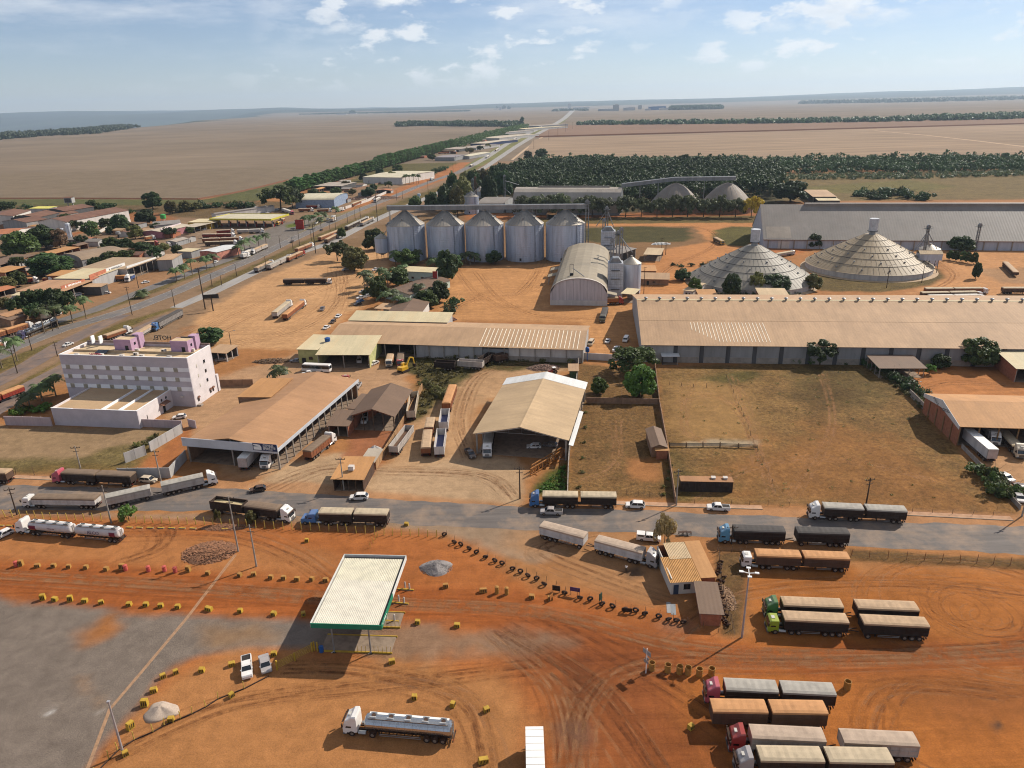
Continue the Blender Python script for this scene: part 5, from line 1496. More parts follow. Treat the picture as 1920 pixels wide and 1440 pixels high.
# cone domes
def cone_dome(label,cx,cy,r,h,wallh,neck,roofm,shadowboxes=True):
 t = thing('storage_dome',label,'dome',(cx,cy,0),0,'cone roofed storage domes')
 part('wall',mat('pale_dome_wall',C(196,192,188),.85,var=.15,streak=True),lambda m: m.loft([ring(r,0,64),ring(r,wallh,64)]),t)
 part('apron',mat('pale_apron',C(196,168,136),.95,var=.15),lambda m: m.loft([ring(r + 2.6,0.02,64),ring(r + .01,.3,64)],False),t)
 rr = [1.0,.84,.69,.54,.39,.25,.11]
 hs = [wallh + (h - wallh) * (1 - k) ** 0.93 for k in rr]
 rf = part('roof',roofm,lambda m: m.loft([ring(r * 1.01,wallh - .1,64)] + [q for k,z in zip(rr,hs) for q in (ring(r * k,z,64),)]),t)
 for k,z in zip(rr[1:-1],hs[1:-1]):
  part('ring_step',DSTEEL,lambda m: m.loft([ring(r * k + .1,z - .02,64),ring(r * k + .08,z + .16,64),ring(r * k - .15,z + .2,64)],False),rf)
 for j in range(6):
  n = [72,64,56,44,32,20][j]
  for i in range(n):
   a = 2 * math.pi * i / n
   if math.sin(a) > .75:
    continue
   part('seam',roofm,lambda m: m.bar((r * rr[j] - .1,0,hs[j] + .08),(r * rr[j + 1] + .1,0,hs[j + 1] + .08),.1,.07),rf,key=('dseam',r,j),rz=a)
 for j,n in ((1,14),(2,12),(3,10),(4,8)):
  for i in range(n):
   a = 2 * math.pi * (i + .3 * j) / n
   k = (rr[j] * .5 + rr[j - 1] * .5); z = (hs[j] + hs[j - 1]) / 2
   part('vent',ALU_D,lambda m: m.box(-.35,.35,-.3,.3,-.1,.6),rf,key='dvent',loc=(r * k * math.cos(a),r * k * math.sin(a),z),rz=a)
 nk = part('neck',ALU_D,lambda m: m.loft([ring(1.7,hs[-1] - .4,16),ring(1.5,hs[-1] + 1.8,16)]),t)
 part('head_house',mat('pale_head_house',C(206,208,212),.6,.1),lambda m: m.loft([ring(2.3,hs[-1] + 1.8,8),ring(2.5,hs[-1] + neck,8)]),t)
 part('rail',DSTEEL,lambda m: m.loft([ring(2.7,hs[-1] + 1.7,12),ring(2.7,hs[-1] + 2.0,12)],False),t)
DOME1 = roofmat('dome_grey_sheet',C(168,158,142),0,60,0.0,rust=C(140,126,112),rustamt=.5,rough=.6)
DOME2 = roofmat('dome_ochre_sheet',C(186,164,132),0,60,0.0,rust=C(146,124,98),rustamt=.5,rough=.6)
cone_dome('left grey cone roofed storage dome with head house',127.5,376,31.5,21.0,2.8,8.4,DOME1)
cone_dome('right ochre cone roofed storage dome, the larger of the two',200.5,401,32.5,20.8,3.2,8.6,DOME2)
# hopper house on stilts with spouts, right of the domes
def hopper_house():
 a = Vector(g(1722,512)); t = thing('hopper_house','galvanised hopper house on tall stilts right of the domes','hopper')
 t.location = a; t.rotation_euler = (0,0,-.15)
 for i in range(3):
  for j in range(2):
   part('leg',DSTEEL,lambda m: m.box(-.12,.12,-.12,.12,0,7),t,key='hhl',loc=(i * 4.5,j * 4,0))
 part('body',ALU,lambda m: m.box(-1,10.4,-.6,4.8,7,10.4),t)
 part('roof',roofmat('pale_sheet',C(206,178,140),0,.9),lambda m: roof_slab(m,[(-.6,10.4),(2.1,11.8),(4.8,10.4)],-1.2,10.6,'x',.1,.2),t)
 part('brace',DSTEEL,lambda m: [m.bar((0,0,1),(4.5,0,6),.1),m.bar((4.5,0,1),(9,0,6),.1),m.bar((0,0,3.5),(9,0,3.5),.1)],t)
 b = Vector(g(1731,503))
 elevator('spout_tower','spout tower with spread pipes above the hopper house',b.x,b.y + 2,22,1.0,[(-5,0,20,11),(-2.2,1,20,11),(3,1,20,11),(7,0,20,10),(-12,-2,16,4)],group=None)
 c = Vector(g(1828,470)); elevator('spout_tower','thin metal tower before the grey warehouse, right of the palms',c.x,c.y,15,1.2,[])
 silo('hopper_bin','blue grey bin half hidden by the right dome',238,408,5.5,9,2.2,20)
hopper_house()
# long grey warehouse at the back right
def grey_warehouse():
 fr = Fr((1432,448),(1960,452),(1960,440),6.0)
 fr.L = 190; fr.W = 56
 t,fr = shed('grain_warehouse','huge grey steep roofed grain warehouse behind the domes','warehouse',None,None,None,6.0,18.0,'x',roof=GREYR,wall=mat('pale_gable_sheet',C(196,200,210),.7,.1,var=.12,streak=True),fr=fr,over=.8,endover=.3,th=.2)
 part('ridge_monitor',GREYR,lambda m: m.extr([(28,26.2,22.9),(28,29.8,22.9),(28,29.8,24.9),(28,28,25.3),(28,26.2,24.9)],(163,0,0)),t)
 part('eave_gutter',RUST,lambda m: m.box(-.3,190,-1.1,-.85,5.4,5.7),t)
 for i in range(24):
  x = 3 + i * 7.9
  part('pilaster',CONC,lambda m: m.box(-.3,.3,-.5,-.012,0,5.6),t,key='gwp',loc=(x,0,0))
 part('door',WHITE,lambda m: m.box(9,16,-.3,-.02,0,4.6),t)
 part('roof_patch',roofmat('paler_patch',C(170,156,140),0,1.6),lambda m: m.extr([(2,.6,6.6),(17,.6,6.6),(17,.6,6.64),(2,.6,6.64)],(0,9,9 * 18 / 28)),t)
 return fr
grey_warehouse()
# rear estate: barrel warehouse, low domes, conveyor
def rear_estate():
 a = Vector(g(962,400)).xy; b = Vector(g(1161,403)).xy
 fr = Fr((962,402),(1161,404),(1161,400),0)
 fr.W = 34
 t,fr = shed('barrel_warehouse','long rear barrel warehouse half hidden behind a row of trees','warehouse',None,None,None,2.0,19.5,'x','arch',roof=roofmat('rear_barrel_sheet',C(178,166,152),0,1.5,rust=C(146,134,120),rustamt=.5),wall=ALU_D,fr=fr,over=.1,th=.2)
 part('ridge_cover',GREYR,lambda m: m.extr([(20,16,21.4),(20,18,21.4),(20,18,22.6),(20,16,22.6)],(fr.L - 30,0,0)),t)
 for k,x in enumerate((1275,1374)):
  p = Vector(g(x,402)); r = 23
  q = thing('low_dome',['left','right'][k] + ' low grey dome under the rear sloping conveyor','dome',(p.x,p.y + 21,0),0,'rear low domes')
  dm = roofmat('low_dome_sheet',C(160,146,132),0,60,0,rust=C(130,112,98),rustamt=.6)
  part('wall',PLASTER,lambda m: m.loft([ring(r,0,40),ring(r,4,40)]),q)
  rf = part('roof',dm,lambda m: m.loft([ring(r * 1.01 * (1 - f) ** .62 + .4,4 + 20 * f,40) for f in np.linspace(0,1,9)]),q,smooth=True)
  for i in range(20):
   an = 2 * math.pi * i / 20
   part('seam',ALU_D,lambda m: [m.bar((r * (1 - f0) ** .62 + .45,0,4.1 + 20 * f0),(r * (1 - f1) ** .62 + .45,0,4.1 + 20 * f1),.12) for f0,f1 in zip(np.linspace(0,.95,9)[:-1],np.linspace(0,.95,9)[1:])],rf,key='ldseam',rz=an)
 A = Vector((*(Vector((fr.o.x,fr.o.y)) + fr.ux * fr.L + fr.uy * 17),21.5))
 d1 = Vector(g(1275,402)); d2 = Vector(g(1374,402))
 mid = Vector((d1.x - 2,d1.y + 21,25.5))
 beam('conveyor_gallery','sloping grey conveyor rising from the rear barrel warehouse','conveyor',A,mid,3,3,ALU_D,legs=(.35,.7))
 beam('conveyor_gallery','level grey conveyor crossing the tops of the rear domes','conveyor',mid + Vector((.2,0,0)),(d2.x + 6,d2.y + 20,25.8),3,3,ALU_D,legs=(.5,))
 shed('intake_shed','low curved grey shed left of the rear barrel warehouse','shed',(896,384),(945,384),(944,372),7,3,'x','arch',roof=GREYR,wall=GREYW)
 p = Vector(g(884,402)); silo('grain_silo','lone grey silo behind the left end of the conveyor gallery',p.x,p.y + 6.5,6.6,15,4,30)
 p = Vector(g(901,380)); silo('hopper_bin','small cone topped hopper bin among the trees by the highway',p.x,p.y + 4,6,6,4,20,legs=6)
 for x,y,top,lab,sp in ((888,388,338,'left thin mast of the rear elevator group',[(3,3,22,12)]),(893,388,334,'rust red mast of the rear elevator group',[(5,3,24,14)]),(947,385,331,'tall pale elevator left of the rear barrel warehouse',[(14,8,23,18),(6,2,16,10)]),(919,382,350,'short thin mast in the rear estate',[(8,2,14,6)])):
  q = g(x,y); elevator('bucket_elevator',lab,q[0],q[1],hgt(x,y,top),1.2,sp,mat_=RUST if 'rust' in lab else None,platform=False)
 shed('small_hut','low white roofed porch before the rear silo group','porch',(948,390),(960,390),(960,387),4,.3,'x','mono',roof=WHITER,wall=GREYW)
 shed('gate_hut','tan gate hut beneath the conveyor gallery','hut',(1025,402),(1040,402),(1040,397),4,.3,'x','mono',roof=ORANGE,wall=PLASTER,open='f',ncol=2)
 shed('farm_shed','tan roofed farm shed behind the grey warehouse','shed',(1525,369),(1568,369),(1562,358),6,1,'x','mono',roof=TAN,wall=DARKW,open='f')
 shed('farm_shed','second lower tan roof behind the grey warehouse','shed',(1535,376),(1575,376),(1570,371),4.5,.6,'x','mono',roof=CREAM,wall=DARKW)
rear_estate()
# estate offices among the palms
def offices():
 LG = mat('pale_green_wall',C(206,220,206),.85,var=.08)
 shed('office_building','pale green office block beside the tall dark tree','office',(752,508),(814,511),(814,503),5.5,.3,'x','mono',roof=CREAM,wall=LG,doors=(('f',6,1.5,(1.5,2.6),GLASS),('f',12,1.5,(1.5,2.6),GLASS),('f',17,1.5,(.05,2.2),DSTEEL)))
 shed('office_building','brown roofed office with white gables among the palms','office',(722,546),(768,552),(800,520),4.0,1.4,'y',roof=BROWN,wall=LG,over=.4,doors=(('r',3,1.4,(1,2.2),GLASS),('r',7,1.4,(1,2.2),GLASS),('r',11,1.4,(1,2.2),GLASS)))
 shed('office_building','brown tiled canteen behind the rear shed','canteen',(722,592),(785,592),(800,566),4.2,1.5,'y',roof=BROWN,wall=WHITE,over=.4)
 shed('porch','flat tan porch roof beside the canteen','porch',(704,578),(732,580),(745,572),3.4,.3,'x','mono',roof=TAN,wall=CONC,open='flr',ncol=3,colw=.2)
 p = g(817,540); t = thing('sign_board','tall red and white sign panel at the corner of the offices','sign',p,-.1)
 part('post',WHITE,lambda m: [m.box(-1,-.85,-.08,.08,0,9),m.box(.85,1,-.08,.08,0,9)],t)
 part('panel',REDP,lambda m: m.box(-1.2,1.2,-.15,.15,4.5,9),t); part('panel_edge',WHITE,lambda m: m.box(1.21,1.5,-.16,.16,4.5,9.2),t)
offices()

# roadside town on the left
PINK = mat('faded_pink_wall',C(186,124,128),.9,var=.15)
def town():
 T = [
  # name, label, cat, A, B, C, eave, rise, ridge, kind, roof, wall, open
  ('factory','largest rust roofed factory hall with long white side wall','factory',(71,415),(125,416),(224,394),8,2.6,'y','gable',RUST,WHITE,''),
  ('factory','small rust roofed hall left of the largest factory','factory',(4,415),(49,417),(70,410),7,2,'y','gable',RUST,GREYW,''),
  ('factory','dark gabled hall behind the small rust roofed one','factory',(20,409),(70,408),(92,399),8,2.4,'y','gable',RUST,DARKW,''),
  ('factory','wide brown roof at the far left edge of the town','factory',(-40,408),(24,405),(66,394),7,2,'y','gable',RUST,WHITE,''),
  ('factory','dark gabled hall behind the row of small tanks','factory',(79,395),(122,396),(162,387),8,2.2,'y','gable',RUST,DARKW,''),
  ('factory','brown roofed hall between the two groups of tanks','factory',(90,403),(108,404),(122,397),6,1.5,'y','gable',RUST,PALE,''),
  ('shed','bright yellow roofed shed behind the factories','shed',(55,391),(90,391),(95,388),6,.5,'x','mono',mat('bright_yellow_roof',C(226,214,110),.7),PALE,''),
  ('house','orange tiled house under trees at the left edge','house',(-20,440),(24,438),(32,428),4,1.5,'x','gable',TILE,WHITE,''),
  ('barrel_shed','arched roof shed with dark end wall in the town','shed',(114,481),(153,487),(211,469),5,2.6,'y','arch',roofmat('town_barrel_sheet',C(158,134,110),1,1.0),GREYW,''),
  ('shed','orange roofed open shed left of the arched shed','shed',(78,474),(104,475),(134,464),5,.4,'x','mono',ORANGE,BRICK,'fr'),
  ('shed','long dark brown roof behind the orange roofs of the town','shed',(0,497),(66,478),(60,470),4.5,.5,'x','mono',BROWN0,PLASTER,'f'),
  ('shed','orange roofed open shed at the left edge','shed',(-25,510),(9,511),(37,501),5,.4,'x','mono',ORANGE,BRICK,'r'),
  ('shed','tan roofed store below the big dark tree','shed',(88,517),(121,517),(146,508),4.5,.4,'x','mono',ORANGE,BRICK,''),
  ('shop','cream roofed tyre shop behind the orange and white signs','shop',(102,522),(169,523),(212,506),6,.6,'x','mono',CREAM,PALE,''),
  ('shop','broad tan roofed parts shop with white roadside fascia','shop',(147,504),(237,505),(293,485),6.2,.5,'x','mono',roofmat('shop_tan_sheet',C(182,154,122),0,1),PALE,'r'),
  ('shop','grey walled shop at the end of the white fascia','shop',(294,488),(322,487),(342,477),6.5,.4,'x','mono',TAN,GREYW,''),
  ('shop','pink walled restaurant with white gable and orange awning','restaurant',(268,434),(303,435),(340,422),5,1,'y','gable',roofmat('pale_sheet2',C(204,188,164),1,.9),PINK,''),
  ('shop','row of arcaded shops beside the petrol station','shop',(340,425),(364,426),(386,416),4.6,.4,'x','mono',roofmat('pale_sheet2',C(204,188,164),1,.9),DARKW,'r'),
  ('shed','grey roofed store behind the pink restaurant','shed',(288,423),(338,419),(342,413),5,.6,'x','mono',GREYR,PALE,''),
  ('long_roof','long narrow grey roof running up behind the petrol station','shed',(396,400),(404,401),(466,381),5,.5,'y','gable',GREYR,WHITE,''),
  ('shop','white roofed shop with orange and red roadside wall','shop',(374,471),(406,473),(436,461),5,.6,'y','gable',WHITER,mat('orange_red_wall',C(206,138,118),.85,var=.3),''),
  ('shop','small cream roofed shop before the orange one','shop',(333,471),(358,472),(369,467),4.4,.3,'x','mono',CREAM,GREYW,''),
  ('shop','tan roofed workshop with orange lettered fascia','shop',(32,546),(118,547),(160,528),5.6,.6,'x','mono',roofmat('workshop_tan_sheet',C(196,150,112),0,1),PLASTER,'r'),
  ('shop','cream veranda roof above the dense hedge trees','veranda',(22,554),(104,553),(112,546),5,.3,'x','mono',CREAM,PLASTER,'fl'),
  ('shop','dark walled store right of the orange lettered workshop','shop',(155,538),(188,538),(199,533),4.6,.3,'x','mono',TAN,DARKW,''),
  ('house','ochre angular house at the left edge above the trucks','house',(-12,592),(14,594),(29,577),4,.6,'y','gable',ORANGEy,PLASTER,''),
  ('dealership','cream vaulted truck dealership with blue glazed front','dealership',(553,375),(626,374),(634,364),8,2.5,'x','arch',roofmat('pale_sheet3',C(214,202,172),0,.9),mat('blue_white_wall',C(150,164,186),.6,var=.2),''),
  ('shed','flat dark roofed depot right of the dealership','depot',(588,349),(640,349),(648,342),5,.3,'x','mono',TOWNR,DARKW,'f'),
  ('warehouse','broad cream roofed warehouse with palms by the highway','warehouse',(680,332),(753,333),(795,321),8,1.2,'x','gable',roofmat('pale_sheet3',C(214,202,172),0,.9),WHITE,''),
  ('shed','dark flat roof shed among lined up trailers','shed',(825,280),(860,280),(862,276),5,.6,'x','mono',TOWNR,DARKW,'f'),
  ('shed','white roofed shed among lined up trailers','shed',(862,277),(893,277),(897,271),5,.6,'x','gable',TOWNR,PALE,''),
  ('shed','long mauve grey shed at the edge of the green plot','shed',(815,295),(852,295),(855,290),6,1,'x','gable',roofmat('mauve_sheet',C(150,140,140),0,1),GREYW,''),
  ('shed','pale grey gabled shed beside the mauve one','shed',(857,293),(880,293),(883,286),5,1.2,'y','gable',roofmat('pale_sheet3',C(190,188,190),0,.9),GREYW,''),
  ('warehouse','dark roofed warehouse further up the highway','warehouse',(882,269),(910,269),(904,262),5.5,1,'x','gable',roofmat('pale_sheet2',C(204,188,164),1,.9),NAVY,''),
  ('warehouse','cream warehouse where the tree line meets the highway','warehouse',(896,259),(936,259),(939,252),6,1,'x','gable',roofmat('pale_sheet2',C(204,188,164),1,.9),PALE,''),
  ('warehouse','white roofed warehouse before the last tall trees','warehouse',(925,249),(947,249),(948,245),6,1,'x','mono',TOWNR,PALE,''),
  ('warehouse','pale warehouse left of the highway narrowing','warehouse',(960,242),(985,242),(986,237),6,1,'x','gable',CREAM,PALE,''),
  ('warehouse','farthest white roofed warehouse beside the highway','warehouse',(985,236),(1010,236),(1011,233),6,1,'x','mono',TOWNR,GREYW,''),
 ]
 for n,lab,cat,A,B,Cc,ze,ri,rg,kd,rf,wl,op in T:
  shed(n,lab,cat,A,B,Cc,ze,ri,rg,kd,roof=rf,wall=wl,open=op,over=.4)
 # petrol station canopy
 fr = Fr((392,410),(508,411),(530,401),7.4)
 t = fr.thing('petrol_station','long cream petrol station canopy with yellow fascia','petrol station')
 L_,W_ = fr.L,fr.W
 yf = mat('yellow_fascia',C(216,200,70),.6)
 part('roof',roofmat('pale_sheet3',C(214,202,172),0,.9),lambda m: m.box(.3,L_ - .3,.3,W_ - .3,6.4,7.2),t)
 for b in ((0,L_,0,.28),(0,L_,W_ - .28,W_),):
  part('fascia',yf,lambda m: m.box(*b,6.2,7.6),t)
 for b in ((0,.28,.3,W_ - .3),(L_ - .28,L_,.3,W_ - .3)):
  part('fascia',yf,lambda m: m.box(*b,6.2,7.6),t)
 for i in range(7):
  for y in (W_ * .28,W_ * .72):
   part('column',WHITE,lambda m: m.box(-.35,.35,-.35,.35,0,6.3),t,key='pscol',loc=(4 + i * (L_ - 8) / 6,y,0))
   part('fuel_pump',REDP,lambda m: m.box(.8,1.7,-.4,.4,0,1.9),t,key='pspump',loc=(4 + i * (L_ - 8) / 6,y,0))
 shed('kiosk','yellow fronted kiosk at the end of the petrol canopy','kiosk',(352,417),(392,417),(394,411),5.5,.3,'x','mono',roof=CREAM,wall=mat('yellow_shop_wall',C(206,168,60),.8),over=.2)
 # roadside fascias with lettering
 def board(label,a,b,z0,z1,m_,txt=None,tm=LETW,sz=1.0):
  A = Vector(g(*a,z0)); B = Vector(g(*b,z0)); d = B - A; d.z = 0
  q = thing('sign_board',label,'sign',(A.x,A.y,0),math.atan2(d.y,d.x))
  part('panel',m_,lambda m: m.box(0,d.length,-.15,.15,z0,z1),q)
  for f_ in (.05,.5,.95):
   part('post',STEEL,lambda m: m.box(d.length * f_ - .1,d.length * f_ + .1,.16,.36,0,z1),q)
  if txt:
   marks(d.length * .7,sz * .7,tm,q,(d.length / 2,-.17,(z0 + z1) / 2),(R(90),0,0),1,6)
 OR = mat('orange_sign_panel',C(198,122,92),.7,var=.25)
 WS = mat('white_sign_panel',C(232,230,226),.6,var=.06)
 board('orange sign with a pale square on the roadside fascia',(169,526),(200,514),5.4,8.4,OR)
 board('white lettered sign between the orange sign and the parts shop',(200,513),(235,501),5.4,8.2,WS,True,LETG,2.0)
 board('long white fascia of the tan parts shop',(238,505),(293,487),5.8,7.6,WS)
 board('orange and white lettered fascia of the tan workshop',(116,545),(160,531),5.0,7.4,OR,True,LETW,2.2)
 board('pink white gable board of the restaurant',(302,434),(340,423),4.6,6.8,mat('pinkish_white',C(226,206,210),.7))
 # tanks, water towers
 for k,(xs,y,tp,nm) in enumerate((((122,127,132,137),402,391,'right'),((72,81,88,93),411,400,'left'))):
  for i,x in enumerate(xs):
   p = g(x,y); h = hgt(x,y,tp)
   q = thing('storage_tank',f'{ordn(i)} white tank from the left in the {nm} tank group at the factory','tank',p,0,f'{nm} factory tanks')
   part('body',PALE,lambda m: m.loft([ring(2.6,0,14),ring(2.6,h,14),ring(.4,h + 1,14)]),q,key=('ftk',k),smooth=False)
   part('ladder',DSTEEL,lambda m: m.box(-.25,.25,-2.8,-2.65,0,h),q,key=('ftl',k))
 p = g(134,391); t = thing('tower_house','small tank house on a tower above the factory roofs','tower',p,0)
 for sx in (-2.5,2.5):
  part('leg',PALE,lambda m: m.box(sx - .4,sx + .4,-.4,.4,0,6),t)
 part('house',PALE,lambda m: m.box(-4,4,-3,3,6,11),t); part('roof',RUST,lambda m: roof_slab(m,[(-3,11),(0,12),(3,11)],-4,4,'x',.1,.4),t); part('front',DARKW,lambda m: m.box(-3.5,3,-3.1,-3.01,6.5,10.5),t)
 for i,(x,y,tp,r) in enumerate(((121,452,429,1.2),(133,450,420,1.8))):
  p = g(x,y); h = hgt(x,y,tp)
  q = thing('water_tower',['thinner','thicker'][i] + ' of two tall white cylindrical water towers','water tower',p,0,'white water towers')
  part('shaft',mat('white_tower_paint',C(222,224,230),.5),lambda m: m.loft([ring(r,0,16),ring(r,h,16),ring(r * .9,h + .3,16)]),q)
  part('pipe',STEEL,lambda m: m.cyl((r + .15,-.2,0),(r + .15,-.2,h),.12,n=6),q)
 p = g(307,414); h = hgt(307,414,401)
 q = thing('water_tower','bright green water tank on white stilts in the field','water tower',p,0)
 gm = mat('bright_green_tank',C(80,176,90),.5)
 part('tank',gm,lambda m: m.loft([ring(2.0,h - 4.2,14),ring(2.4,h - 4,14),ring(2.4,h - .8,14),ring(.6,h,14)]),q)
 for i in range(4):
  a = math.pi / 4 + i * math.pi / 2
  part('leg',WHITE,lambda m: m.bar((2 * math.cos(a),2 * math.sin(a),0),(1.7 * math.cos(a),1.7 * math.sin(a),h - 4.1),.22),q)
 for i,(x,y,tp,lab,mt) in enumerate(((619,344,334,'white water tank tower behind the dealership',WHITE),(786,372,363,'pale blue and white tank column by the highway trees',mat('pale_blue_tank',C(170,196,214),.6)),(43,441,434,'white water tank among the town trees',WHITE),(223,446,434,'grey water tank on a frame by the white sheds',GREYW))):
  p = g(x,y); h = hgt(x,y,tp)
  q = thing('water_tower',lab,'water tower',p,0)
  part('tank',mt,lambda m: m.loft([ring(1.6,h * .55,12),ring(1.8,h * .6,12),ring(1.8,h * .95,12),ring(.5,h,12)]),q)
  part('stem',mt if i != 3 else DSTEEL,lambda m: m.cyl((0,0,0),(0,0,h * .56),.7,n=8),q)
 # low white walls
 yard_wall('boundary_wall','white wall zigzagging between the town trees',[(180,441),(205,428),(245,416)],2.4,WHITE,posts=8)
 yard_wall('boundary_wall','pale wall along the scrapyard beside the highway',[(648,392),(690,378),(735,358)],2.6,WHITE,posts=8)
 yard_wall('boundary_wall','white wall at the corner of the green plot',[(783,296),(795,293),(808,287)],3,WHITE,posts=10)
 yard_wall('boundary_wall','low white wall before the cream warehouse',[(735,346),(755,346)],3,WHITE,posts=6)
 yard_wall('boundary_wall','brown wall at the foot of the eucalyptus row',[(640,362),(700,348),(760,333)],2,PLASTER,posts=10)
 # far mills on the horizon
 for i,(x,y,w,h,lab,m_) in enumerate(((1155,208,60,45,'tall thin mill tower on the horizon',GREYW),(1180,207,120,22,'pale mill blocks on the horizon right of the thin tower',PALE),(1140,208,200,16,'long low hall on the horizon beside the highway',GREYW),
    (1233,206,170,26,'blue hall on the horizon left of the plantation',BLUEP),(1245,206,90,14,'low white hall before the blue horizon hall',WHITE),(1215,207,60,12,'small pale hall left of the blue horizon hall',PALE),(1200,205,40,34,'grey silo block on the horizon',GREYW),
    (640,215,160,9,'left white farm shed on the left horizon',WHITE),(662,214,110,9,'right white farm shed on the left horizon',WHITE),(930,207,60,14,'white farm shed beside two horizon trees',WHITE),(938,207,40,40,'pale farm silo block between two horizon trees',PALE),(917,207,120,6,'low white farm roof left of the horizon trees',WHITE),
    (1068,204,50,60,'tallest pale tower at the end of the highway',PALE),(1060,205,200,14,'long white hall at the end of the highway',WHITE),(1090,204,260,16,'long grey hall at the end of the highway',GREYW))):
  p = g(x,y)
  q = thing('mill',lab,'mill',p,-.05)
  k = min(1.0,p[1] / 7000); w *= k * 1.1; h *= k * 1.45
  part('block',m_,lambda m: m.box(-w / 2,w / 2,0,w * .5,0,h),q)
  part('roof',WHITER,lambda m: m.extr([(-w / 2 - 1,-1,h),(w / 2 + 1,-1,h),(0,-1,h * 1.12)],(0,w * .5 + 2,0)),q)
town()
# small houses and workshops packed between the larger roofs
def houses():
 Hs = [(20,462),(58,448),(118,462),(145,456),(160,470),(240,440),(262,444),(52,500),(20,520),(36,516),(70,508),(140,498),(178,500),(225,478),(250,486),(280,478),(305,484),(8,535),(15,562),(42,572),(6,610),(130,520),(200,524),(226,514),(310,446),(330,440),(180,458),(196,462),(250,428),(275,440),(10,430),(60,432),(365,455),(350,462),
   (655,372),(668,360),(690,352),(712,344),(640,380),(615,360),(600,362),(660,345),(720,362),(700,368),(805,296),(840,300),(870,283),(900,280),(905,272),(915,265),(920,258),(945,254),(955,248),(968,245),(850,288),(838,284)]
 rf = [BROWN0,TAN,TILE,ORANGE,BROWN0,TOWNR,RUST,GREYR]; wl = [PLASTER,PALE,BRICK,WHITE,GREYW]
 rd = random.Random(11)
 for i,(x,y) in enumerate(Hs):
  p = g(x,y); w = rd.uniform(8,15) * (1 if i < 34 else 1.4); d = rd.uniform(7,11); fr = Fr((x,y),(x + 4,y - 1),(x + 4,y - 3))
  fr.L = w; fr.W = d; a = R(rd.choice((75,78,80,-12,-9)))
  fr.o = Vector((p[0] - w / 2,p[1])); fr.ux = Vector((math.cos(a),math.sin(a))); fr.uy = Vector((-math.sin(a),math.cos(a))); fr.rz = a
  shed('house',f'{ordn(i)} small house of the packed town blocks, counted from the far left corner','house',None,None,None,rd.uniform(2.8,3.8),rd.uniform(.6,1.4),rd.choice('xy'),roof=rf[(i * 5) % 8],wall=wl[(i * 3) % 5],fr=fr,over=.5,group='small houses of the town',open=rd.choice(('','','f')),doors=(('f',1,1,(.05,2.1),DSTEEL),))
houses()

# vehicles
RUBBER = mat('tyre_rubber',C(38,34,32),.9,var=.2,dust=C(150,100,66),dustamt=.35)
RIM = mat('dusty_rim',C(150,136,122),.6,.3,var=.2)
CHAS = mat('chassis_black',C(40,36,34),.8,var=.25,dust=C(150,100,66),dustamt=.3)
WSCREEN = mat('windscreen',C(26,32,38),.12,spec=.7,var=.1)
LAMP = mat('lamp_glass',C(222,218,206),.25,spec=.6,var=.05)
TAIL = mat('tail_lamp',C(150,30,26),.4,var=.1)
CHROME = mat('dull_chrome',C(186,186,184),.3,.8,var=.1)
PAINT = {}
def paint(n):
 c = dict(white=(226,222,216),blue=(46,118,178),sky=(86,160,196),red=(164,40,46),pink=(206,92,112),lime=(150,176,40),green=(58,128,74),silver=(172,172,172),black=(38,38,40),grey=(120,120,122),
    cream=(220,206,180),yellow=(226,178,44),orange=(196,112,62),dkgreen=(52,74,58),brown=(120,84,60),navy=(40,54,96),ltgrey=(196,194,192))[n]
 return mat('vehicle_paint_' + n,C(*c,.95 if n == 'white' else .8),.38,var=.06,scale=.5,dust=C(178,126,86),dustamt=.32 if n != 'white' else .16,spec=.5,coat=.3)
BODYC = dict(dark=(52,44,40),brown=(92,70,56),rust=(150,92,60),black=(34,31,30),pale=(196,186,176),grey=(142,138,134),cream=(212,196,172),white=(216,210,204),red=(150,52,42),orange=(188,120,70),green=(70,96,76),blue=(60,90,140),olive=(104,96,70))
def bodym(n):
 return mat('trailer_side_' + n,C(*BODYC[n]),.75,var=.18,scale=.8,dust=C(166,112,74),dustamt=.22,streak=True)
TARPC = dict(dust=(196,164,130),grey=(176,168,156),orange=(206,150,100),brown=(134,112,92),cream=(200,180,150),black=(84,78,74),white=(226,216,202),pinkish=(192,168,146))
def tarpm(n):
 return mat('tarpaulin_' + n,C(*TARPC[n]),.85,var=.14,scale=.5)
def wheel(parent,x,y,r=.52,w=.34,dual=False):
 """tyre with its rim, axle along y"""
 s = 1 if y > 0 else -1
 ww = w * (1.9 if dual else 1)
 def tyre(m):
  prof = [(r * .55,-ww / 2),(r * .93,-ww / 2),(r,-ww / 2 + .05),(r,ww / 2 - .05),(r * .93,ww / 2),(r * .55,ww / 2)]
  n = 14
  m.loft([[(q * math.cos(2 * math.pi * i / n),yy,q * math.sin(2 * math.pi * i / n)) for i in range(n)] for q,yy in prof])
 o = part('wheel',RUBBER,tyre,parent,key=('tyre',r,ww),loc=(x,y - s * (ww / 2 - w / 2),r))
 part('rim',RIM,lambda m: m.cyl((0,s * ww * .5 - .005 * s,0),(0,s * ww * .5 + .03 * s,0),r * .55,r * .4,n=10),o,key=('rim',r,ww,s))
 return o
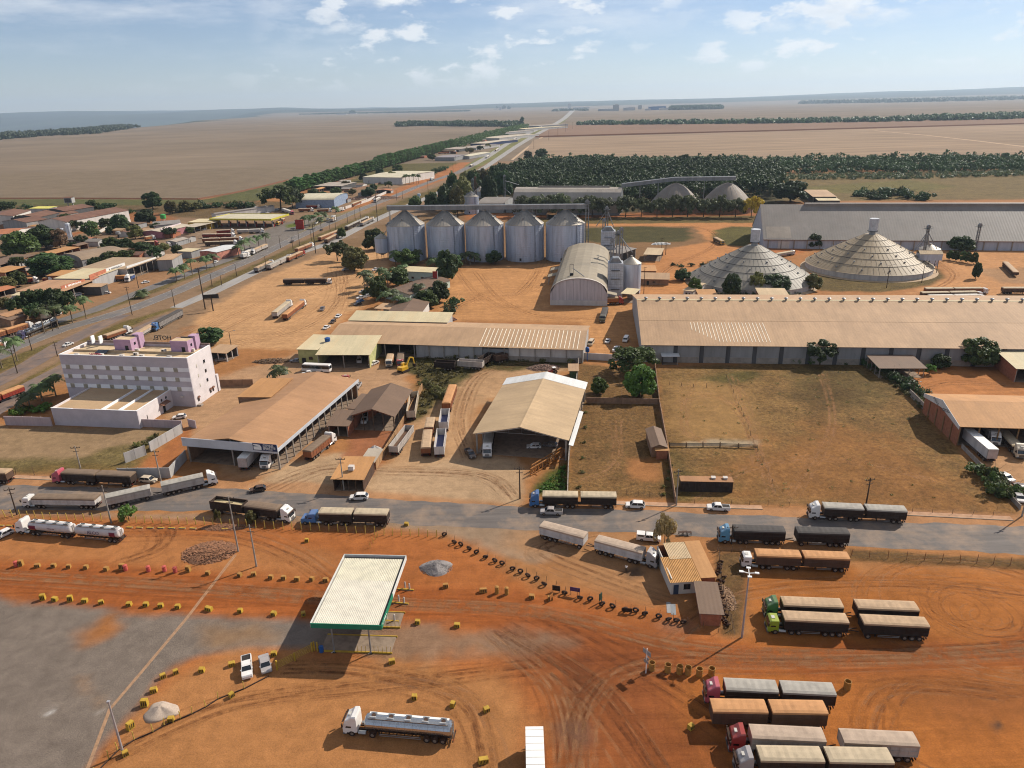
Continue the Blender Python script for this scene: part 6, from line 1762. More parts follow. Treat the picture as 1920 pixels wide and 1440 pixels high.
def tractor(t,x0,style,col,axles=2,detail=2):
 """cab-over tractor whose bumper is at x = x0, facing +x; returns x of its rear frame end"""
 pm = paint(col)
 if style == 'nose':
  cl = 3.6
  prof = [(0,.55),(0,1.45),(-.2,1.7),(-1.35,1.85),(-1.75,2.65),(-2.1,2.85),(-cl,2.95),(-cl,.75),(-2.4,.75),(-1.6,.75)]
  gx = (-1.37,1.9,-1.74,2.6); sd = (-1.9,-2.75,1.75,2.5)
 elif style == 'low':
  cl = 1.9
  prof = [(0,.5),(.02,1.5),(-.3,2.65),(-.6,2.85),(-cl,2.85),(-cl,.8)]
  gx = (.0,1.58,-.29,2.58); sd = (-.45,-1.35,1.6,2.4)
 else:
  cl = 2.25
  prof = [(0,.42),(.03,1.55),(-.28,2.62),(-.42,2.95),(-.95,3.25),(-1.5,3.72),(-cl + .1,3.8),(-cl,3.3),(-cl,.85)]
  gx = (.02,1.62,-.27,2.6); sd = (-.45,-1.35,1.65,2.45)
 hw = 1.22
 def cab(m):
  ys = [(-hw,.92),(-hw + .12,1.0),(hw - .12,1.0),(hw,.92)]
  cx = sum(p[0] for p in prof) / len(prof); cz = 1.7
  m.loft([[(cx + (px - cx) * (1 if k == 1 else .985),y,cz + (pz - cz) * (k if pz > cz else 1)) for px,pz in prof] for y,k in ys])
 c = part('cab',pm,cab,t,key=('cab',style),loc=(x0,0,0))
 part('windscreen',WSCREEN,lambda m: m.extr([(gx[0] + .015,-hw + .16,gx[1]),(gx[0] + .015,hw - .16,gx[1]),(gx[2] + .015,hw - .2,gx[3]),(gx[2] + .015,-hw + .2,gx[3])],(.02,0,.01)),c,key=('wsc',style))
 for s in (-1,1):
  part('side_window',WSCREEN,lambda m: m.extr([(sd[0],s * (hw + .004),sd[2]),(sd[1],s * (hw + .004),sd[2]),(sd[1],s * (hw - .045),sd[3]),(sd[0] - .25,s * (hw - .045),sd[3])],(0,s * .015,0)),c,key=('sdw',style,s))
  part('mirror',CHAS,lambda m: m.box(-.1,.08,s * (hw + .12),s * (hw + .34),1.9,2.6),c,key=('mir',s),loc=(gx[2] + .25,0,0))
  part('headlight',LAMP,lambda m: m.box(-.01,.05,s * .62,s * 1.05,.72,.98),c,key=('hl',s))
 if detail > 1:
  part('grille',CHAS,lambda m: [m.box(.012,.045,-.6,.6,.75 + .16 * i,.85 + .16 * i) for i in range(4)],c,key=('grl',style)) if style != 'nose' else None
  part('bumper',mat('bumper_grey',C(96,94,92),.6,var=.15),lambda m: m.box(-.3,.08,-hw,hw,.35,.68),c,key='bmp')
  part('step',CHAS,lambda m: [m.box(-1.5,-.6,s * (hw - .1),s * (hw + .03),.45,.75) for s in (-1,1)],c,key='stp')
  if style == 'tall':
   part('sun_visor',CHAS,lambda m: m.extr([(-.2,-1.1,2.68),(-.2,1.1,2.68),(.12,1.1,2.6),(.12,-1.1,2.6)],(0,0,.04)),c,key='vis')
   part('roof_hatch',mat('roof_hatch_pale',C(206,200,190),.6),lambda m: m.box(-1.15,-.75,-.35,.35,3.22,3.44),c,key='hatch')
  elif style == 'low':
   part('roof_hatch',mat('roof_hatch_pale',C(206,200,190),.6),lambda m: m.box(-1.3,-.7,-.4,.4,2.86,2.94),c,key='hatch2')
 fl = cl + 3.6 + (1.2 if axles == 3 else 0)
 part('frame_rail',CHAS,lambda m: [m.box(-fl,-.6,s * .3,s * .48,.62,.92) for s in (-1,1)] + [m.box(-fl + .3 * k,-fl + .3 * k + .12,-.3,.3,.66,.86) for k in range(1,9,3)],t,key=('rail',fl),loc=(x0,0,0))
 part('fifth_wheel',CHAS,lambda m: m.box(-fl + .7,-fl + 1.9,-.55,.55,.93,1.12),t,key=('fw',fl),loc=(x0,0,0))
 for s in (-1,1):
  part('fuel_tank',CHROME,lambda m: m.cyl((-cl - 1.3,s * .92,.68),(-cl - .12,s * .92,.68),.32,n=10),t,key=('ft',cl,s),loc=(x0,0,0))
 xs = [-1.35 if style != 'nose' else -1.0]
 rear = [-fl + 1.25] + ([-fl + 2.5] if axles == 3 else [])
 for s in (-1,1):
  wheel(t,x0 + xs[0],s * 1.06)
  for x in rear:
   wheel(t,x0 + x,s * 1.06,dual=True)
  part('mudguard',CHAS,lambda m: m.extr([(-fl + .55,s * .72,.95),(-fl + .7,s * .72,1.16),(-fl + 1.8,s * .72,1.16),(-fl + 1.95,s * .72,.95),(-fl + 1.9,s * .72,.95),(-fl + 1.75,s * .72,1.12),(-fl + .75,s * .72,1.12),(-fl + .6,s * .72,.95)],(0,s * .5,0)),t,key=('mg',fl,s),loc=(x0,0,0))
 return cl,fl
def undercar(t,x0,x1,axle_x,key,z=1.15):
 """frame, axles, guards of a trailer between x1 (rear) and x0 (front)"""
 part('trailer_frame',CHAS,lambda m: [m.box(x1 + .2,x0 - .3,s * .42,s * .58,z - .32,z) for s in (-1,1)] + [m.box(x1 + .3 + k * 1.2,x1 + .45 + k * 1.2,-1.1,1.1,z - .16,z - .02) for k in range(int((x0 - x1) / 1.2))],t)
 for x in axle_x:
  for s in (-1,1):
   wheel(t,x,s * 1.05,dual=True)
 part('side_guard',mat('side_guard_grey',C(150,144,138),.6,var=.2),lambda m: [m.box(max(axle_x) + .9,x0 - 2.6,s * 1.16,s * 1.2,zz,zz + .1) for s in (-1,1) for zz in (.55,.85)],t) if x0 - max(axle_x) > 4.5 else None
 for s in (-1,1):
  part('landing_leg',CHAS,lambda m: m.box(-.1,.1,-.08,.08,.25,z - .1),t,key=('lleg',z),loc=(x0 - 2.4,s * .7,0))
 part('rear_bumper',CHAS,lambda m: m.box(x1 - .02,x1 + .12,-1.15,1.15,.5,.72),t)
 part('mudflap',CHAS,lambda m: [m.box(min(axle_x) - .75,min(axle_x) - .72,s * 1.05 - .35,s * 1.05 + .35,.25,.8) for s in (-1,1)],t)
 for s in (-1,1):
  part('tail_lamp',TAIL,lambda m: m.box(x1 - .05,x1 - .025,s * .75,s * 1.1,.78,.92),t)
def grain_body(t,x0,x1,body,tarp,h=1.75,z=1.28,ribs=True,open_=False,load=None,mark=None):
 ln = x0 - x1; hw = 1.28
 bm_ = bodym(body)
 b = part('trailer_body',bm_,lambda m: [m.box(x1,x0,-hw,hw,z,z + .22),m.box(x1,x0,-hw,-hw + .07,z + .221,z + h),m.box(x1,x0,hw - .07,hw,z + .221,z + h),m.box(x1,x1 + .07,-hw + .071,hw - .071,z + .221,z + h),m.box(x0 - .07,x0,-hw + .071,hw - .071,z + .221,z + h)],t)
 k = max(4,int(ln / 1.15))
 part('stake',bm_,lambda m: [m.box(x1 + ln * i / k - .05,x1 + ln * i / k + .05,s * (hw + .005),s * (hw + .06),z + .05,z + h - .03) for i in range(k + 1) for s in (-1,1)],b)
 part('side_rail',bm_,lambda m: [m.box(x1,x0,s * (hw + .005),s * (hw + .09),zz,zz + .1) for s in (-1,1) for zz in (z - .02,z + h * .45)],b)
 if open_:
  if load:
   n = 8
   def heap(m):
    P = [[(x1 + .1 + (ln - .2) * i / n,-hw + .09 + (2 * hw - .18) * j / 6,z + h * .62 + .35 * math.sin(math.pi * i / n) * math.sin(math.pi * j / 6) + random.uniform(-.05,.05)) for j in range(7)] for i in range(n + 1)]
    q = m.pts([p for r in P for p in r])
    for i in range(n):
     for j in range(6):
      m.f.append((q + i * 7 + j,q + i * 7 + j + 1,q + (i + 1) * 7 + j + 1,q + (i + 1) * 7 + j))
   part('load',load,heap,b)
  else:
   part('bed_floor',bodym('blue' if body == 'white' else 'brown'),lambda m: m.box(x1 + .08,x0 - .08,-hw + .08,hw - .08,z + .222,z + .26),b)
  part('top_rail',bm_,lambda m: [m.box(x1,x0,s * hw - .09,s * hw + .09,z + h + .001,z + h + .1) for s in (-1,1)],b)
 else:
  tm = tarpm(tarp)
  n = max(6,int(ln / .55))
  def tarpf(m):
   R_ = []
   for i in range(n + 1):
    x = x1 - .06 + (ln + .12) * i / n
    e = .1 if i in (0,n) else 0
    sag = (.035 if i % 2 else 0) + random.uniform(-.012,.012)
    up = .24 - sag - e
    R_.append([(x,-hw - .07,z + h - .32),(x,-hw - .06,z + h + .02),(x,-hw * .72,z + h + up * .8),(x,0,z + h + up),(x,hw * .72,z + h + up * .8),(x,hw + .06,z + h + .02),(x,hw + .07,z + h - .32)])
   q = m.pts([p for r in R_ for p in r])
   for i in range(n):
    for j in range(6):
     m.f.append((q + i * 7 + j,q + i * 7 + j + 1,q + (i + 1) * 7 + j + 1,q + (i + 1) * 7 + j))
   m.f.append(tuple(q + j for j in range(7))); m.f.append(tuple(q + n * 7 + j for j in range(7)))
  part('tarpaulin',tm,tarpf,b)
 if mark:
  for q in (1.6,-1.8):
   marks(1.9,.26,LETG,b,((x0 + x1) / 2 + q,-hw - .095,z + h * .66),(R(90),0,0),1,7)
 return b
def tank_body(t,x0,x1,m_,r=1.12,z=2.15,marks=None,white=True):
 ln = x0 - x1; n = 20
 st = [(0,.0),(.02,.6),(.06,.85),(.14,1.0)]
 prof = [(x1 + f,r * k) for f,k in ((.0,.55),(.06,.8),(.2,.95),(.4,1.0))] + [(x0 - f,r * k) for f,k in ((.4,1.0),(.2,.95),(.06,.8),(0,.55))]
 b = part('tank',m_,lambda m: m.loft([[(x,rr * 1.06 * math.cos(2 * math.pi * i / n),z + rr * .98 * math.sin(2 * math.pi * i / n)) for i in range(n)] for x,rr in prof]),t,smooth=False)
 for i in range(1,int(ln / 1.2)):
  x = x1 + i * 1.2
  part('band',CHROME if not white else WHITE,lambda m: m.loft([[(xx,r * 1.075 * math.cos(2 * math.pi * j / n),z + r * .995 * math.sin(2 * math.pi * j / n)) for j in range(n)] for xx in (x - .03,x + .03)],False),b)
 part('walkway',CHROME,lambda m: m.box(x1 + .6,x0 - .6,.25,.7,z + r * .92,z + r * .92 + .09),b)
 part('walkway',LETW,lambda m: m.box(x1 + .6,x0 - .6,-.7,-.3,z + r * .88,z + r * .92 + .06),b)
 for i in range(max(2,int(ln / 2.4))):
  x = x1 + ln * (i + .5) / max(2,int(ln / 2.4))
  h_ = part('hatch',CHAS if not white else STEEL,lambda m: m.cyl((x,0,z + r * .9),(x,0,z + r * 1.12),.32,n=10),b)
  [part('hatch_guard',LETW if not white else STEEL,lambda m: m.box(x - .5,x + .5,s * .45 - .03,s * .45 + .03,z + r * .85,z + r * 1.2),b) for s in (-1,1)]
 part('end_ladder',CHROME,lambda m: [m.box(x1 - .12,x1 - .06,s * .25 - .03,s * .25 + .03,.6,z + r) for s in (-1,1)] + [m.box(x1 - .11,x1 - .07,-.22,.22,.8 + .3 * k,.84 + .3 * k) for k in range(8)],b)
 return b
def box_body(t,x0,x1,m_,h=2.7,z=1.2):
 hw = 1.3
 b = part('box_body',m_,lambda m: m.box(x1,x0,-hw,hw,z,z + h),t)
 part('roof_sheet',mat('white_box_roof',C(232,228,220,.95),.6,var=.05),lambda m: m.box(x1 - .02,x0 + .02,-hw - .02,hw + .02,z + h + .001,z + h + .06),b)
 [part('roof_bow',WHITE,lambda m: m.box(q - .04,q + .04,-hw,hw,z + h + .061,z + h + .085),b) for q in np.arange(x1 + .6,x0,1.2)]
 part('corner_post',STEEL,lambda m: [m.box(x - .05,x + .05,s * hw - .03,s * hw + .03,z,z + h - .01) for x in (x1,x0) for s in (-1,1)],b)
 part('rear_door',mat('box_rear_door',C(206,186,176),.6,var=.15),lambda m: [m.box(x1 - .06,x1 - .052,s * .03,s * (hw - .1),z + .1,z + h - .1) for s in (-1,1)] + [m.box(x1 - .09,x1 - .065,s * .35 - .02,s * .35 + .02,z + .15,z + h - .15) for s in (-1,1)],b)
 return b
NV = [0]
def side_shift(d,k):
 """pixels were read at the near wheels: step over to the centre line"""
 n = Vector((-d.y,d.x,0)).normalized()
 return n * (k * n.y)
def truck(label,f,r,kind='bitrem',cab='white',style='tall',body='dark',tarp='dust',bh=1.75,group=None,open_=(),load=None,notractor=False,mark=None,cat='truck',name=None,maxlen=None):
 """f, r: ground pixels under the front bumper and the tail"""
 F = Vector(g(*f)); Q = Vector(g(*r)); d = F - Q; d.z = 0
 ln = d.length; rz = math.atan2(d.y,d.x); c = (F + Q) / 2 + side_shift(d,1.1)
 bh *= 1.2
 t = thing(name or 'truck',label,cat,(c.x,c.y,.015),rz,group)
 NV[0] += 1
 h = ln / 2
 if kind == 'rigid':
  cl,fl = tractor(t,h,style,cab,2)
  x0 = h - cl - .35
  undercar(t,x0,-h,[-h + 1.9,-h + 3.1][: 2 if ln > 8 else 1],None)
  grain_body(t,x0,-h,body,tarp,bh,open_=0 in open_,load=load)
  return t
 if notractor:
  x0 = h; fl = 0
  gapx = 0
 else:
  cl,fl = tractor(t,h,style,cab,3 if ln > 18 else 2)
  x0 = h - cl - .9
 if kind == 'semi' or kind == 'flat':
  undercar(t,x0,-h,[-h + 1.3,-h + 2.55,-h + 3.8],None)
  if kind == 'semi':
   grain_body(t,x0,-h,body,tarp,bh,open_=0 in open_,load=load,mark=mark)
  else:
   b = part('deck',bodym(body),lambda m: m.box(-h,x0,-1.28,1.28,1.18,1.36),t)
   part('headboard',bodym('dark'),lambda m: m.box(x0 - .1,x0,-1.25,1.25,1.361,2.6),b)
 elif kind == 'tank':
  undercar(t,x0,-h,[-h + 1.6,-h + 2.85,-h + 4.1],None,1.0)
  tank_body(t,x0 - .2,-h + .2,mat('polished_tank',C(196,198,200),.22,.9,var=.08),1.15,2.2,white=False)
 elif kind == 'box':
  undercar(t,x0,-h,[-h + 1.3,-h + 2.55,-h + 3.8],None)
  box_body(t,x0,-h,bodym('white'))
 else:
  gap = .75 if kind in ('bitrem','tank2') else 2.6
  L1 = (x0 + h - gap) / 2
  xs = [(x0,x0 - L1),(x0 - L1 - gap,-h)]
  for i,(a,b) in enumerate(xs):
   if kind == 'tank2':
    undercar(t,a,b,[b + 1.3,b + 2.55],None,1.0)
    tb = tank_body(t,a - .15,b + .15,mat('white_tank_paint',C(222,216,212),.4,var=.1,scale=.8,dust=C(170,110,76),dustamt=.25),1.12,2.15)
    mr = mat('maroon_tank_paint',C(128,44,66),.45,var=.1)
    w0,w1 = ((a - .6,a - 2.4) if i == 0 else (b + 2.4,b + .9))
    n = 20
    part('maroon_flash',mr,lambda m: m.loft([[(xx,1.135 * 1.06 * math.cos(q),2.15 + 1.135 * .98 * math.sin(q)) for q in np.linspace(R(140),R(236),9)] for xx in (w0,w0 * .5 + w1 * .5,w1)],False) if False else [m.poly([(x_,1.14 * 1.06 * math.cos(q0) ,2.15 + 1.14 * .98 * math.sin(q0)) for x_,q0 in ((w0,qa),(w1,qa),(w1,qb),(w0,qb))]) for qa,qb in zip(np.linspace(R(155),R(225),8)[:-1],np.linspace(R(155),R(225),8)[1:])] + [m.poly([(x_,1.14 * 1.06 * math.cos(q0),2.15 + 1.14 * .98 * math.sin(q0)) for x_,q0 in ((w0,qa),(w1,qa),(w1,qb),(w0,qb))]) for qa,qb in zip(np.linspace(R(-45),R(25),8)[:-1],np.linspace(R(-45),R(25),8)[1:])],tb)
    for sgn,rot in ((1,R(180)),(-1,0)):
     if i == 0:
      marks(2.2,.3,mr,tb,((a + b) / 2 - .9,sgn * 1.23,2.2),(R(90),0,rot),1,8); continue
     text('ALCO',1.15,mat('grey_violet_lettering',C(110,96,120),.6),tb,((a + b) / 2 + (0.6 if i == 1 else -1.2),sgn * 1.25,2.2),(R(90),0,rot),.01,bold=.01)
   else:
    undercar(t,a,b,[b + 1.2,b + 2.45] + ([b + 3.7] if L1 > 9.4 else []),None)
    grain_body(t,a,b,body,tarp,bh,open_=i in open_,load=load if i in open_ else None,mark=mark)
    if i == 1 and gap > 1:
     part('drawbar',CHAS,lambda m: [m.bar((a + gap - .1,0,.9),(a + .4,s * .5,.95),.14) for s in (-1,1)],t)
     for s in (-1,1):
      wheel(t,a - 1.0,s * 1.05,dual=True)
    if i == 1 and gap < 1:
     part('coupling',CHAS,lambda m: m.box(a - 1.4,a + gap + 1.2,-.5,.5,.72,.98),t)
 return t

def car(label,f,r,kind='hatch',col='white',group=None,cat=None,ln=None,z=.015):
 F = Vector(g(*f)); Q = Vector(g(*r)); d = F - Q; d.z = 0
 rz = math.atan2(d.y,d.x); c = (F + Q) / 2 + side_shift(d,.7)
 ln = ln or dict(hatch=4.1,sedan=4.5,suv=4.6,pickup=5.3,van=5.0,bus=11.0,topper=5.3)[kind]
 return car_at(label,c.x,c.y,rz,kind,col,group,cat,ln,z)
def car_at(label,x,y,rz,kind='hatch',col='white',group=None,cat=None,ln=4.3,z=.015):
 nm = dict(hatch='car',sedan='car',suv='car',pickup='pickup',van='van',bus='bus',topper='pickup')[kind]
 t = thing(nm,label,cat or nm,(x,y,z),rz,group)
 pm = paint(col); h = ln / 2; k = ln / 4.5
 hw = .88 if kind not in ('bus','van') else (1.22 if kind == 'bus' else .95)
 if kind == 'bus':
  low = [(h,.5),(h + .02,1.2),(h - .1,1.5),(-h,1.5),(-h,.5)]
  gl = [(h - .12,1.5),(h - .35,2.7),(-h + .05,2.7),(-h,1.5)]; top = 3.05; rr = .48
  ax = (h - 2.4,-h + 3.0)
 elif kind in ('pickup','topper'):
  low = [(h,.35),(h,.75),(h - .12,.98),(h - 1.25,1.08),(-h + .02,1.08),(-h,.95),(-h,.4)]
  gl = [(h - 1.15,1.08),(h - 1.85,1.62),(h - 3.2,1.64),(h - 3.45,1.08)]; top = 1.7; rr = .38; ax = (h - .95,-h + 1.15)
 elif kind == 'van':
  low = [(h,.35),(h,.85),(h - .5,1.15),(-h,1.15),(-h,.4)]
  gl = [(h - .5,1.15),(h - 1.1,1.8),(-h + .05,1.85),(-h,1.15)]; top = 1.95; rr = .34; ax = (h - .9,-h + .95)
 else:
  hd = dict(hatch=.78,sedan=.75,suv=.9)[kind]; tp = dict(hatch=1.42,sedan=1.38,suv=1.62)[kind]
  low = [(h,.3),(h,.58),(h - .15,hd - .06),(h - 1.1,hd + .04),(-h + .1,hd + .1),(-h,hd - .05),(-h,.35)]
  e = dict(hatch=-h + .12,sedan=-h + .85,suv=-h + .1)[kind]
  gl = [(h - 1.05,hd + .04),(h - 1.75,tp - .08),(e + .55,tp - .05),(e,hd + .1)]; top = tp; rr = .33 if kind != 'suv' else .37; ax = (h - .82,-h + .82)
 def body(m):
  m.loft([[(px_ * kk,y_,pz) for px_,pz in low] for y_,kk in ((-hw,.97),(-hw + .1,1.0),(hw - .1,1.0),(hw,.97))])
 b = part('body',pm,body,t,key=('cb',kind,ln))
 part('glasshouse',WSCREEN,lambda m: m.loft([[(px_,y_ * (1 if pz < top - .25 else .86),pz) for px_,pz in gl] for y_ in (-hw + .06,hw - .06)]),t,key=('cg',kind,ln))
 g1,g2 = gl[1],gl[2]
 part('roof',pm,lambda m: m.loft([[(g1[0] + .08,y_,g1[1] - .02),(g1[0] - .2,y_,top),(g2[0] + .2,y_,top),(g2[0] - .06,y_,g2[1] - .02)] for y_ in (-hw * .86 + .02,hw * .86 - .02)]),t,key=('cr',kind,ln))
 part('pillar',pm,lambda m: [m.bar((p[0],s * (hw - .055) * q0,p[1]),(p2[0],s * (hw - .055) * q1,p2[1]),.07) for s in (-1,1) for p,p2,q0,q1 in ((gl[0],gl[1],1,.87),(gl[3],gl[2],1,.87),(((gl[0][0] + gl[3][0]) / 2,gl[0][1]),((g1[0] + g2[0]) / 2,g1[1]),1,.87))],t,key=('cp',kind,ln))
 for s in (-1,1):
  part('headlight',LAMP,lambda m: m.box(h - .1,h + .015,s * (hw - .45),s * (hw - .12),.6,.76),t,key=('chl',kind,ln,s))
  part('tail_lamp',TAIL,lambda m: m.box(-h - .015,-h + .08,s * (hw - .3),s * (hw - .1),.65,.9),t,key=('ctl',kind,ln,s))
  part('mirror',pm,lambda m: m.box(gl[0][0] - .35,gl[0][0] - .2,s * hw,s * (hw + .16),gl[0][1] + .05,gl[0][1] + .2),t,key=('cm',kind,ln,s))
  for x_ in ax:
   wheel(t,x_,s * (hw - .1),rr,.22)
 if kind == 'pickup':
  part('bed',mat('pickup_bed_dark',C(58,52,48),.8),lambda m: m.box(-h + .12,h - 3.55,-hw + .12,hw - .12,1.081,1.095),t,key=('cbd',ln))
  part('bed_rail',pm,lambda m: [m.box(-h + .05,h - 3.5,s * (hw - .1) - .05,s * (hw - .1) + .05,1.07,1.2) for s in (-1,1)] + [m.box(-h + .02,-h + .1,-hw + .16,hw - .16,1.07,1.2)],t,key=('cbr',kind,ln))
 if kind == 'topper':
  part('canopy',pm,lambda m: m.box(-h + .05,h - 3.48,-hw + .05,hw - .05,1.09,1.74),t,key=('ctp',ln))
  part('canopy_window',WSCREEN,lambda m: [m.box(-h + .3,h - 3.7,s * (hw - .05),s * (hw - .035),1.25,1.6) for s in (-1,1)],t,key=('ctw',ln))
 return t

def fleet():
 sand = mat('pale_grain_load',C(206,184,140),.95,var=.12,scale=2.0)
 T = truck
 T('white twin tank truck lettered ALCO parked behind the yellow posts',(32,1001),(226,1019),'tank2','white')
 T('polished silver tanker truck with white cab on the orange yard',(645,1378),(850,1397),'tank','white','tall')
 T('white short cab truck with brown tarp body at the left street edge',(44,953),(182,955),'semi','white','low','white','brown',1.3)
 T('truck with tilted red cab and brown tarp trailers beside the corner wall',(100,907),(249,914),'bitrem','pink','tall','dark','brown')
 T('pale grey two trailer truck turning into the depot',(409,908),(203,955),'rodo','white','tall','pale','grey',1.6)
 T('brown trailer truck cut off by the left edge of the picture',(-130,903),(17,908),'bitrem','white','tall','brown','dust')
 T('truck hauling an open load of pale grain and a brown tarp trailer',(545,982),(398,962),'bitrem','white','tall','dark','brown',1.7,open_=(1,),load=sand)
 T('blue nosed truck with cream tarps beside the fence posts',(565,984),(727,988),'bitrem','blue','nose','dark','cream')
 T('blue cab truck with dark trailers parked by the barn wall',(993,952),(1155,955),'bitrem','blue','tall','black','cream')
 T('white and silver two trailer truck parked before the yard office',(1231,1068),(1013,1009),'rodo','silver','tall','white','pinkish',1.6)
 T('light blue cab truck with two black lettered trailers',(1347,1019),(1589,1027),'rodo','sky','tall','black','black',1.8,mark=True)
 T('white cab truck with grey boarded trailers on the far street side',(1516,974),(1696,983),'bitrem','white','tall','dark','grey')
 T('white cab truck with orange dusty trailers behind the wire fence',(1390,1066),(1589,1074),'bitrem','white','low','brown','orange')
 T('green and white cab truck with pale tarps, rear one of the pair',(1433,1160),(1717,1172),'rodo','green','tall','black','dust')
 T('lime green cab truck with pale tarps, nearer one of the pair',(1438,1188),(1736,1203),'rodo','lime','low','black','dust')
 T('pink cab truck with ribbed grey tarps by the yellow drums',(1321,1321),(1562,1333),'bitrem','pink','tall','dark','grey')
 T('pair of coupled trailers with orange tarps standing without a truck',(1334,1367),(1546,1371),'bitrem','white','tall','brown','orange',2.0,notractor=True,cat='trailer',name='trailer')
 T('red cab truck with long beige tarp trailers in the lower right',(1366,1412),(1716,1430),'rodo','red','tall','pale','pinkish',1.7)
 T('white and blue cab truck with beige tarps at the bottom edge',(1380,1458),(1668,1464),'bitrem','silver','tall','dark','cream',1.9)
 # white box lorry at the lower edge, seen from above
 a = Vector(g(1002,1362,4.0)); b = Vector(g(1003,1470,4.0))
 p1 = pix(a.x,a.y,0); p2 = pix(b.x,b.y,0)
 T('white box truck cut by the bottom edge of the picture',(float(p2[0]) + 4,float(p2[1]) + 60),(float(p1[0]),float(p1[1])),'box','white')
 # depot
 T('white box trailer backed into the dark depot front',(500,836),(458,884),'box','white',notractor=True,cat='trailer',name='trailer')
 T('white cab truck standing in the depot mouth',(497,882),(535,838),'semi','white','tall','dark','grey')
 T('truck with dirty brown tarp leaving the depot side',(627,828),(580,866),'semi','white','tall','rust','brown',1.7)
 T('red cab truck at the rear end of the depot columns',(650,716),(632,752),'semi','red','low','red','dust',1.2)
 # tipper yard
 T('pale open trailer left in the tipper yard',(770,815),(740,856),'semi',body='pale',tarp='dust',bh=1.5,open_=(0,),notractor=True,cat='trailer',name='trailer')
 T('nearer white open trailer with blue inside in the tipper yard',(829,824),(824,860),'semi',body='white',bh=1.9,open_=(0,),notractor=True,cat='trailer',name='trailer')
 T('farther white open trailer with blue inside in the tipper yard',(836,786),(832,812),'semi',body='white',bh=1.9,open_=(0,),notractor=True,cat='trailer',name='trailer')
 T('nearer orange tarp trailer beside the white open ones',(803,824),(799,858),'semi',body='rust',tarp='dust',notractor=True,bh=1.5,cat='trailer',name='trailer')
 T('farther orange tarp trailer beside the white open ones',(809,800),(805,819),'semi',body='rust',tarp='dust',notractor=True,bh=1.5,cat='trailer',name='trailer')
 T('lone orange tarp trailer at the top of the tipper yard',(850,740),(838,775),'semi',body='rust',tarp='orange',notractor=True,bh=1.9,cat='trailer',name='trailer')
 T('cream open trailer beside the brown gabled shed wall',(778,752),(771,790),'semi',body='cream',bh=1.8,open_=(0,),notractor=True,cat='trailer',name='trailer')
 T('white cab truck standing in the mouth of the open barn',(914,860),(922,810),'semi','white','tall','dark','grey')
 # yard trucks
 T('black two trailer truck crossing the wide orange yard',(621,533),(532,535),'bitrem','white','low','black','brown',1.6)
 T('pale trailer truck, left of the two parked in the orange yard',(545,574),(516,598),'semi','white','tall','pale','cream',1.6)
 T('orange trailer truck, right of the two parked in the orange yard',(571,573),(535,602),'semi','white','tall','rust','orange',1.6)
 T('red cab truck beside the barrel warehouse end',(1169,571),(1138,572),'rigid','red','tall','orange','dust')
 T('small dark green truck in the yard before the barrel warehouse',(1130,606),(1136,586),'rigid','dkgreen','nose','black','black',1.0)
 # hotel lane
 T('pale flat trailer truck parked behind the hotel roof sign',(234,650),(288,618),'semi','white','tall','pale','dust',1.2)
 T('blue cab truck with long grey trailer behind the hotel',(289,622),(340,594),'semi','blue','tall','grey','black',1.9)
 T('white cab truck with orange load parked beyond the hotel',(247,624),(200,640),'semi','white','tall','rust','dust',1.2)
 T('red tarp trailer at the left edge near the palms',(-60,780),(45,738),'bitrem','white','tall','red','orange',1.4)
 # by the domes
 for i,(f,r) in enumerate((((1852,552),(1735,553)),((1842,559),(1728,561)),((1846,565),(1742,567)))):
  T(['rear','middle','front'][i] + ' of three pale trailer trucks behind the great warehouse ridge',f,r,'bitrem','white','low',('rust','brown','brown')[i],('cream','cream','white')[i],1.5,'trucks behind the warehouse')
 T('brown trailer truck at the right edge beyond the ridge',(1990,552),(1880,552),'bitrem','white','low','brown','cream',1.5)
 T('long brown trailer lying beside the sheds at the right edge',(1905,520),(1885,500),'semi',body='brown',tarp='dust',notractor=True,bh=1.2,cat='trailer',name='trailer')
 T('pale flat truck behind the left dome beside the grey warehouse',(1490,478),(1455,484),'rigid','white','low','white','cream',1.0)
 T('small yellow and brown truck on the curved dirt road',(1355,460),(1340,452),'rigid','yellow','low','olive','dust',1.2)
 # garage
 T('white box trailer parked beside the lettered garage',(1812,828),(1858,868),'box','white',notractor=True,cat='trailer',name='trailer')
 T('white cab truck inside the lettered garage',(1868,838),(1850,806),'rigid','white','tall','white','white')
 T('dark flat truck with cream cover beside the garage columns',(1916,862),(1880,822),'semi','cream','tall','dark','cream',1.0)
 # lanes beside the highway: parked in a queue
 Q = [((512,497),(481,512),'white','grey','dust'),((545,487),(505,507),'white','pale','grey'),((570,478),(540,492),'red','rust','dust'),((587,463),(557,475),'white','rust','dust'),((640,437),(600,453),'white','rust','dust'),((633,446),(612,457),'white','brown','dust'),
   ((675,420),(650,432),'white','dark','grey'),((690,413),(664,425),'white','dark','grey'),((700,414),(678,425),'white','grey','dust'),((687,378),(660,388),'white','rust','cream')]
 for i,(f,r,c_,b_,tp) in enumerate(Q):
  T(f'{ordn(i)} truck from the hotel end of the queue beside the highway',f,r,'bitrem' if i != 5 else 'semi',c_,'tall',b_,tp,1.6,'trucks queued beside the highway')
 # left edge cluster
 T('orange trailer truck with white cab among the palms at the left',(64,616),(-30,645),'bitrem','white','tall','rust','orange',1.7)
 T('white cab truck below it at the left edge',(16,652),(-60,680),'bitrem','white','tall','rust','dust')
 T('dark blue tanker truck with white stripe under the palms',(38,638),(108,608),'tank','navy','tall')
 T('tan trailer truck half hidden behind the palm row',(112,590),(84,602),'rigid','white','low','cream','cream')
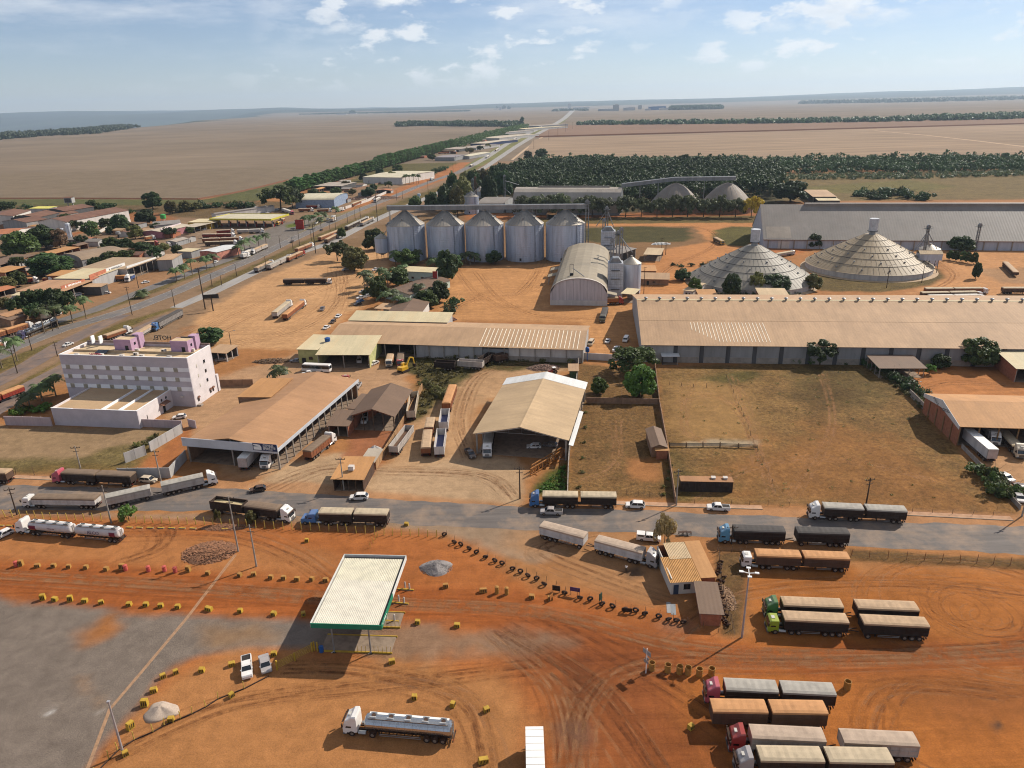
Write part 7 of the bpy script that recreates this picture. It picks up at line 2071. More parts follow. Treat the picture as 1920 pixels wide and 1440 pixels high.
 # town and station
 St = [((72,531),(45,533),'white','red','orange'),((100,532),(82,532),'white','red','orange'),((245,527),(205,528),'white','orange','orange'),((292,449),(274,452),'white','orange','cream'),((297,461),(272,462),'red','brown','dust'),((322,463),(300,466),'white','rust','dust'),
   ((335,452),(327,459),'dkgreen','green','grey'),((440,438),(407,440),'white','red','pinkish'),((440,446),(380,447),'white','red','pinkish'),((455,453),(380,456),'white','rust','pinkish'),((445,460),(385,462),'white','brown','cream'),
   ((495,437),(445,439),'white','pale','white'),((490,398),(465,399),'white','brown','cream'),((465,402),(440,403),'white','brown','cream'),((502,393),(480,394),'white','brown','orange'),((548,403),(530,397),'pink','white','white'),((520,424),(532,416),'yellow','rust','cream'),
   ((588,397),(560,398),'white','rust','pinkish'),((622,398),(595,399),'white','rust','pinkish'),((645,395),(632,398),'white','white','white'),((600,391),(575,391),'white','red','pinkish'),((628,414),(622,417),'white','pale','dust'),
   ((473,478),(500,466),'white','pale','dust'),((468,482),(455,486),'white','white','white'),((238,530),(250,524),'white','blue','grey'),((845,288),(822,289),'white','red','orange'),((855,285),(826,285),'white','orange','cream')]
 for i,(f,r,c_,b_,tp) in enumerate(St):
  T(f'parked truck in the town, {ordn(i)} counted from the workshop side towards the far plots',f,r,'semi' if math.dist(g(*f),g(*r)) < 19 else 'bitrem',c_,'tall',b_,tp,1.6,'trucks parked about the town')
 T('orange and yellow coach parked at the petrol station',(415,424),(395,426),'rigid','yellow','low','orange','orange',1.9)
 # highway traffic
 Hw = [((457,483),(470,477),'rigid','white'),((624,413),(628,411),'rigid','white'),((703,380),(712,375),'rigid','white'),((808,339),(813,337),'rigid','white'),((886,311),(882,313),'rigid','blue'),((912,297),(916,294),'rigid','white'),((929,284),(934,281),'rigid','red'),((963,263),(968,260),'rigid','white'),((1012,240),(1016,238.6),'rigid','white')]
 for i,(f,r,k_,c_) in enumerate(Hw):
  T(f'{ordn(i)} small truck driving along the highway, counted from the hotel',f,r,k_,c_,'tall','pale','white',1.6,'traffic on the highway')
 # cars
 K = car
 K('black hatchback parked at the depot corner',(470,925),(497,921),'hatch','black')
 K('white hatchback on the street before the kiosk',(657,939),(688,938),'suv','white')
 K('white sport utility car parked right of the dark trailers',(1173,953),(1209,955),'suv','white')
 K('silver pickup beside the blue cab truck on the street',(1017,966),(1050,967),'pickup','silver')
 K('white pickup parked below the cargo container',(1328,958),(1366,960),'pickup','white')
 K('white pickup with canopy parked before the leafless tree',(1238,1018),(1194,1014),'topper','white')
 K('white pickup seen end on beside the yellow blocks',(462,1276),(460,1238),'pickup','white')
 K('silver sedan seen end on beside the canopy shadow',(498,1266),(491,1234),'sedan','silver')
 K('white hatchback half cut by the left edge beside the tank truck',(-4,1012),(22,1000),'hatch','white')
 K('white car in the hotel yard behind the white wall',(326,787),(346,785),'hatch','white')
 K('dark car under the hotel carport',(424,677),(407,679),'sedan','grey')
 K('old white off-roader between the two trailer trucks',(290,907),(262,905),'suv','cream')
 K('silver pickup in the yard beside the depot columns',(664,736),(678,718),'pickup','silver')
 K('white pickup under the old gabled shed',(680,800),(690,780),'pickup','white')
 K('dark pickup parked beside the open barn column',(886,862),(874,848),'pickup','black')
 K('white hatchback in the shade of the open barn',(988,842),(1014,842),'hatch','white')
 K('grey hatchback behind the white one in the open barn',(1022,838),(1040,840),'hatch','grey')
 K('white car near the workshop corner',(697,686),(708,681),'sedan','white')
 K('white bus parked before the workshop',(572,697),(614,699),'bus','white')
 K('white pickup behind the parked bus',(566,706),(594,703),'pickup','white')
 K('dark car at the corner of the annex',(546,680),(562,680),'sedan','grey')
 K('white van inside the cream workshop',(673,684),(675,672),'van','white')
 K('dark pickup alone in the orange yard',(600,588),(609,575),'pickup','grey')
 for i,(f,r,c_,k_) in enumerate((((606,620),(620,612),'white','sedan'),((620,609),(630,601),'black','hatch'),((629,599),(641,590),'white','sedan'))):
  K(['nearest','middle','farthest'][i] + ' of three cars in line beside the long shed',f,r,k_,c_,'cars beside the long shed')
 for i,(x,y,c_,k_) in enumerate(((683,549,'silver','pickup'),(679,560,'white','pickup'),(676,566,'blue','hatch'),(690,557,'white','suv'),(672,572,'black','hatch'),(650,507,'silver','pickup'),(706,507,'white','pickup'))):
  K(f'{ordn(i)} car parked beside the office palms, counted from the top',(x - 8,y + 2),(x + 8,y - 1),k_,c_,'cars parked by the office palms')
 for i,(f,r,c_,k_) in enumerate((((1106,650),(1112,642),'cream','van'),((1137,647),(1144,637),'white','sedan'),((1171,645),(1178,634),'white','van'),((1153,661),(1160,654),'white','pickup'))):
  K(f'{ordn(i)} small car from the left at the gate beside the great warehouse',f,r,k_,c_,'cars at the warehouse gate')
 for i,(f,r,c_,k_) in enumerate((((1896,905),(1874,893),'white','hatch'),((1925,925),(1905,912),'black','sedan'),((1917,945),(1905,928),'silver','sedan'),((1846,575),(1826,576),'black','hatch'))):
  K(['white car nearest the leafy shrub at the right edge','dark car cut by the right edge of the picture','silver car at the low wall by the right edge','dark car beside the ridge by the pale trucks'][i],f,r,k_,c_)
 for i,(f,r,c_,k_) in enumerate((((268,532),(279,530),'white','sedan'),((190,552),(208,551),'white','sedan'),((138,557),(150,555),'white','van'),((120,651),(138,645),'white','sedan'),((402,494),(408,491),'white','sedan'),((553,430),(561,427),'white','van'),((365,433),(375,432),'silver','sedan'),((378,432),(390,430),'white','sedan'),((590,421),(596,418),'white','pickup'),((612,414),(618,411),'silver','pickup'),((598,417),(604,414),'black','sedan'),((600,434),(605,431),'black','sedan'),((545,456),(550,453),'black','hatch'),((70,614),(76,611),'white','van'),((36,588),(52,586),'white','sedan'),((340,500),(352,496),'black','sedan'),((30,626),(46,622),'white','pickup'),((500,400),(507,399),'white','van'),((515,396),(522,395),'silver','van'),((478,391),(484,390),'white','van'),((445,398),(451,397),'white','van'))):
  K(f'{ordn(i)} car counted along the town frontage from the broad tan shop',f,r,k_,c_,'cars along the town frontage')
fleet()
# excavator and the derelict truck bodies behind the barn
def plant():
 p = Vector(g(757,697)); t = thing('excavator','yellow excavator parked beside the weeds behind the gabled shed','excavator',p,R(55))
 ym = paint('yellow')
 for s in (-1,1):
  part('track',CHAS,lambda m: m.extr([(-1.9,s * 1.1 - .3,.15),(-1.5,s * 1.1 - .3,0),(1.5,s * 1.1 - .3,0),(1.9,s * 1.1 - .3,.15),(1.9,s * 1.1 - .3,.7),(1.5,s * 1.1 - .3,.9),(-1.5,s * 1.1 - .3,.9),(-1.9,s * 1.1 - .3,.7)],(0,.6,0)),t)
 part('house',ym,lambda m: m.box(-2,1.2,-1.3,1.3,1.0,2.2),t)
 c = part('cab',ym,lambda m: m.box(.1,1.6,.3,1.3,1.2,3.1),t); part('window',WSCREEN,lambda m: m.box(1.0,1.63,.38,1.22,1.9,2.9),c)
 part('boom',ym,lambda m: [m.bar((1.2,-.2,1.8),(3.4,-.2,4.6),.5),m.bar((3.4,-.2,4.6),(5.2,-.2,4.0),.45)],t)
 part('arm',ym,lambda m: m.bar((5.2,-.2,4.1),(5.6,-.2,1.6),.35),t)
 part('bucket',CHAS,lambda m: m.extr([(5.2,-.8,1.6),(6.1,-.8,1.5),(6.2,-.8,.5),(5.4,-.8,.3)],(0,1.2,0)),t)
 truck('dark red truck beside the excavator',(750,690),(752,672),'rigid','red','low','brown','brown',1.0)
 truck('dusty small truck left of the excavator',(729,690),(733,674),'rigid','cream','low','orange','dust',.9)
 for i,(f,r,b_,lab) in enumerate((((815,694),(853,696),'black','black derelict tank trailer in the weeds'),((858,692),(905,695),'pale','pale slatted derelict trailer in the weeds'),((905,688),(925,676),'dark','dark derelict trailer right of the slatted one'),((848,668),(905,670),'cream','cream framed derelict trailer behind the slatted one'),((930,683),(952,678),'brown','rusty derelict trailer nearest the long shed end'))):
  truck(lab,f,r,'semi',body=b_,open_=(0,),bh=1.6,notractor=True,cat='trailer',name='trailer')
 # steel trusses leaning by the barn
 a = Vector(g(995,893)); b = Vector(g(1058,855)); d = b - a
 ru = mat('rusty_orange_steel',C(176,116,60),.8,var=.25)
 for k in range(2):
  t = thing('steel_truss',['nearer','farther'][k] + ' rusty orange steel truss lying beside the barn','truss',(a.x + k * .4,a.y + k * 2.2,0),math.atan2(d.y,d.x),'steel trusses by the barn')
  n = 9; L_ = d.length * (1 - .1 * k)
  for z in (.15,2.0):
   part('chord',ru,lambda m: m.box(0,L_,-.12,.12,z,z + .22),t)
  for i in range(n + 1):
   part('web',ru,lambda m: m.box(-.1,.1,-.08,.08,.37,2.0),t,key='web',loc=(L_ * i / n,0,0))
  part('diagonal',ru,lambda m: [m.bar((L_ * i / n,.09,.4),(L_ * (i + 1) / n,.09,1.95),.12) for i in range(n)],t)
  part('outrigger',ru,lambda m: [m.bar((L_ * f_,0,.2),(L_ * f_,-1.1,.1),.14) for f_ in (.1,.5,.9)],t)
 # tractor in the junk by the barn
 p = Vector(g(1037,700)); t = thing('tractor','small red tractor in the junk behind the barn','tractor',p,R(200))
 part('bonnet',paint('red'),lambda m: m.box(.1,1.7,-.35,.35,.7,1.35),t); part('seat_deck',CHAS,lambda m: m.box(-1,.2,-.5,.5,.6,1.0),t); part('canopy',paint('white'),lambda m: m.box(-1,.3,-.7,.7,2.2,2.3),t)
 part('canopy_post',CHAS,lambda m: [m.box(x - .04,x + .04,s * .6 - .04,s * .6 + .04,1,2.2) for x in (-.9,.2) for s in (-1,1)],t)
 for s in (-1,1):
  wheel(t,-.6,s * .8,.75,.4); wheel(t,1.3,s * .6,.42,.25)
plant()

# vegetation
def leafmat(name,col,var=.35,trans=.25,sc=.45):
 m = bpy.data.materials.new(name); m.use_nodes = True
 t = m.node_tree; lk = t.links.new; b = t.nodes['Principled BSDF']
 b.inputs['Roughness'].default_value = .55; b.inputs['Specular IOR Level'].default_value = .25
 geo = N(t,'ShaderNodeNewGeometry'); oi = N(t,'ShaderNodeObjectInfo')
 n = N(t,'ShaderNodeTexNoise',i_Scale=sc,i_Detail=3.0); lk(geo.outputs['Position'],n.inputs['Vector'])
 r = ramp(t,[(.3,tuple(c * (1 - var) for c in col)),(.7,tuple(c * (1 + var) for c in col))]); lk(n.outputs['Fac'],r.inputs[0])
 h = N(t,'ShaderNodeHueSaturation'); lk(r.outputs[0],h.inputs['Color'])
 mr = N(t,'ShaderNodeMapRange',i_3=.62,i_4=1.4); lk(oi.outputs['Random'],mr.inputs[0]); lk(mr.outputs[0],h.inputs['Value'])
 mh = N(t,'ShaderNodeMapRange',i_3=.475,i_4=.525); lk(oi.outputs['Random'],mh.inputs[0]); lk(mh.outputs[0],h.inputs['Hue'])
 lk(h.outputs[0],b.inputs['Base Color'])
 tr = N(t,'ShaderNodeBsdfTranslucent'); lk(h.outputs[0],tr.inputs[0])
 mx_ = N(t,'ShaderNodeMixShader',i_0=trans); lk(b.outputs[0],mx_.inputs[1]); lk(tr.outputs[0],mx_.inputs[2])
 lk(mx_.outputs[0],t.nodes['Material Output'].inputs[0])
 return m
LC = lambda r,g_,b: C(r,g_,b,1.05)
LEAF = dict(mango=leafmat('mango_leaves',LC(72,84,40)),dark=leafmat('dark_leaves',LC(60,74,40),.4,.25,.16),euc=leafmat('eucalyptus_leaves',LC(82,106,56),.45,.25,.1),palm=leafmat('palm_fronds',LC(78,90,52)),
   wood=leafmat('woodland_leaves',LC(56,72,38),.34,.3,.11),olive=leafmat('olive_leaves',LC(100,96,54)),yellow=leafmat('yellow_blossom',LC(178,152,50)),dry=leafmat('dry_leaves',LC(140,116,84)),bright=leafmat('bright_leaves',LC(84,106,44)),rowan=leafmat('row_tree_leaves',LC(92,98,66)))
BARK = mat('bark',C(92,76,60),.95,var=.25)
def leaves(cl,n,size,rng,flat=.0,shell=.75):
 """cl: clump array (x, y, z, r); n leaves per clump -> verts, quads"""
 K = len(cl); c = np.repeat(cl,n,0)
 d = rng.normal(size=(K * n,3)); d /= np.linalg.norm(d,axis=1)[:,None]
 rad = shell + (1 - shell) * rng.random(K * n)
 p = c[:,:3] + d * (c[:,3] * rad)[:,None] * np.array([1,1,.85])
 nn = d + rng.normal(size=d.shape) * .55 + np.array([0,0,.35 + flat]); nn /= np.linalg.norm(nn,axis=1)[:,None]
 a = np.cross(nn,rng.normal(size=d.shape)); a /= np.linalg.norm(a,axis=1)[:,None]; b = np.cross(nn,a)
 s = (size * (.6 + .8 * rng.random(K * n)))[:,None]
 v = np.stack([p - a * s - b * s * .55,p + a * s * .2 - b * s * .7,p + a * s + b * s * .2,p - a * s * .1 + b * s * .75],1).reshape(-1,3)
 q = np.arange(K * n * 4).reshape(-1,4)
 return v,q
def crown_mesh(key,mat_,shape,seed,n=60,size=.34):
 """unit crown: height about 1 from z=0.. ; shape gives clumps"""
 k = (key,seed,mat_.name)
 if k in MC:
  return MC[k]
 rng = np.random.default_rng(seed)
 v,q = leaves(shape(rng),n,size,rng)
 MC[k] = arrmesh('crown',v,q,mat_)
 return MC[k]
def sh_round(rng):      # dense dome, radius 5, height 8 (base at z 1.5)
 P = []
 for i in range(46):
  u = rng.normal(size=3); u /= np.linalg.norm(u); u[2] = u[2] if u[2] > -.62 else -.62 * rng.random()
  P.append((u[0] * 4.0 * rng.uniform(.8,1.02),u[1] * 4.0 * rng.uniform(.8,1.02),4.5 + u[2] * 3.7,rng.uniform(1.0,1.6)))
 P += [(0,0,4,2.9),(0,0,6.2,2.4)]
 return np.array(P)
def sh_wide(rng):       # open spreading tree with gaps
 P = []
 for i in range(44):
  a = rng.uniform(0,6.28); r = 4.6 * math.sqrt(rng.random())
  P.append((r * math.cos(a),r * math.sin(a),6.4 - .07 * r * r + rng.uniform(-2.6,.8),rng.uniform(.7,1.3)))
 return np.array(P)
def sh_tall(rng):       # eucalyptus: narrow and ragged, 20 tall
 P = []
 for i in range(40):
  z = rng.uniform(2.5,19.5); r = 2.8 * (1 - abs((z - 11) / 11)) ** .6 * rng.uniform(.4,1)
  a = rng.uniform(0,6.28); P.append((r * math.cos(a),r * math.sin(a),z,rng.uniform(.8,1.4)))
 P.append((0,0,19.6,.7))
 return np.array(P)
def sh_bush(rng):
 return np.array([(rng.normal() * .9,rng.normal() * .9,abs(rng.normal()) * .6 + .5,rng.uniform(.45,.8)) for i in range(14)])
def trunk_mesh(key,h,r,limbs,seed):
 k = ('trunk',key,seed)
 if k in MC:
  return MC[k]
 rd = random.Random(seed); m = MB()
 m.cyl((0,0,0),(rd.uniform(-.2,.2),rd.uniform(-.2,.2),h),r,r * .6,7)
 for i in range(limbs):
  a = 6.28 * i / max(1,limbs) + rd.uniform(-.4,.4)
  m.cyl((0,0,h * .9),(2.6 * math.cos(a),2.6 * math.sin(a),h + rd.uniform(1.4,2.6)),r * .5,r * .15,5)
 MC[k] = m.mesh('trunk')
 MC[k].materials.append(BARK)
 return MC[k]
KIND = dict(round=(sh_round,9.0,5.2,1.8,.34,5,110,.42),wide=(sh_wide,7.6,5.2,4.0,.24,6,60,.34),tall=(sh_tall,20.0,2.8,9,.25,0,48,.55),bush=(sh_bush,2.2,1.7,.7,.08,3,46,.2))
def plant_tree(name,label,x,y,kind,leaf,h=None,w=None,group=None,cat='tree',seed=0):
 sh,H0,W0,th,tr,lb,n,sz = KIND[kind]
 sz = sz
 t = thing(name,label,cat,(x,y,0),random.uniform(0,6.28),group)
 kz = (h or H0) / H0; kx = (w or 2 * W0) / (2 * W0)
 for nm,me in (('trunk',trunk_mesh(kind,th,tr,lb,seed)),('crown',crown_mesh(kind,LEAF[leaf],sh,seed,n,sz))):
  o = link(nm,me,None,t); o.scale = (kx,kx,kz)
 return t
def tree_px(label,x,y,ytop,wpx,kind='round',leaf='mango',name='tree',group=None,cat='tree',seed=None):
 p = g(x,y); h = hgt(x,y,ytop)
 dep = p[1] * math.cos(PITCH) + (CAM_H) * math.sin(PITCH)
 return plant_tree(name,label,p[0],p[1] + .3 * wpx * dep / FOC,kind,leaf,h,wpx * dep / FOC,group,cat,random.randrange(3) if seed is None else seed)
def trees():
 B = [
  ('glossy dome shaped tree beside the brown plot wall',1202,752,692,66,'round','bright'),('small round tree left of the glossy dome tree',1124,742,712,36,'round','bright'),('broad dark tree behind the glossy dome tree',1192,708,662,96,'wide','mango'),
  ('dark tree against the great warehouse wall',1545,690,646,66,'wide','dark'),('large dark tree at the right end of the great warehouse',1843,694,641,76,'round','mango'),('round shrub between the carport and the large dark tree',1770,694,668,38,'round','dark'),
  ('round tree beside the hotel carport',388,650,619,54,'round','dark'),('tall dark tree at the corner of the pale green office',838,533,472,46,'round','dark'),('yellowish tree by the small bin, nearer of two',662,512,466,54,'round','olive'),
  ('umbrella shaped tree left of the small bin',630,492,455,46,'wide','mango'),('dark tree touching the small elevated bin',700,472,432,50,'round','mango'),('dark rounded bush at the foot of the middle silo',926,497,472,34,'round','dark'),
  ('bushy trees at the foot of the leftmost silo',762,502,470,52,'round','mango'),('dark tree before the second silo',852,510,480,36,'round','dark'),('dense tree before the left dome',1374,560,516,38,'round','dark'),('thin leafed tree before the left dome',1420,553,513,30,'wide','olive'),
  ('wide bush right of the thin tree before the domes',1458,553,518,62,'round','dark'),('bush between the two domes',1528,547,516,34,'round','olive'),('round tree left of the right dome',1532,467,440,34,'round','dark'),('dark tree in front of the grey warehouse',1810,474,446,50,'round','dark'),
  ('bush beside the white hut before the left dome',1305,552,522,28,'round','bright'),('bush at the left foot of the left dome',1282,528,506,34,'round','dark'),('large tree right of the eucalyptus grove',1490,382,341,72,'round','wood'),
  ('big spreading fig tree beside the truck dealership',520,396,351,76,'wide','mango'),('second crown of the fig behind the parked trucks',545,392,354,48,'wide','dark'),('round bush behind the dealership roof',586,368,354,24,'round','mango'),
  ('biggest dark tree of the town, over the orange store roof',84,522,480,84,'round','dark'),('broad tree at the left edge of the town',28,486,438,72,'round','mango'),('brownish tree behind the orange open shed',76,470,425,62,'round','dark'),('brownish crown left of the white water towers',108,468,432,36,'round','dry'),
  ('round tree before the white factory wall',167,447,416,34,'round','mango'),('dark round tree right of the white zigzag wall',222,436,404,36,'round','dark'),('dark round tree in the field by the green tank',270,424,394,42,'round','dark'),('largest round tree at the field edge',282,394,362,40,'round','dark'),
  ('tree row crown above the arched shed, left',205,472,447,36,'round','mango'),('tree row crown above the arched shed, middle',232,474,449,34,'round','dark'),('tree row crown right of the white sheds',262,478,456,40,'round','dark'),('bushy tree before the parked orange trailers',304,474,457,26,'round','olive'),
  ('spreading bush by the petrol apron',330,478,460,24,'round','mango'),('tree before the arched shed end',203,496,474,40,'round','mango'),('bushes at the factory door',195,430,410,26,'round','mango'),
  ('tall dark cypress like tree by the highway, nearer',836,402,346,36,'round','dark'),('tall dark cypress like tree by the highway, farther',852,388,324,30,'round','dark'),('round dark tree left of the highway cypress',812,396,362,36,'round','dark'),('small tree beside the pale blue tank column',778,392,368,28,'round','mango'),
  ('flat topped bright green tree behind the tank truck',237,982,955,36,'wide','bright'),('dead looking tree with thin brown leaves by the yard office',1248,1040,968,42,'wide','dry'),('young tree at the fence post end',408,984,958,14,'wide','olive'),('bushy shrub beside the log pile',470,985,962,22,'round','olive'),
  ('lone tree in the queue lane beside the highway',640,447,428,18,'round','mango'),('bush in the carport yard',1746,704,686,22,'wide','bright'),('tree behind the canteen roof',800,580,548,50,'round','mango'),('hedge tree right of the canteen',822,570,530,44,'round','dark'),('small tree before the guard hut',1030,662,645,18,'wide','mango'),
  ('dark tree behind the office car park',710,566,520,40,'round','mango'),('leafy tree among the office palms',745,540,505,46,'round','mango'),('dark spindly tree by the right dirt road',1832,524,493,18,'round','dark'),
 ]
 for b in B:
  tree_px(b[0],*b[1:])
 for i,(x,y,tp,w) in enumerate(((32,596,556,40),(52,592,548,44),(76,590,546,42),(100,590,544,44),(124,586,550,34),(90,600,566,40),(60,604,570,36))):
  tree_px(f'{ordn(i)} tree from the left in the dense hedge before the cream veranda',x,y,tp,w,'round' if i % 2 else 'wide','dark',group='hedge before the veranda')
 for i,x in enumerate((985,1005,1030,1052,1088,1112,1132,1175,1204,1234,1263,1292,1322,1352,1382,1412)):
  tree_px('yellow blossoming tree at the end of the slender tree row' if i == 15 else f'{ordn(i)} slender tree from the left in the row before the rear warehouse',x,408 + (x > 1100) * 1,369 + random.uniform(-4,6),40 + random.uniform(-6,8),'wide','yellow' if i == 15 else 'rowan',group='slender trees before the rear warehouse')
 for i,x in enumerate((1782,1793,1806,1817,1828)):
  tree_px(f'{ordn(i)} small tree from the left in the short row beside the hopper house',x,488 + i * 2,470 + i,14,'round','mango',group='short tree row by the hopper house')
 for i,(x,y,tp,w) in enumerate(((868,394,330,40),(888,372,320,36),(905,366,318,34),(925,362,312,36),(875,356,322,30),(945,374,322,40),(858,408,352,34),(918,386,330,34))):
  tree_px(f'{ordn(i)} tall tree in the clump between the highway and the rear silos',x,y,tp,w,'round','wood' if i % 2 else 'olive',group='trees by the rear silos')
 # shrubs
 SH = [('weedy shrub',(770,665),(1075,680),26,14,'olive','in the weed strip along the long shed'),('weedy shrub',(795,720),(845,760),12,16,'olive','in the weeds left of the tipper yard'),('hedge shrub',(1600,678),(1640,684),5,26,'dark','below the warehouse wall'),('hedge shrub',(1640,682),(1735,752),14,26,'dark','in the hedge sloping to the garage'),
   ('hedge shrub',(1445,680),(1600,680),9,16,'mango','at the foot of the great warehouse'),('leafy shrub',(1852,892),(1905,948),8,34,'mango','in the thicket at the right edge'),('palm scrub',(1600,368),(1745,372),12,24,'wood','beyond the grey warehouse'),('field edge bush',(0,392),(250,404),12,14,'wood','along the green strip'),('field edge bush',(330,396),(480,386),14,18,'wood','above the petrol station'),
   ('dome hedge shrub',(1320,552),(1500,556),12,14,'dark','around the foot of the domes'),('verge bush',(1250,500),(1345,496),5,10,'dark','beside the left dome path'),('lot shrub',(250,840),(300,822),5,12,'olive','beside the white panel wall'),('lot shrub',(1085,930),(1100,760),6,8,'olive','at the plot wall'),('plot bush',(800,330),(840,318),4,14,'wood','in the green plot by the highway'),
   ('garden shrub',(20,780),(90,770),6,20,'bright','beside the hotel annex'),('yard shrub',(840,555),(850,590),4,22,'dark','beside the canteen'),('park shrub',(690,555),(800,560),10,22,'mango','under the office palms'),('corral shrub',(1240,935),(1262,870),5,8,'olive','at the long dark wall')]
 for nm,a,b,n,w,lf,where in SH:
  for i in range(n):
   f_ = (i + .5) / n
   x = a[0] + (b[0] - a[0]) * f_ + random.uniform(-1,1) * w * .4; y = a[1] + (b[1] - a[1]) * f_ + random.uniform(-.25,.25) * w
   tree_px(f'{ordn(i)} {nm} from the left {where}',x,y,y - w * random.uniform(.5,.8),w * random.uniform(.8,1.3),'bush',lf,nm.replace(' ','_'),where,'shrub')
trees()
def town_trees():
 rd = random.Random(3)
 T_ = [(12,470),(50,462),(135,470),(150,462),(188,478),(176,508),(30,506),(60,512),(118,506),(232,492),(262,470),(290,490),(316,448),(250,450),(10,548),(30,540),(6,580),(20,600),(290,434),(355,440),(205,440),(140,434),(120,426),(34,422),(60,420),(10,402),(200,404),(172,398),(320,402),(345,398),(365,396),(660,366),(700,358),(648,352),(735,338),(810,300),(880,290),(900,284),(915,278),(930,256),(950,258),(912,252),(728,352),(630,372),(605,378),(680,340),(712,330),(745,326),(690,372)]
 for i,(x,y) in enumerate(T_):
  w = rd.uniform(18,34) * min(1.0,(y - 190) / 230 + .15)
  tree_px(f'{ordn(i)} garden tree squeezed between the town houses, counted from the left edge',x,y,y - w * rd.uniform(.6,.9),w,rd.choice(('round','wide','round')),rd.choice(('mango','dark','olive','wood')),group='garden trees of the town')
town_trees()
def palm_mesh(seed):
 k = ('palm',seed)
 if k in MC:
  return MC[k]
 rd = random.Random(seed); V_,F_ = [],[]
 for i in range(15):
  a = 6.28 * i / 15 + rd.uniform(-.15,.15); up = rd.uniform(-.1,1.1); L_ = rd.uniform(2.6,3.3)
  P = [(L_ * s * math.cos(up * .8) ,up * 1.3 * s * L_ / 3 * 1.6 - 2.1 * s * s * L_ / 3) for s in np.linspace(0,1,8)]
  for j in range(7):
   for sd in (-1,1):
    (r0,z0),(r1,z1) = P[j],P[j + 1]; wd = .75 * math.sin(math.pi * (j + .7) / 8) + .1
    base = len(V_); ca,sa = math.cos(a),math.sin(a)
    for r_,z_,w_ in ((r0,z0,0),(r1,z1,0),(r1 + .1,z1 - wd * .55,wd),(r0 + .25,z0 - wd * .55,wd)):
     V_.append((r_ * ca - sd * w_ * sa,r_ * sa + sd * w_ * ca,z_))
    F_.append((base,base + 1,base + 2,base + 3))
 MC[k] = arrmesh('fronds',np.array(V_),np.array(F_),LEAF['palm'])
 return MC[k]
def palm(label,x,y,ytop,group=None):
 p = g(x,y); h = max(3.5,hgt(x,y,ytop) - 1.2)
 t = thing('palm_tree',label,'palm',p,random.uniform(0,6.28),group)
 k = ('ptrunk',)
 if k not in MC:
  m = MB(); m.loft([[(r * math.cos(6.28 * i / 8),r * math.sin(6.28 * i / 8),z) for i in range(8)] for r,z in ((.3,0),(.22,.08),(.2,.5),(.17,.8),(.2,1.0))]); MC[k] = m.mesh('trunk'); MC[k].materials.append(mat('palm_trunk',C(140,122,100),.9,var=.2))
 o = link('trunk',MC[k],None,t); o.scale = (1.1,1.1,h)
 o = link('fronds',palm_mesh(random.randrange(3)),None,t,(0,0,h)); o.scale = (1.55,1.55,1.5)
PALMS = {'along the frontage road': [(4,690,648),(33,677,630),(84,625,575),(110,616,570),(137,606,570),(162,597,554),(267,558,546),(332,528,500),(347,523,494),(361,516,484),(388,505,478),(402,500,474),(448,481,458),(460,477,448),(470,472,444),(486,465,440),(500,462,436),(455,470,450)],
 'beside the petrol station': [(572,426,404),(580,425,402),(590,424,401),(598,420,397),(608,416,396),(631,413,386),(602,428,406),(562,430,410)],'at the cream warehouse': [(761,345,326),(768,346,327),(776,345,325),(785,344,326)],
 'in the hotel garden': [(80,752,716),(105,742,702),(58,768,735)],'among the estate offices': [(684,545,508),(698,552,518),(712,560,528),(724,576,545),(737,572,540),(749,584,552),(762,584,556),(741,530,500),(728,540,508),(756,520,494),(690,535,505),(718,530,500),(786,560,530),(812,500,482)],
 'at the foot of the silos': [(742,497,468),(783,494,466),(830,502,476),(872,494,472),(882,496,470),(890,494,474)],'in the junk yard': [(525,710,684)],'beyond the grey warehouse': [(1650,370,350),(1662,371,350),(1672,371,352)]}
for where,L_ in PALMS.items():
 for i,(x,y,tp) in enumerate(L_):
  palm(f'{ordn(i)} palm tree {where}' if len(L_) > 1 else f'lone low palm tree {where}',x,y,tp,'palms ' + where)
# eucalyptus wind-break: the nearest are trees of their own, the rest one wood
def windbreak():
 a = Vector(g(548,362)); b = Vector(g(985,240))
 d = b - a; ln = d.length; u = d.normalized(); n = Vector((-u.y,u.x,0))
 k = 0; s = 0.0
 while s < 900:
  for row in range(2):
   p = a + u * (s + random.uniform(-1.5,1.5) + row * 3) + n * (row * 9 - 4 + random.uniform(-1,1))
   lo = s < 330
   plant_tree('eucalyptus_tree',f'{ordn(k // 2)} eucalyptus from the near end of the wind-break, {"back" if row else "front"} row',p.x,p.y,'tall','euc',random.uniform(13,16.5) if lo else random.uniform(17,20),9.5,'eucalyptus wind-break',seed=random.randrange(3))
   k += 1
  s += 7.0
 rng = np.random.default_rng(5)
 ss = rng.uniform(900,ln,2300); off = rng.uniform(-16,16,2300)
 P = np.array([(a.x + u.x * s_ + n.x * o_,a.y + u.y * s_ + n.y * o_,rng.uniform(3,17),rng.uniform(2.5,4.2)) for s_,o_ in zip(ss,off)])
 v,q = leaves(P,14,1.2,rng)
 o = link('far_windbreak',arrmesh('far_windbreak',v,q,LEAF['euc']),None,kind='stuff'); tag(o,'far end of the eucalyptus wind-break along the highway','trees')
windbreak()
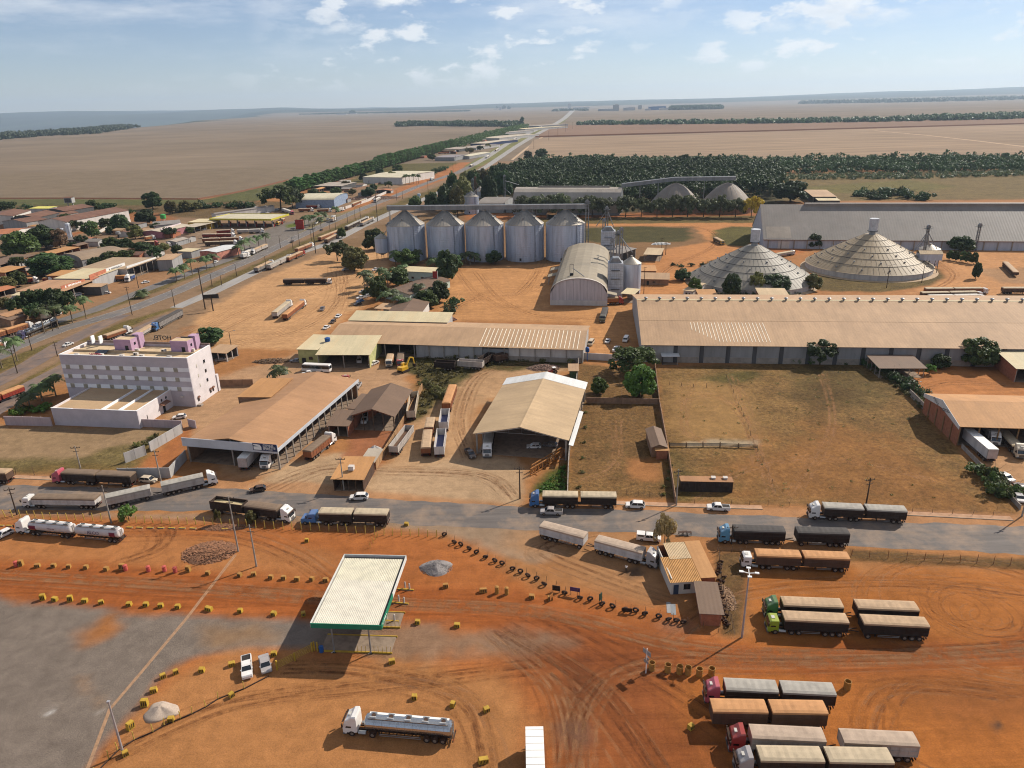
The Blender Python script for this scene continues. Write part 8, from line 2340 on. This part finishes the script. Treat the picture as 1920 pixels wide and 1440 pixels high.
def wood(name,label,px,dens,hlo,hhi,leaf,seed,size=1.0,n=16,rad=(1.8,3.4)):
 """a wood that reads as one mass: clumps filling an outline on the ground"""
 rng = np.random.default_rng(seed); P = wpoly(px)
 xs = [p[0] for p in P]; ys = [p[1] for p in P]
 K = int((max(xs) - min(xs)) * (max(ys) - min(ys)) * dens)
 X = rng.uniform(min(xs),max(xs),K); Y = rng.uniform(min(ys),max(ys),K)
 ok = sdist(X,Y,P) > 0
 X,Y = X[ok],Y[ok]
 hh = hlo + (hhi - hlo) * (fbm(X / 30,Y / 30,seed,3) * 1.2 + .5) + rng.normal(size=len(X)) * (hhi - hlo) * .18
 r = rng.uniform(*rad,len(X))
 # every crown is a heap of smaller clumps about its own top
 K2 = 8; cx = np.repeat(X,K2); cy = np.repeat(Y,K2); rr = np.repeat(r,K2); hz_ = np.repeat(hh,K2)
 a = rng.uniform(0,6.283,len(cx)); f_ = np.sqrt(rng.random(len(cx)))
 Z = np.maximum(rr * .4,hz_ - rr * (.45 + .4 * f_) - np.abs(rng.normal(size=len(cx))) * hz_ * .1 - (rng.random(len(cx)) < .25) * rr)
 v,q = leaves(np.stack([cx + rr * 1.15 * f_ * np.cos(a),cy + rr * 1.15 * f_ * np.sin(a),Z,rr * .45],1),max(3,n // 4),size * .85,rng)
 if rad[1] > 2:      # solid hearts of the crowns close the canopy
  th = np.linspace(0,2 * np.pi,9)[:-1]; ph = np.array([-.7,-.1,.5,1.1,1.5])
  U = np.stack([(np.cos(ph)[:,None] * np.cos(th)),(np.cos(ph)[:,None] * np.sin(th)),np.repeat(np.sin(ph)[:,None],8,1)],-1).reshape(-1,3)
  B = (np.stack([X,Y,np.maximum(r * .7,hh - r * 1.05)],1)[:,None,:] + U[None] * (r[:,None,None] * rng.uniform(.2,.62,(len(X),40,1)))).reshape(-1,3)
  bq = np.array([(i * 8 + k,i * 8 + (k + 1) % 8,(i + 1) * 8 + (k + 1) % 8,(i + 1) * 8 + k) for i in range(4) for k in range(8)])
  q = np.concatenate([q,(bq[None] + (np.arange(len(X)) * 40)[:,None,None]).reshape(-1,4) + len(v)]); v = np.concatenate([v,B])
 o = link(name,arrmesh(name,v,q,LEAF[leaf]),None,kind='stuff')
 return tag(o,label,'trees')
wood('eucalyptus_grove','dense dark eucalyptus grove behind the silo estate',[(905,362),(935,330),(1000,322),(1200,318),(1460,322),(1470,372),(1300,378),(1165,380),(960,370)],.040,9,22,'wood',21,1.1,22,(1.8,5.0))
wood('gallery_forest','dark gallery forest strip behind the grove and the grassland',[(950,322),(990,305),(1200,303),(1440,306),(1700,302),(1920,302),(2200,300),(2200,318),(1920,322),(1700,328),(1460,326),(1300,318)],.021,5,16,'dark',22,1.1,22,(2.0,5.6))
wood('scrub','pale scrub at the lower edge of the gallery forest',[(1445,330),(1700,328),(1920,322),(2200,318),(2200,324),(1920,331),(1700,336),(1450,338)],.02,2.5,6,'rowan',23,1.1,12,(1.8,2.8))
wood('far_grove','dark grove in the left field near the highway',[(745,238),(790,236),(850,237),(960,238),(975,234),(840,233),(745,235)],.004,12,26,'dark',24,5.5,14,(7,13))
wood('far_grove','long dark tree strip across the right fields',[(1085,234.5),(1300,233),(1500,231),(1700,228),(1920,223),(2200,218),(2200,211),(1920,216),(1780,220),(1640,226),(1400,230),(1085,232)],.0012,9,22,'dark',25,7.0,12,(9,17))
wood('far_grove','plantation block on the horizon right of the mills',[(1258,206.5),(1352,204.5),(1352,201),(1258,202.5)],.0011,35,42,'wood',26,13,14,(16,26))
wood('far_grove','distant tree belt on the right horizon',[(1500,195),(1700,192),(1920,187),(2200,180),(2200,177),(1920,184),(1700,189),(1500,193)],.00006,14,44,'dark',27,18,10,(25,48))
wood('far_grove','bushy woodland tongue on the left plateau edge',[(-200,268),(0,262),(90,255),(180,251),(265,238),(230,236),(60,250),(-200,260)],.0005,8,22,'dark',28,7,12,(10,18))
wood('far_grove','thin tree line on the left horizon beside the farm sheds',[(560,216),(700,213),(800,211),(880,209),(880,208),(700,212),(560,214.5)],.00018,8,30,'dark',29,14,10,(14,26))
wood('far_grove','tree clumps beside the far end of the highway',[(1038,209),(1062,208),(1082,207.4),(1100,208.2),(1100,206.8),(1040,207)],.0002,10,28,'dark',30,14,10,(14,26))
wood('weeds','tangled weeds along the edge of the garage hedge',[(1620,688),(1660,690),(1750,768),(1800,835),(1760,800),(1690,735),(1640,700)],.9,.5,1.4,'olive',31,.22,16,(.3,.6))
wood('weeds','green weeds beside the rusty trusses',[(1008,922),(1060,872),(1061,922)],1.4,.4,.9,'bright',32,.18,18,(.25,.5))
wood('weeds','tall weeds behind the gabled shed and along the long shed',[(765,790),(790,735),(775,690),(800,668),(1000,672),(900,690),(850,715),(800,775)],.32,.5,1.6,'olive',33,.25,16,(.35,.8))
wood('hill_scrub','sparse tufts in the great grass field',[(1262,720),(1640,690),(1700,760),(1890,945),(1450,950),(1290,935)],.012,.1,.6,'olive',34,.14,12,(.2,.9))
for i,(x,y,tp,w) in enumerate(((932,206,199,5),(945,206,197,9),(954,206,199,8),(979,238,219,10),(660,214,206,13),(1324,188,184,24),(1016,298,279,26),(990,300,283,18))):
 tree_px(['left small tree beside the horizon farm','broad tree beside the horizon farm','right tree beside the horizon farm','tall dark tree where the wind-break ends','dark tree over the white farm sheds','square tree block on the right horizon','rounded tree at the field corner by the highway','smaller tree at the field corner by the highway'][i],x,y,tp,w,'round','dark')

# poles, blocks, posts, heaps
POLEM = mat('pole_concrete',C(168,160,150),.9,var=.15); WPOLE = mat('pole_dark_wood',C(84,70,58),.95,var=.2); GALV = mat('pole_galvanised',C(190,186,188),.5,.4,var=.1)
def pole(label,base,top,kind='power',group=None):
 p = g(*base); h = hgt(*base,top[1])
 a = random.uniform(-.3,.3)
 t = thing('utility_pole' if kind == 'power' else 'street_lamp',label,'pole' if kind == 'power' else 'lamp',p,a,group)
 m_ = {'power': POLEM,'wood': WPOLE,'lamp': GALV,'arm': WPOLE,'plain': GALV}[kind]
 part('shaft',m_,lambda m: m.cyl((0,0,0),(0,0,h),.2 if h < 18 else .32,.11 if h < 18 else .2,8),t)
 if kind in ('power','wood'):
  part('crossarm',WPOLE,lambda m: [m.box(-1.2,1.2,-.07,.07,h - .7,h - .56),m.box(-.8,.8,-.06,.06,h - 1.7,h - 1.58)],t)
  part('insulator',DSTEEL,lambda m: [m.cyl((x,0,h - .56),(x,0,h - .3),.07,n=6) for x in (-1.1,-.4,.4,1.1)],t)
 elif kind == 'plain':
  part('cap',GALV,lambda m: m.box(-.2,.2,-.2,.2,h,h + .25),t)
 elif kind == 'lamp':
  part('lamp_head',LETW,lambda m: [m.bar((0,0,h - .1),(1.1 * math.cos(q),1.1 * math.sin(q),h + .1),.12) for q in (0,1.57,3.14,4.71)] + [m.box(1.3 * math.cos(q) - .35,1.3 * math.cos(q) + .35,1.3 * math.sin(q) - .22,1.3 * math.sin(q) + .22,h + .04,h + .2) for q in (0,1.57,3.14,4.71)],t)
 else:
  part('arm',m_,lambda m: [m.cyl((0,0,h - .1),(s * 1.8,0,h + .5),.05,n=6) for s in (-1,1)],t)
  part('lamp_head',STEEL,lambda m: [m.box(s * 2.2 - .4,s * 2.2 + .4,-.15,.15,h + .42,h + .56) for s in (-1,1)],t)
 return t
P_ = pole
P_('tall four headed lamp mast beside the rubbish strip',(1391,1195),(1402,1074),'lamp'); P_('leaning white lamp pole among the yellow posts at lower left',(231,1413),(203,1317),'plain')
P_('pale concrete pole left of the log pile by the tank truck',(209,981),(194,910)); P_('brown pole at the left edge behind the tank truck',(32,965),(17,914),'wood'); P_('power pole beside the left vacant plot',(151,878),(140,836)); P_('power pole at the grey corner wall',(302,903),(287,843))
P_('pale pole rising from the log pile',(447,1034),(430,930)); P_('pale pole right of the log pile',(481,1062),(469,984)); P_('power pole before the orange kiosk',(645,919),(637,857)); P_('thin pole at the barn wall corner',(975,935),(972,875),'wood'); P_('power pole at the end of the long dark wall',(1268,948),(1268,880))
P_('bent dark pole behind the white cab truck',(1624,945),(1625,896),'wood'); P_('pole cut by the right edge beside the street',(1916,968),(1918,900)); P_('short pole behind the light blue cab truck',(1371,1020),(1371,985),'wood'); P_('lamp with water tank head by the garage wall',(1711,741),(1712,720),'arm')
for i,(b,tp,k) in enumerate((((33,700),(20,655),'wood'),((60,657),(45,612),'wood'),((99,621),(86,571),'wood'),((108,668),(103,640),'wood'),((248,591),(238,537),'wood'),((260,540),(258,505),'wood'),((328,576),(322,543),'arm'),((385,580),(373,502),'wood'),((398,537),(394,512),'arm'),((416,535),(414,516),'arm'),((444,518),(441,495),'arm'),((500,508),(497,480),'arm'),
  ((526,465),(525,442),'arm'),((550,471),(549,445),'arm'),((562,461),(560,432),'arm'),((584,451),(582,430),'arm'),((592,475),(586,420),'wood'),((619,433),(619,416),'arm'),((630,433),(629,407),'arm'),((652,418),(652,399),'arm'),((666,412),(665,390),'arm'),((676,408),(675,388),'arm'),((708,415),(704,370),'wood'),((705,380),(704,344),'wood'),((744,376),(743,357),'arm'),((755,373),(754,359),'arm'),((803,363),(803,337),'wood'),((782,350),(782,335),'arm'),
  ((850,328),(850,308),'arm'),((855,310),(855,292),'wood'),((968,262),(967,250),'arm'),((1001,279),(1001,262),'wood'),((1029,263),(1029,246),'wood'),((1046,256),(1046,240),'wood'),((1060,247),(1060,231),'wood'),((1073,242),(1073,229),'wood'))):
 P_(f'{ordn(i)} pole along the highway, counted from the lower left',b,tp,k,'poles along the highway')
for i,(b,tp) in enumerate((((435,657),(434,622)),((1158,478),(1157,430)),((1207,552),(1206,500)),((1662,540),(1665,498)),((1728,530),(1730,494)),((1240,478),(1241,446)),((1248,478),(1249,455)))):
 P_(['lamp by the hotel carport','pole beside the drying silo intake','pole between the drying silo and the brown house','lamp pole before the right dome, left','lamp pole before the right dome, right','palm like pole in the orange yard, left','palm like pole in the orange yard, right'][i],b,tp,'arm' if i in (0,3,4) else 'wood')
# yellow block barriers
REDO = mat('faded_red_plastic',C(206,96,84),.7,var=.15)
def block(label,x,y,rz,group,wide=1.15,tall=.95,m_=None):
 t = thing('barrier_block',label,'barrier',g(x,y),rz,group); t.rotation_euler = (random.gauss(0,.05),random.gauss(0,.05),rz + random.gauss(0,.15)); wide *= random.choice((.9,1,1,1.15))
 b = part('body',m_ or YEL,lambda m: m.loft([[(sx * wide / 2 * k,sy * .38 * k,z) for sx,sy in ((-1,-1),(1,-1),(1,1),(-1,1))] for z,k in ((0,1),(tall,.92))]),t,key=('blk',wide,tall))
 part('slot',CHAS,lambda m: [m.extr([(xx - .07,-.40,tall * .18),(xx + .07,-.40,tall * .18),(xx + .11,-.385,tall * .8),(xx - .03,-.385,tall * .8)],(0,.05,0)) for xx in (-wide * .3,0,wide * .3)],b,key=('blks',wide,tall))
ROWS = {'upper row along the red track': [(33,1061),(40,1060),(71,1063),(101,1063),(129,1065),(162,1066),(200,1069),(229,1067),(354,1071),(390,1077),(450,1080),(476,1079),(508,1085),(532,1086),(557,1088),(585,1088),(611,1090),(836,1101),(906,1110),(997,1121),(1032,1124)],
 'lower row at the edge of the grey lot': [(81,1124),(103,1126),(132,1127),(159,1129),(190,1132),(243,1135),(274,1136),(302,1138),(334,1140),(392,1144),(451,1148),(514,1153),(569,1154),(783,1169),(857,1175)],
 'loose group around the sand heap': [(435,1248),(379,1259),(330,1263),(306,1271),(289,1297),(272,1323),(245,1366),(236,1416),(321,1352),(435,1306),(514,1229)],'scatter around the silver tanker': [(735,1243),(777,1310),(849,1324),(912,1333),(906,1429),(1295,1366),(762,985),(575,1016)]}
for w_,L_ in ROWS.items():
 for i,(x,y) in enumerate(L_):
  tall = 1.5 if (x,y) in ((81,1124),(132,1127),(229,1067),(354,1071),(40,1060),(245,1366),(272,1323)) else .95
  block(f'{ordn(i)} yellow slotted block of the {w_}',x,y,random.uniform(-.25,.25) if 'row' in w_ else random.uniform(-.2,1.2),'blocks of the ' + w_,1.5 if x in (392,906,1059) else .95,tall * .85,YELD if 'upper' in w_ else None)
def drum(label,x,y,m_,h=1.05,r=.42,group=None,hollow=True):
 t = thing('drum',label,'drum',g(x,y),0,group)
 part('body',m_,lambda m: m.loft([ring(r * k,z,12) for k,z in ((1,0),(1.05,h * .33),(1,h * .36),(1.05,h * .66),(1,h * .7),(1,h))] + ([ring(r * .88,h,12),ring(r * .88,h * .4,12)] if hollow else [ring(r * .5,h * 1.1,12)])),t,key=('drm',r,h,hollow))
 part('rim',m_,lambda m: m.loft([ring(r * 1.06,h - .03,12),ring(r * 1.06,h + .03,12),ring(r * .9,h + .03,12)],False),t,key=('drr',r,h))
for i,(x,y) in enumerate(((1222,1255),(1252,1259),(1274,1262),(1290,1264),(1311,1267),(1334,1266),(1588,1291))):
 drum(f'{ordn(i)} open yellow drum from the left in the line above the pink cab truck' if i < 6 else 'lone open yellow drum behind the ribbed grey tarps',x,y,YELD,1.5,.55,'open yellow drums')
for i,(x,y) in enumerate(((236,1069),(279,1071),(309,1071),(329,1073),(31,1062))):
 drum(f'{ordn(i)} red plastic drum beside the upper yellow blocks',x,y,REDO,1.2,.42,'red plastic drums',False)
for i,(x,y) in enumerate(((932,1112),(950,1114))):
 drum(['left','right'][i] + ' narrow yellow bin beside the upper blocks',x,y,YELD,1.5,.4,'narrow yellow bins',False)
# fences of posts
def fence(label,px,step,h,m_,w=.12,rails=0,group=None,jitter=.05,name='post_fence',low=False,rw=.018):
 P = [Vector(g(*p)) for p in px]
 t = thing(name,label,'fence',P[0],0,group)
 for a,b in zip(P[:-1],P[1:]):
  d = b - a; n = max(1,round(d.length / step))
  for i in range(n):
   c = a + d * (i / n) - P[0]
   o = part('post',m_,lambda m: m.cyl((0,0,0),(0,0,h),w * .55,w * .45,6),t,key=('fp',m_.name,h,w),loc=tuple(c))
   o.rotation_euler = (random.gauss(0,jitter),random.gauss(0,jitter),0); o.scale = (1,1,random.uniform(.88,1.1))
  if low:
   part('fallen_rail',CHAS,lambda m: m.bar((a - P[0]) + Vector((0,0,.1)),(b - P[0]) + Vector((0,0,.1)),.16),t)
  for z in ([.35,.7,1.05,1.4][:rails] if rails else []):
   part('wire',DSTEEL,lambda m: m.bar((a - P[0]) + Vector((0,0,z)),(b - P[0]) + Vector((0,0,z)),rw),t)
 return t
YPOST = mat('yellow_post_paint',C(206,176,84),.9,var=.25); WPOST = mat('grey_timber_post',C(126,100,76),.95,var=.25)
fence('long row of yellow posts between the street and the orange yard',[(10,969),(110,974),(240,979),(400,984),(480,990),(600,995),(720,1003),(835,1007)],2.15,2.0,YPOST,.2,3)
fence('short branch of yellow posts leaving the long row',[(708,1006),(700,1018),(688,1036)],1.5,1.5,YPOST,.14)
fence('yellow post fence with fallen rails at the lower left',[(178,1452),(204,1425),(221,1408),(252,1388),(287,1373),(308,1361),(339,1348),(360,1339),(386,1326),(409,1311),(458,1292),(504,1268)],3.2,1.6,YPOST,.15,low=True)
fence('wire fence on rusty posts along the right street verge',[(1595,1044),(1700,1049),(1800,1054),(1990,1065)],3.2,1.9,mat('rust_post',C(150,100,66),.9),.12,4)
fence('wire fence beside the rubbish strip',[(1348,1040),(1352,1100),(1366,1150),(1378,1195)],2.2,1.8,WPOST,.12,3); fence('wire fence at the foot of the orange trailers',[(1345,1034),(1590,1046)],3.0,1.6,WPOST,.12,3)
fence('wire fence along the front of the grass field',[(1268,944),(1440,948),(1600,955),(1900,970)],4.5,1.5,WPOST,.1,3); fence('wire fence at the front of the dry plot',[(1175,928),(1262,936)],3,1.5,WPOST,.1,3); fence('tall white post fence along the left vacant plot',[(-20,888),(30,890),(100,892)],4.5,2.6,WPOST,.14,4)
fence('inner field fence slanting down the grass field',[(1362,708),(1390,770),(1412,830),(1440,885),(1455,930)],5,1.4,WPOST,.12,2); fence('timber corral rails in the grass field',[(1255,838),(1350,838),(1420,841)],4,1.6,WPOST,.3,3,rw=.14); fence('short timber fence near the dirt patch in the field',[(1255,722),(1300,726),(1350,727)],4,1.4,WPOST,.18,2)
fence('posts along the left hotel street palms',[(560,655),(610,640),(690,600)],4,1.2,WPOST,.1); fence('fence beneath the slender tree row',[(1000,411),(1430,414)],8,2.2,WPOST,.15,2)
# tyre line
def tyre(label,x,y,lean,group,r=.62):
 t = thing('tyre',label,'tyre',g(x,y),random.uniform(-.6,.3),group)
 o = part('carcass',RUBBER,lambda m: m.loft([[((r * a) * math.cos(6.283 * i / 16),b,r + (r * a) * math.sin(6.283 * i / 16)) for i in range(16)] for a,b in ((.55,-.12),(.9,-.17),(1,-.1),(1,.1),(.9,.17),(.55,.12),(.55,-.12))],False),t,key=('tyr',r))
 o.rotation_euler = (lean,0,0)
TY = [(833,1004),(853,1018),(865,1023),(881,1030),(893,1037),(910,1045),(929,1053),(942,1058),(961,1068),(976,1074),(991,1081),(1006,1087),(1022,1096),(1059,1113),(1088,1121),(1106,1126),(1128,1134),(1149,1139),(1170,1144),(1192,1147),(1208,1152),(1235,1158),(1252,1162),(1268,1165),(1280,1168)]
for i,(x,y) in enumerate(TY):
 tyre(f'{ordn(i)} half buried tyre from the street end of the tyre line',x,y,random.uniform(.2,.7),'tyre line')
fence('thin stakes standing along the tyre line',[(838,1006),(868,1024),(930,1053),(1006,1086),(1060,1112),(1128,1133),(1210,1152),(1290,1170),(1376,1194)],2.6,1.7,WPOST,.09)
for i in range(26):
 f_ = i / 26; tyre(f'{ordn(i)} discarded tyre counted down the rubbish strip by the yard office',1346 + 14 * f_ + random.uniform(-7,7),1052 + 125 * f_,random.uniform(.6,1.5),'discarded tyres by the yard office',.5)
# heaps
def heap(name,label,cat,x0,x1,y,h,m_,seed,col2=None,chunks=0,cm=None,cs=.2,squash=.6):
 a = Vector(g(x0,y)); b = Vector(g(x1,y)); c = (a + b) / 2; r = (b - a).length / 2; rd = random.Random(seed)
 t = thing(name,label,cat,c,0)
 def f(m):
  n,k = 28,9; ph = [rd.uniform(0,6) for _ in range(4)]
  R_ = [[((1 + .12 * math.sin(3 * q + ph[0]) + .08 * math.sin(5 * q + ph[1])) * r * s * math.cos(q),squash * (1 + .12 * math.sin(3 * q + ph[0])) * r * s * math.sin(q) ,h * (1 - s) ** .8 * (1 + .25 * math.sin(4 * q + ph[2]) * s) + rd.uniform(-.05,.05) * h) for q in [6.283 * i / n for i in range(n)]] for s in [1 - j / k for j in range(k)]]
  for p in range(n):
   R_[0][p] = (R_[0][p][0],R_[0][p][1],-.05)
  m.loft(R_)
 part('mound',m_,f,t,smooth=not chunks)
 if chunks:
  def ck(m):
   for _ in range(chunks):
    q = rd.uniform(0,6.283); s = math.sqrt(rd.random()) * 1.04; z = max(0,h * (1 - s) ** .8 if s < 1 else 0); L_ = cs * rd.uniform(.6,1.6); an = rd.uniform(0,6.28); el = rd.uniform(-.3,.5)
    p = Vector((r * s * math.cos(q),squash * r * s * math.sin(q),z)); d = Vector((math.cos(an) * math.cos(el),math.sin(an) * math.cos(el),math.sin(el))) * L_
    m.bar(p - d,p + d,cs * .55,cs * .4)
  part('lumps',cm or m_,ck,t,kind='stuff')
heap('tile_heap','heap of broken brown roof tiles and logs by the pale pole','heap',346,440,1036,1.2,mat('broken_tile_brown',C(130,92,68),.95,var=.3,scale=3),1,chunks=1100,cm=mat('broken_tile_chunk',C(160,114,84),.95,var=.45,scale=2),cs=.34,squash=.75)
heap('tile_heap','small scatter of broken tiles left of the shrub by the posts','heap',380,462,989,.3,mat('broken_tile_brown',C(120,84,62),.95),5,chunks=260,cm=mat('broken_tile_chunk',C(128,92,70),.95),cs=.22,squash=.3)
heap('gravel_heap','grey gravel mound behind the canopy','heap',789,847,1065,1.5,mat('grey_gravel',C(150,142,138),.95,var=.2,scale=5,bump=.8,bscale=12),2,chunks=700,cm=mat('grey_gravel_stone',C(158,150,146),.95,var=.3,scale=4),cs=.1,squash=.85)
heap('sand_heap','pale sand heap inside the yellow post fence','heap',270,334,1335,1.3,mat('pale_sand',C(190,170,152),.95,var=.12,scale=3,bump=.5),3,squash=.8)
heap('rubble_heap','white rubble and bags on the kiosk hut','heap',692,714,842,1.2,mat('white_rubble',C(214,208,200),.9,var=.15),4,squash=.6)
heap('junk_heap','junk pile beside the barn rear','heap',990,1050,690,1.2,mat('junk_brown',C(110,88,74),.9,var=.3),6,chunks=300,cm=mat('junk_bits',C(150,120,104),.8,var=.5,scale=3),cs=.4)
heap('junk_heap','scrap machinery heap at the end of the rear shed','heap',822,855,600,2.0,mat('scrap_red',C(120,70,58),.8,var=.4),7,chunks=240,cm=mat('scrap_bits',C(150,110,96),.7,.2,var=.5,scale=3),cs=.6)
heap('junk_heap','pile of old poles beside the workshop annex','heap',478,545,678,1.0,mat('junk_brown',C(110,88,74),.9),8,chunks=260,cm=WPOST,cs=.6,squash=.35)
heap('junk_heap','tyre and timber rubbish beside the yard office fence','heap',1346,1376,1120,.5,mat('junk_brown',C(110,88,74),.9),9,chunks=500,cm=mat('rubbish_bits',C(160,126,96),.9,var=.5,scale=4),cs=.25,squash=2.6)
heap('junk_heap','scrapyard clutter between the dealership and the highway','heap',650,745,372,2.2,mat('junk_brown',C(110,88,74),.9),10,chunks=600,cm=mat('junk_bits',C(150,120,104),.8),cs=1.2,squash=.5)
heap('junk_heap','white bag clutter behind the drying silo','heap',1222,1256,458,1.2,mat('white_rubble',C(214,208,200),.9),11,chunks=160,cm=LETW,cs=.7,squash=.4)
# signs by the tyre line, notice boards, billboard
def sign(label,x,y,w,h,z,m_,rz,txt=None,two=True):
 t = thing('notice_board',label,'sign',g(x,y),rz)
 part('panel',m_,lambda m: m.box(-w / 2,w / 2,-.03,.03,z,z + h),t)
 for s in ((-1,1) if two else (0,)):
  part('post',WPOST,lambda m: m.box(s * w * .42 - .05,s * w * .42 + .05,.032,.13,0,z + h),t)
 if txt:
  text(txt,h * .45,LETW,t,(0,-.04,z + h / 2),(R(90),0,0),.004)
sign('purple notice board behind the tyre line',1078,1116,2.0,.9,.9,mat('purple_board',C(92,62,104),.6),-.3); sign('green notice board behind the tyre line',1126,1130,.8,1.6,.6,mat('green_board',C(60,96,80),.6),.8); sign('dark leaning board before the tyre line',1043,1110,1.6,1.2,.3,CHAS,-.3); sign('orange backed board left of the green board',1034,1126,1.0,1.2,.3,mat('orange_board',C(196,130,70),.8),.9); sign('dark board at the tyre line corner',1176,1150,1.8,.9,.3,CHAS,-.2)
def sign_mast():
 t = thing('sign_mast','thin white mast with three panels beside the yellow drums','sign',g(1211,1262),R(34))
 part('shaft',LETW,lambda m: m.cyl((0,0,0),(0,0,5.2),.09,.07,8),t)
 for y_,z,w,h in ((0,3.9,1.8,.9),(.1,2.8,.7,.5),(-.1,2.2,1.0,.6)):
  part('panel',GREYW,lambda m: m.box(y_ - .02,y_ + .02,-w / 2,w / 2,z,z + h),t)
 t = thing('billboard','empty dark billboard frame beside the orange yard','billboard',g(400,583),R(10))
 part('post',WPOLE,lambda m: m.box(-.25,.25,-.25,.25,0,8),t); part('panel',DSTEEL,lambda m: m.box(-3.6,3.6,-.1,.1,6.2,8.2),t); part('catwalk',WPOLE,lambda m: m.box(-3.8,3.8,-.8,-.12,5.9,6.0),t)
 part('lamp_arm',STEEL,lambda m: [m.bar((x,0,8.2),(x,-.9,9.6),.06) for x in (-3,-1,1,3)],t)
 t = thing('totem_sign','red totem sign at the petrol station entrance','sign',g(563,431),0); part('panel',REDP,lambda m: m.box(-3.2,3.2,-.6,.6,.6,8),t); part('plinth',CONC,lambda m: m.box(-3.4,3.4,-.7,.7,0,.6),t)
 t = thing('water_tower','small blue tank on a post beside the long shed gate','water tower',g(1101,677),0); part('post',BLUEP,lambda m: m.cyl((0,0,0),(0,0,4),.15,n=8),t); part('tank',BLUEP,lambda m: m.loft([ring(.6,3.6,10),ring(.75,3.8,10),ring(.75,5.2,10),ring(.4,5.5,10)]),t)
 t,_ = shed('carport','dark carport with white frame beside the hotel','carport',(391,660),(424,662),(430,650),3.6,.5,'x','mono',roof=TAN,wall=DARKW,open='fr',ncol=3,colw=.25,col=WHITE)
 for i,(x,y) in enumerate(((1276,1003),(1284,1002),(1292,1003))):
  t = thing('stool',f'{ordn(i)} small dark table from the left beside the street verge','table',g(x,y),0,'small tables by the verge'); part('top',CHAS,lambda m: m.box(-.5,.5,-.35,.35,.7,.76),t,key='stt'); part('leg',CHAS,lambda m: [m.box(a - .04,a + .04,b - .04,b + .04,0,.7) for a in (-.4,.4) for b in (-.28,.28)],t,key='stl')
 t = thing('scale_plates','pale metal sheets lying before the yard office','sheets',g(1258,1142),R(80)); part('sheet',ALU_D,lambda m: m.box(-1.6,1.6,-.9,.0,0,.03),t); part('sheet',GREYW,lambda m: m.box(-1.2,2.0,.02,.8,0,.04),t)
sign_mast()
# a person beside the white and silver truck
def person(label,x,y,rz,shirt,trousers):
 t = thing('person',label,'person',g(x,y),rz)
 J = [(0,0,.95,.13,.11),(0,0,1.15,.14,.11),(0,0,1.4,.19,.11),(0,0,1.5,.07,.07),(.01,0,1.58,.075,.085),(.01,0,1.68,.085,.1),(0,0,1.77,.06,.07)]
 E_ = [(i,i + 1) for i in range(6)]
 def chain(root,pts):
  k = root
  for p in pts:
   J.append(p); E_.append((k,len(J) - 1)); k = len(J) - 1
 for s in (-1,1):
  chain(0,[(0,s * .1,.88,.1,.1),(.05 * s,s * .11,.48,.07,.07),(.02 * s,s * .12,.08,.05,.05),(.16 + .02 * s,s * .13,.04,.045,.04)])
  chain(2,[(0,s * .22,1.38,.065,.065),(.03,s * .27,1.1,.05,.05),(.12,s * .25,.86,.036,.036),(.15,s * .245,.76,.042,.03)])
 me = bpy.data.meshes.new('body'); me.from_pydata([j[:3] for j in J],E_,[])
 o = bpy.data.objects.new('body',me); COL.objects.link(o)
 sk = o.modifiers.new('s','SKIN'); o.modifiers.new('b','SUBSURF').levels = 1
 for i,j in enumerate(J):
  sv = me.skin_vertices[0].data[i]; sv.radius = j[3:5]; sv.use_root = i == 0
 m2 = bpy.data.meshes.new_from_object(o.evaluated_get(bpy.context.evaluated_depsgraph_get())); bpy.data.objects.remove(o)
 for mm in (mat('skin_tone',C(140,100,78),.7),shirt,trousers,mat('dark_hair',C(34,28,24),.8)):
  m2.materials.append(mm)
 for p in m2.polygons:
  z = p.center.z; p.material_index = 3 if z > 1.7 else 0 if z > 1.47 or (abs(p.center.y) > .2 and z < 1.2) else 1 if z > .95 else 2
 q = bpy.data.objects.new('body',m2); COL.objects.link(q); q.parent = t
person('person in a white shirt standing beside the white and silver truck',1174,1072,1.2,LETW,CHAS)
# broken sleepers lying on the yard
def sleepers():
 for i,x in enumerate((2,18,243,262,282,302,322,342,362,422)):
  t = thing('kerb_stone',f'{ordn(i)} pale kerb stone from the left before the yellow posts','kerb',g(x,986 + x * .015),-.12,'kerb stones before the posts'); part('stone',CONC,lambda m: m.box(-.75,.75,-.18,.18,0,.22),t,key='kst'); part('edge',YEL,lambda m: m.box(-.76,.76,-.19,.19,.221,.235),t,key='kse')
sleepers()
# air
HM = bpy.data.materials.new('haze'); HM.use_nodes = True
for n_ in list(HM.node_tree.nodes):
 HM.node_tree.nodes.remove(n_)
pv = N(HM.node_tree,'ShaderNodeVolumePrincipled'); pv.inputs['Color'].default_value = (.66,.82,1.0,1); pv.inputs['Density'].default_value = 3.8e-5; pv.inputs['Anisotropy'].default_value = .25
om = N(HM.node_tree,'ShaderNodeOutputMaterial'); HM.node_tree.links.new(pv.outputs[0],om.inputs['Volume'])
hz = part('haze',HM,lambda m: m.box(-36000,36000,-4000,33000,-345,720),kind='stuff')
tag(hz,'thin blue haze over the plain','haze')
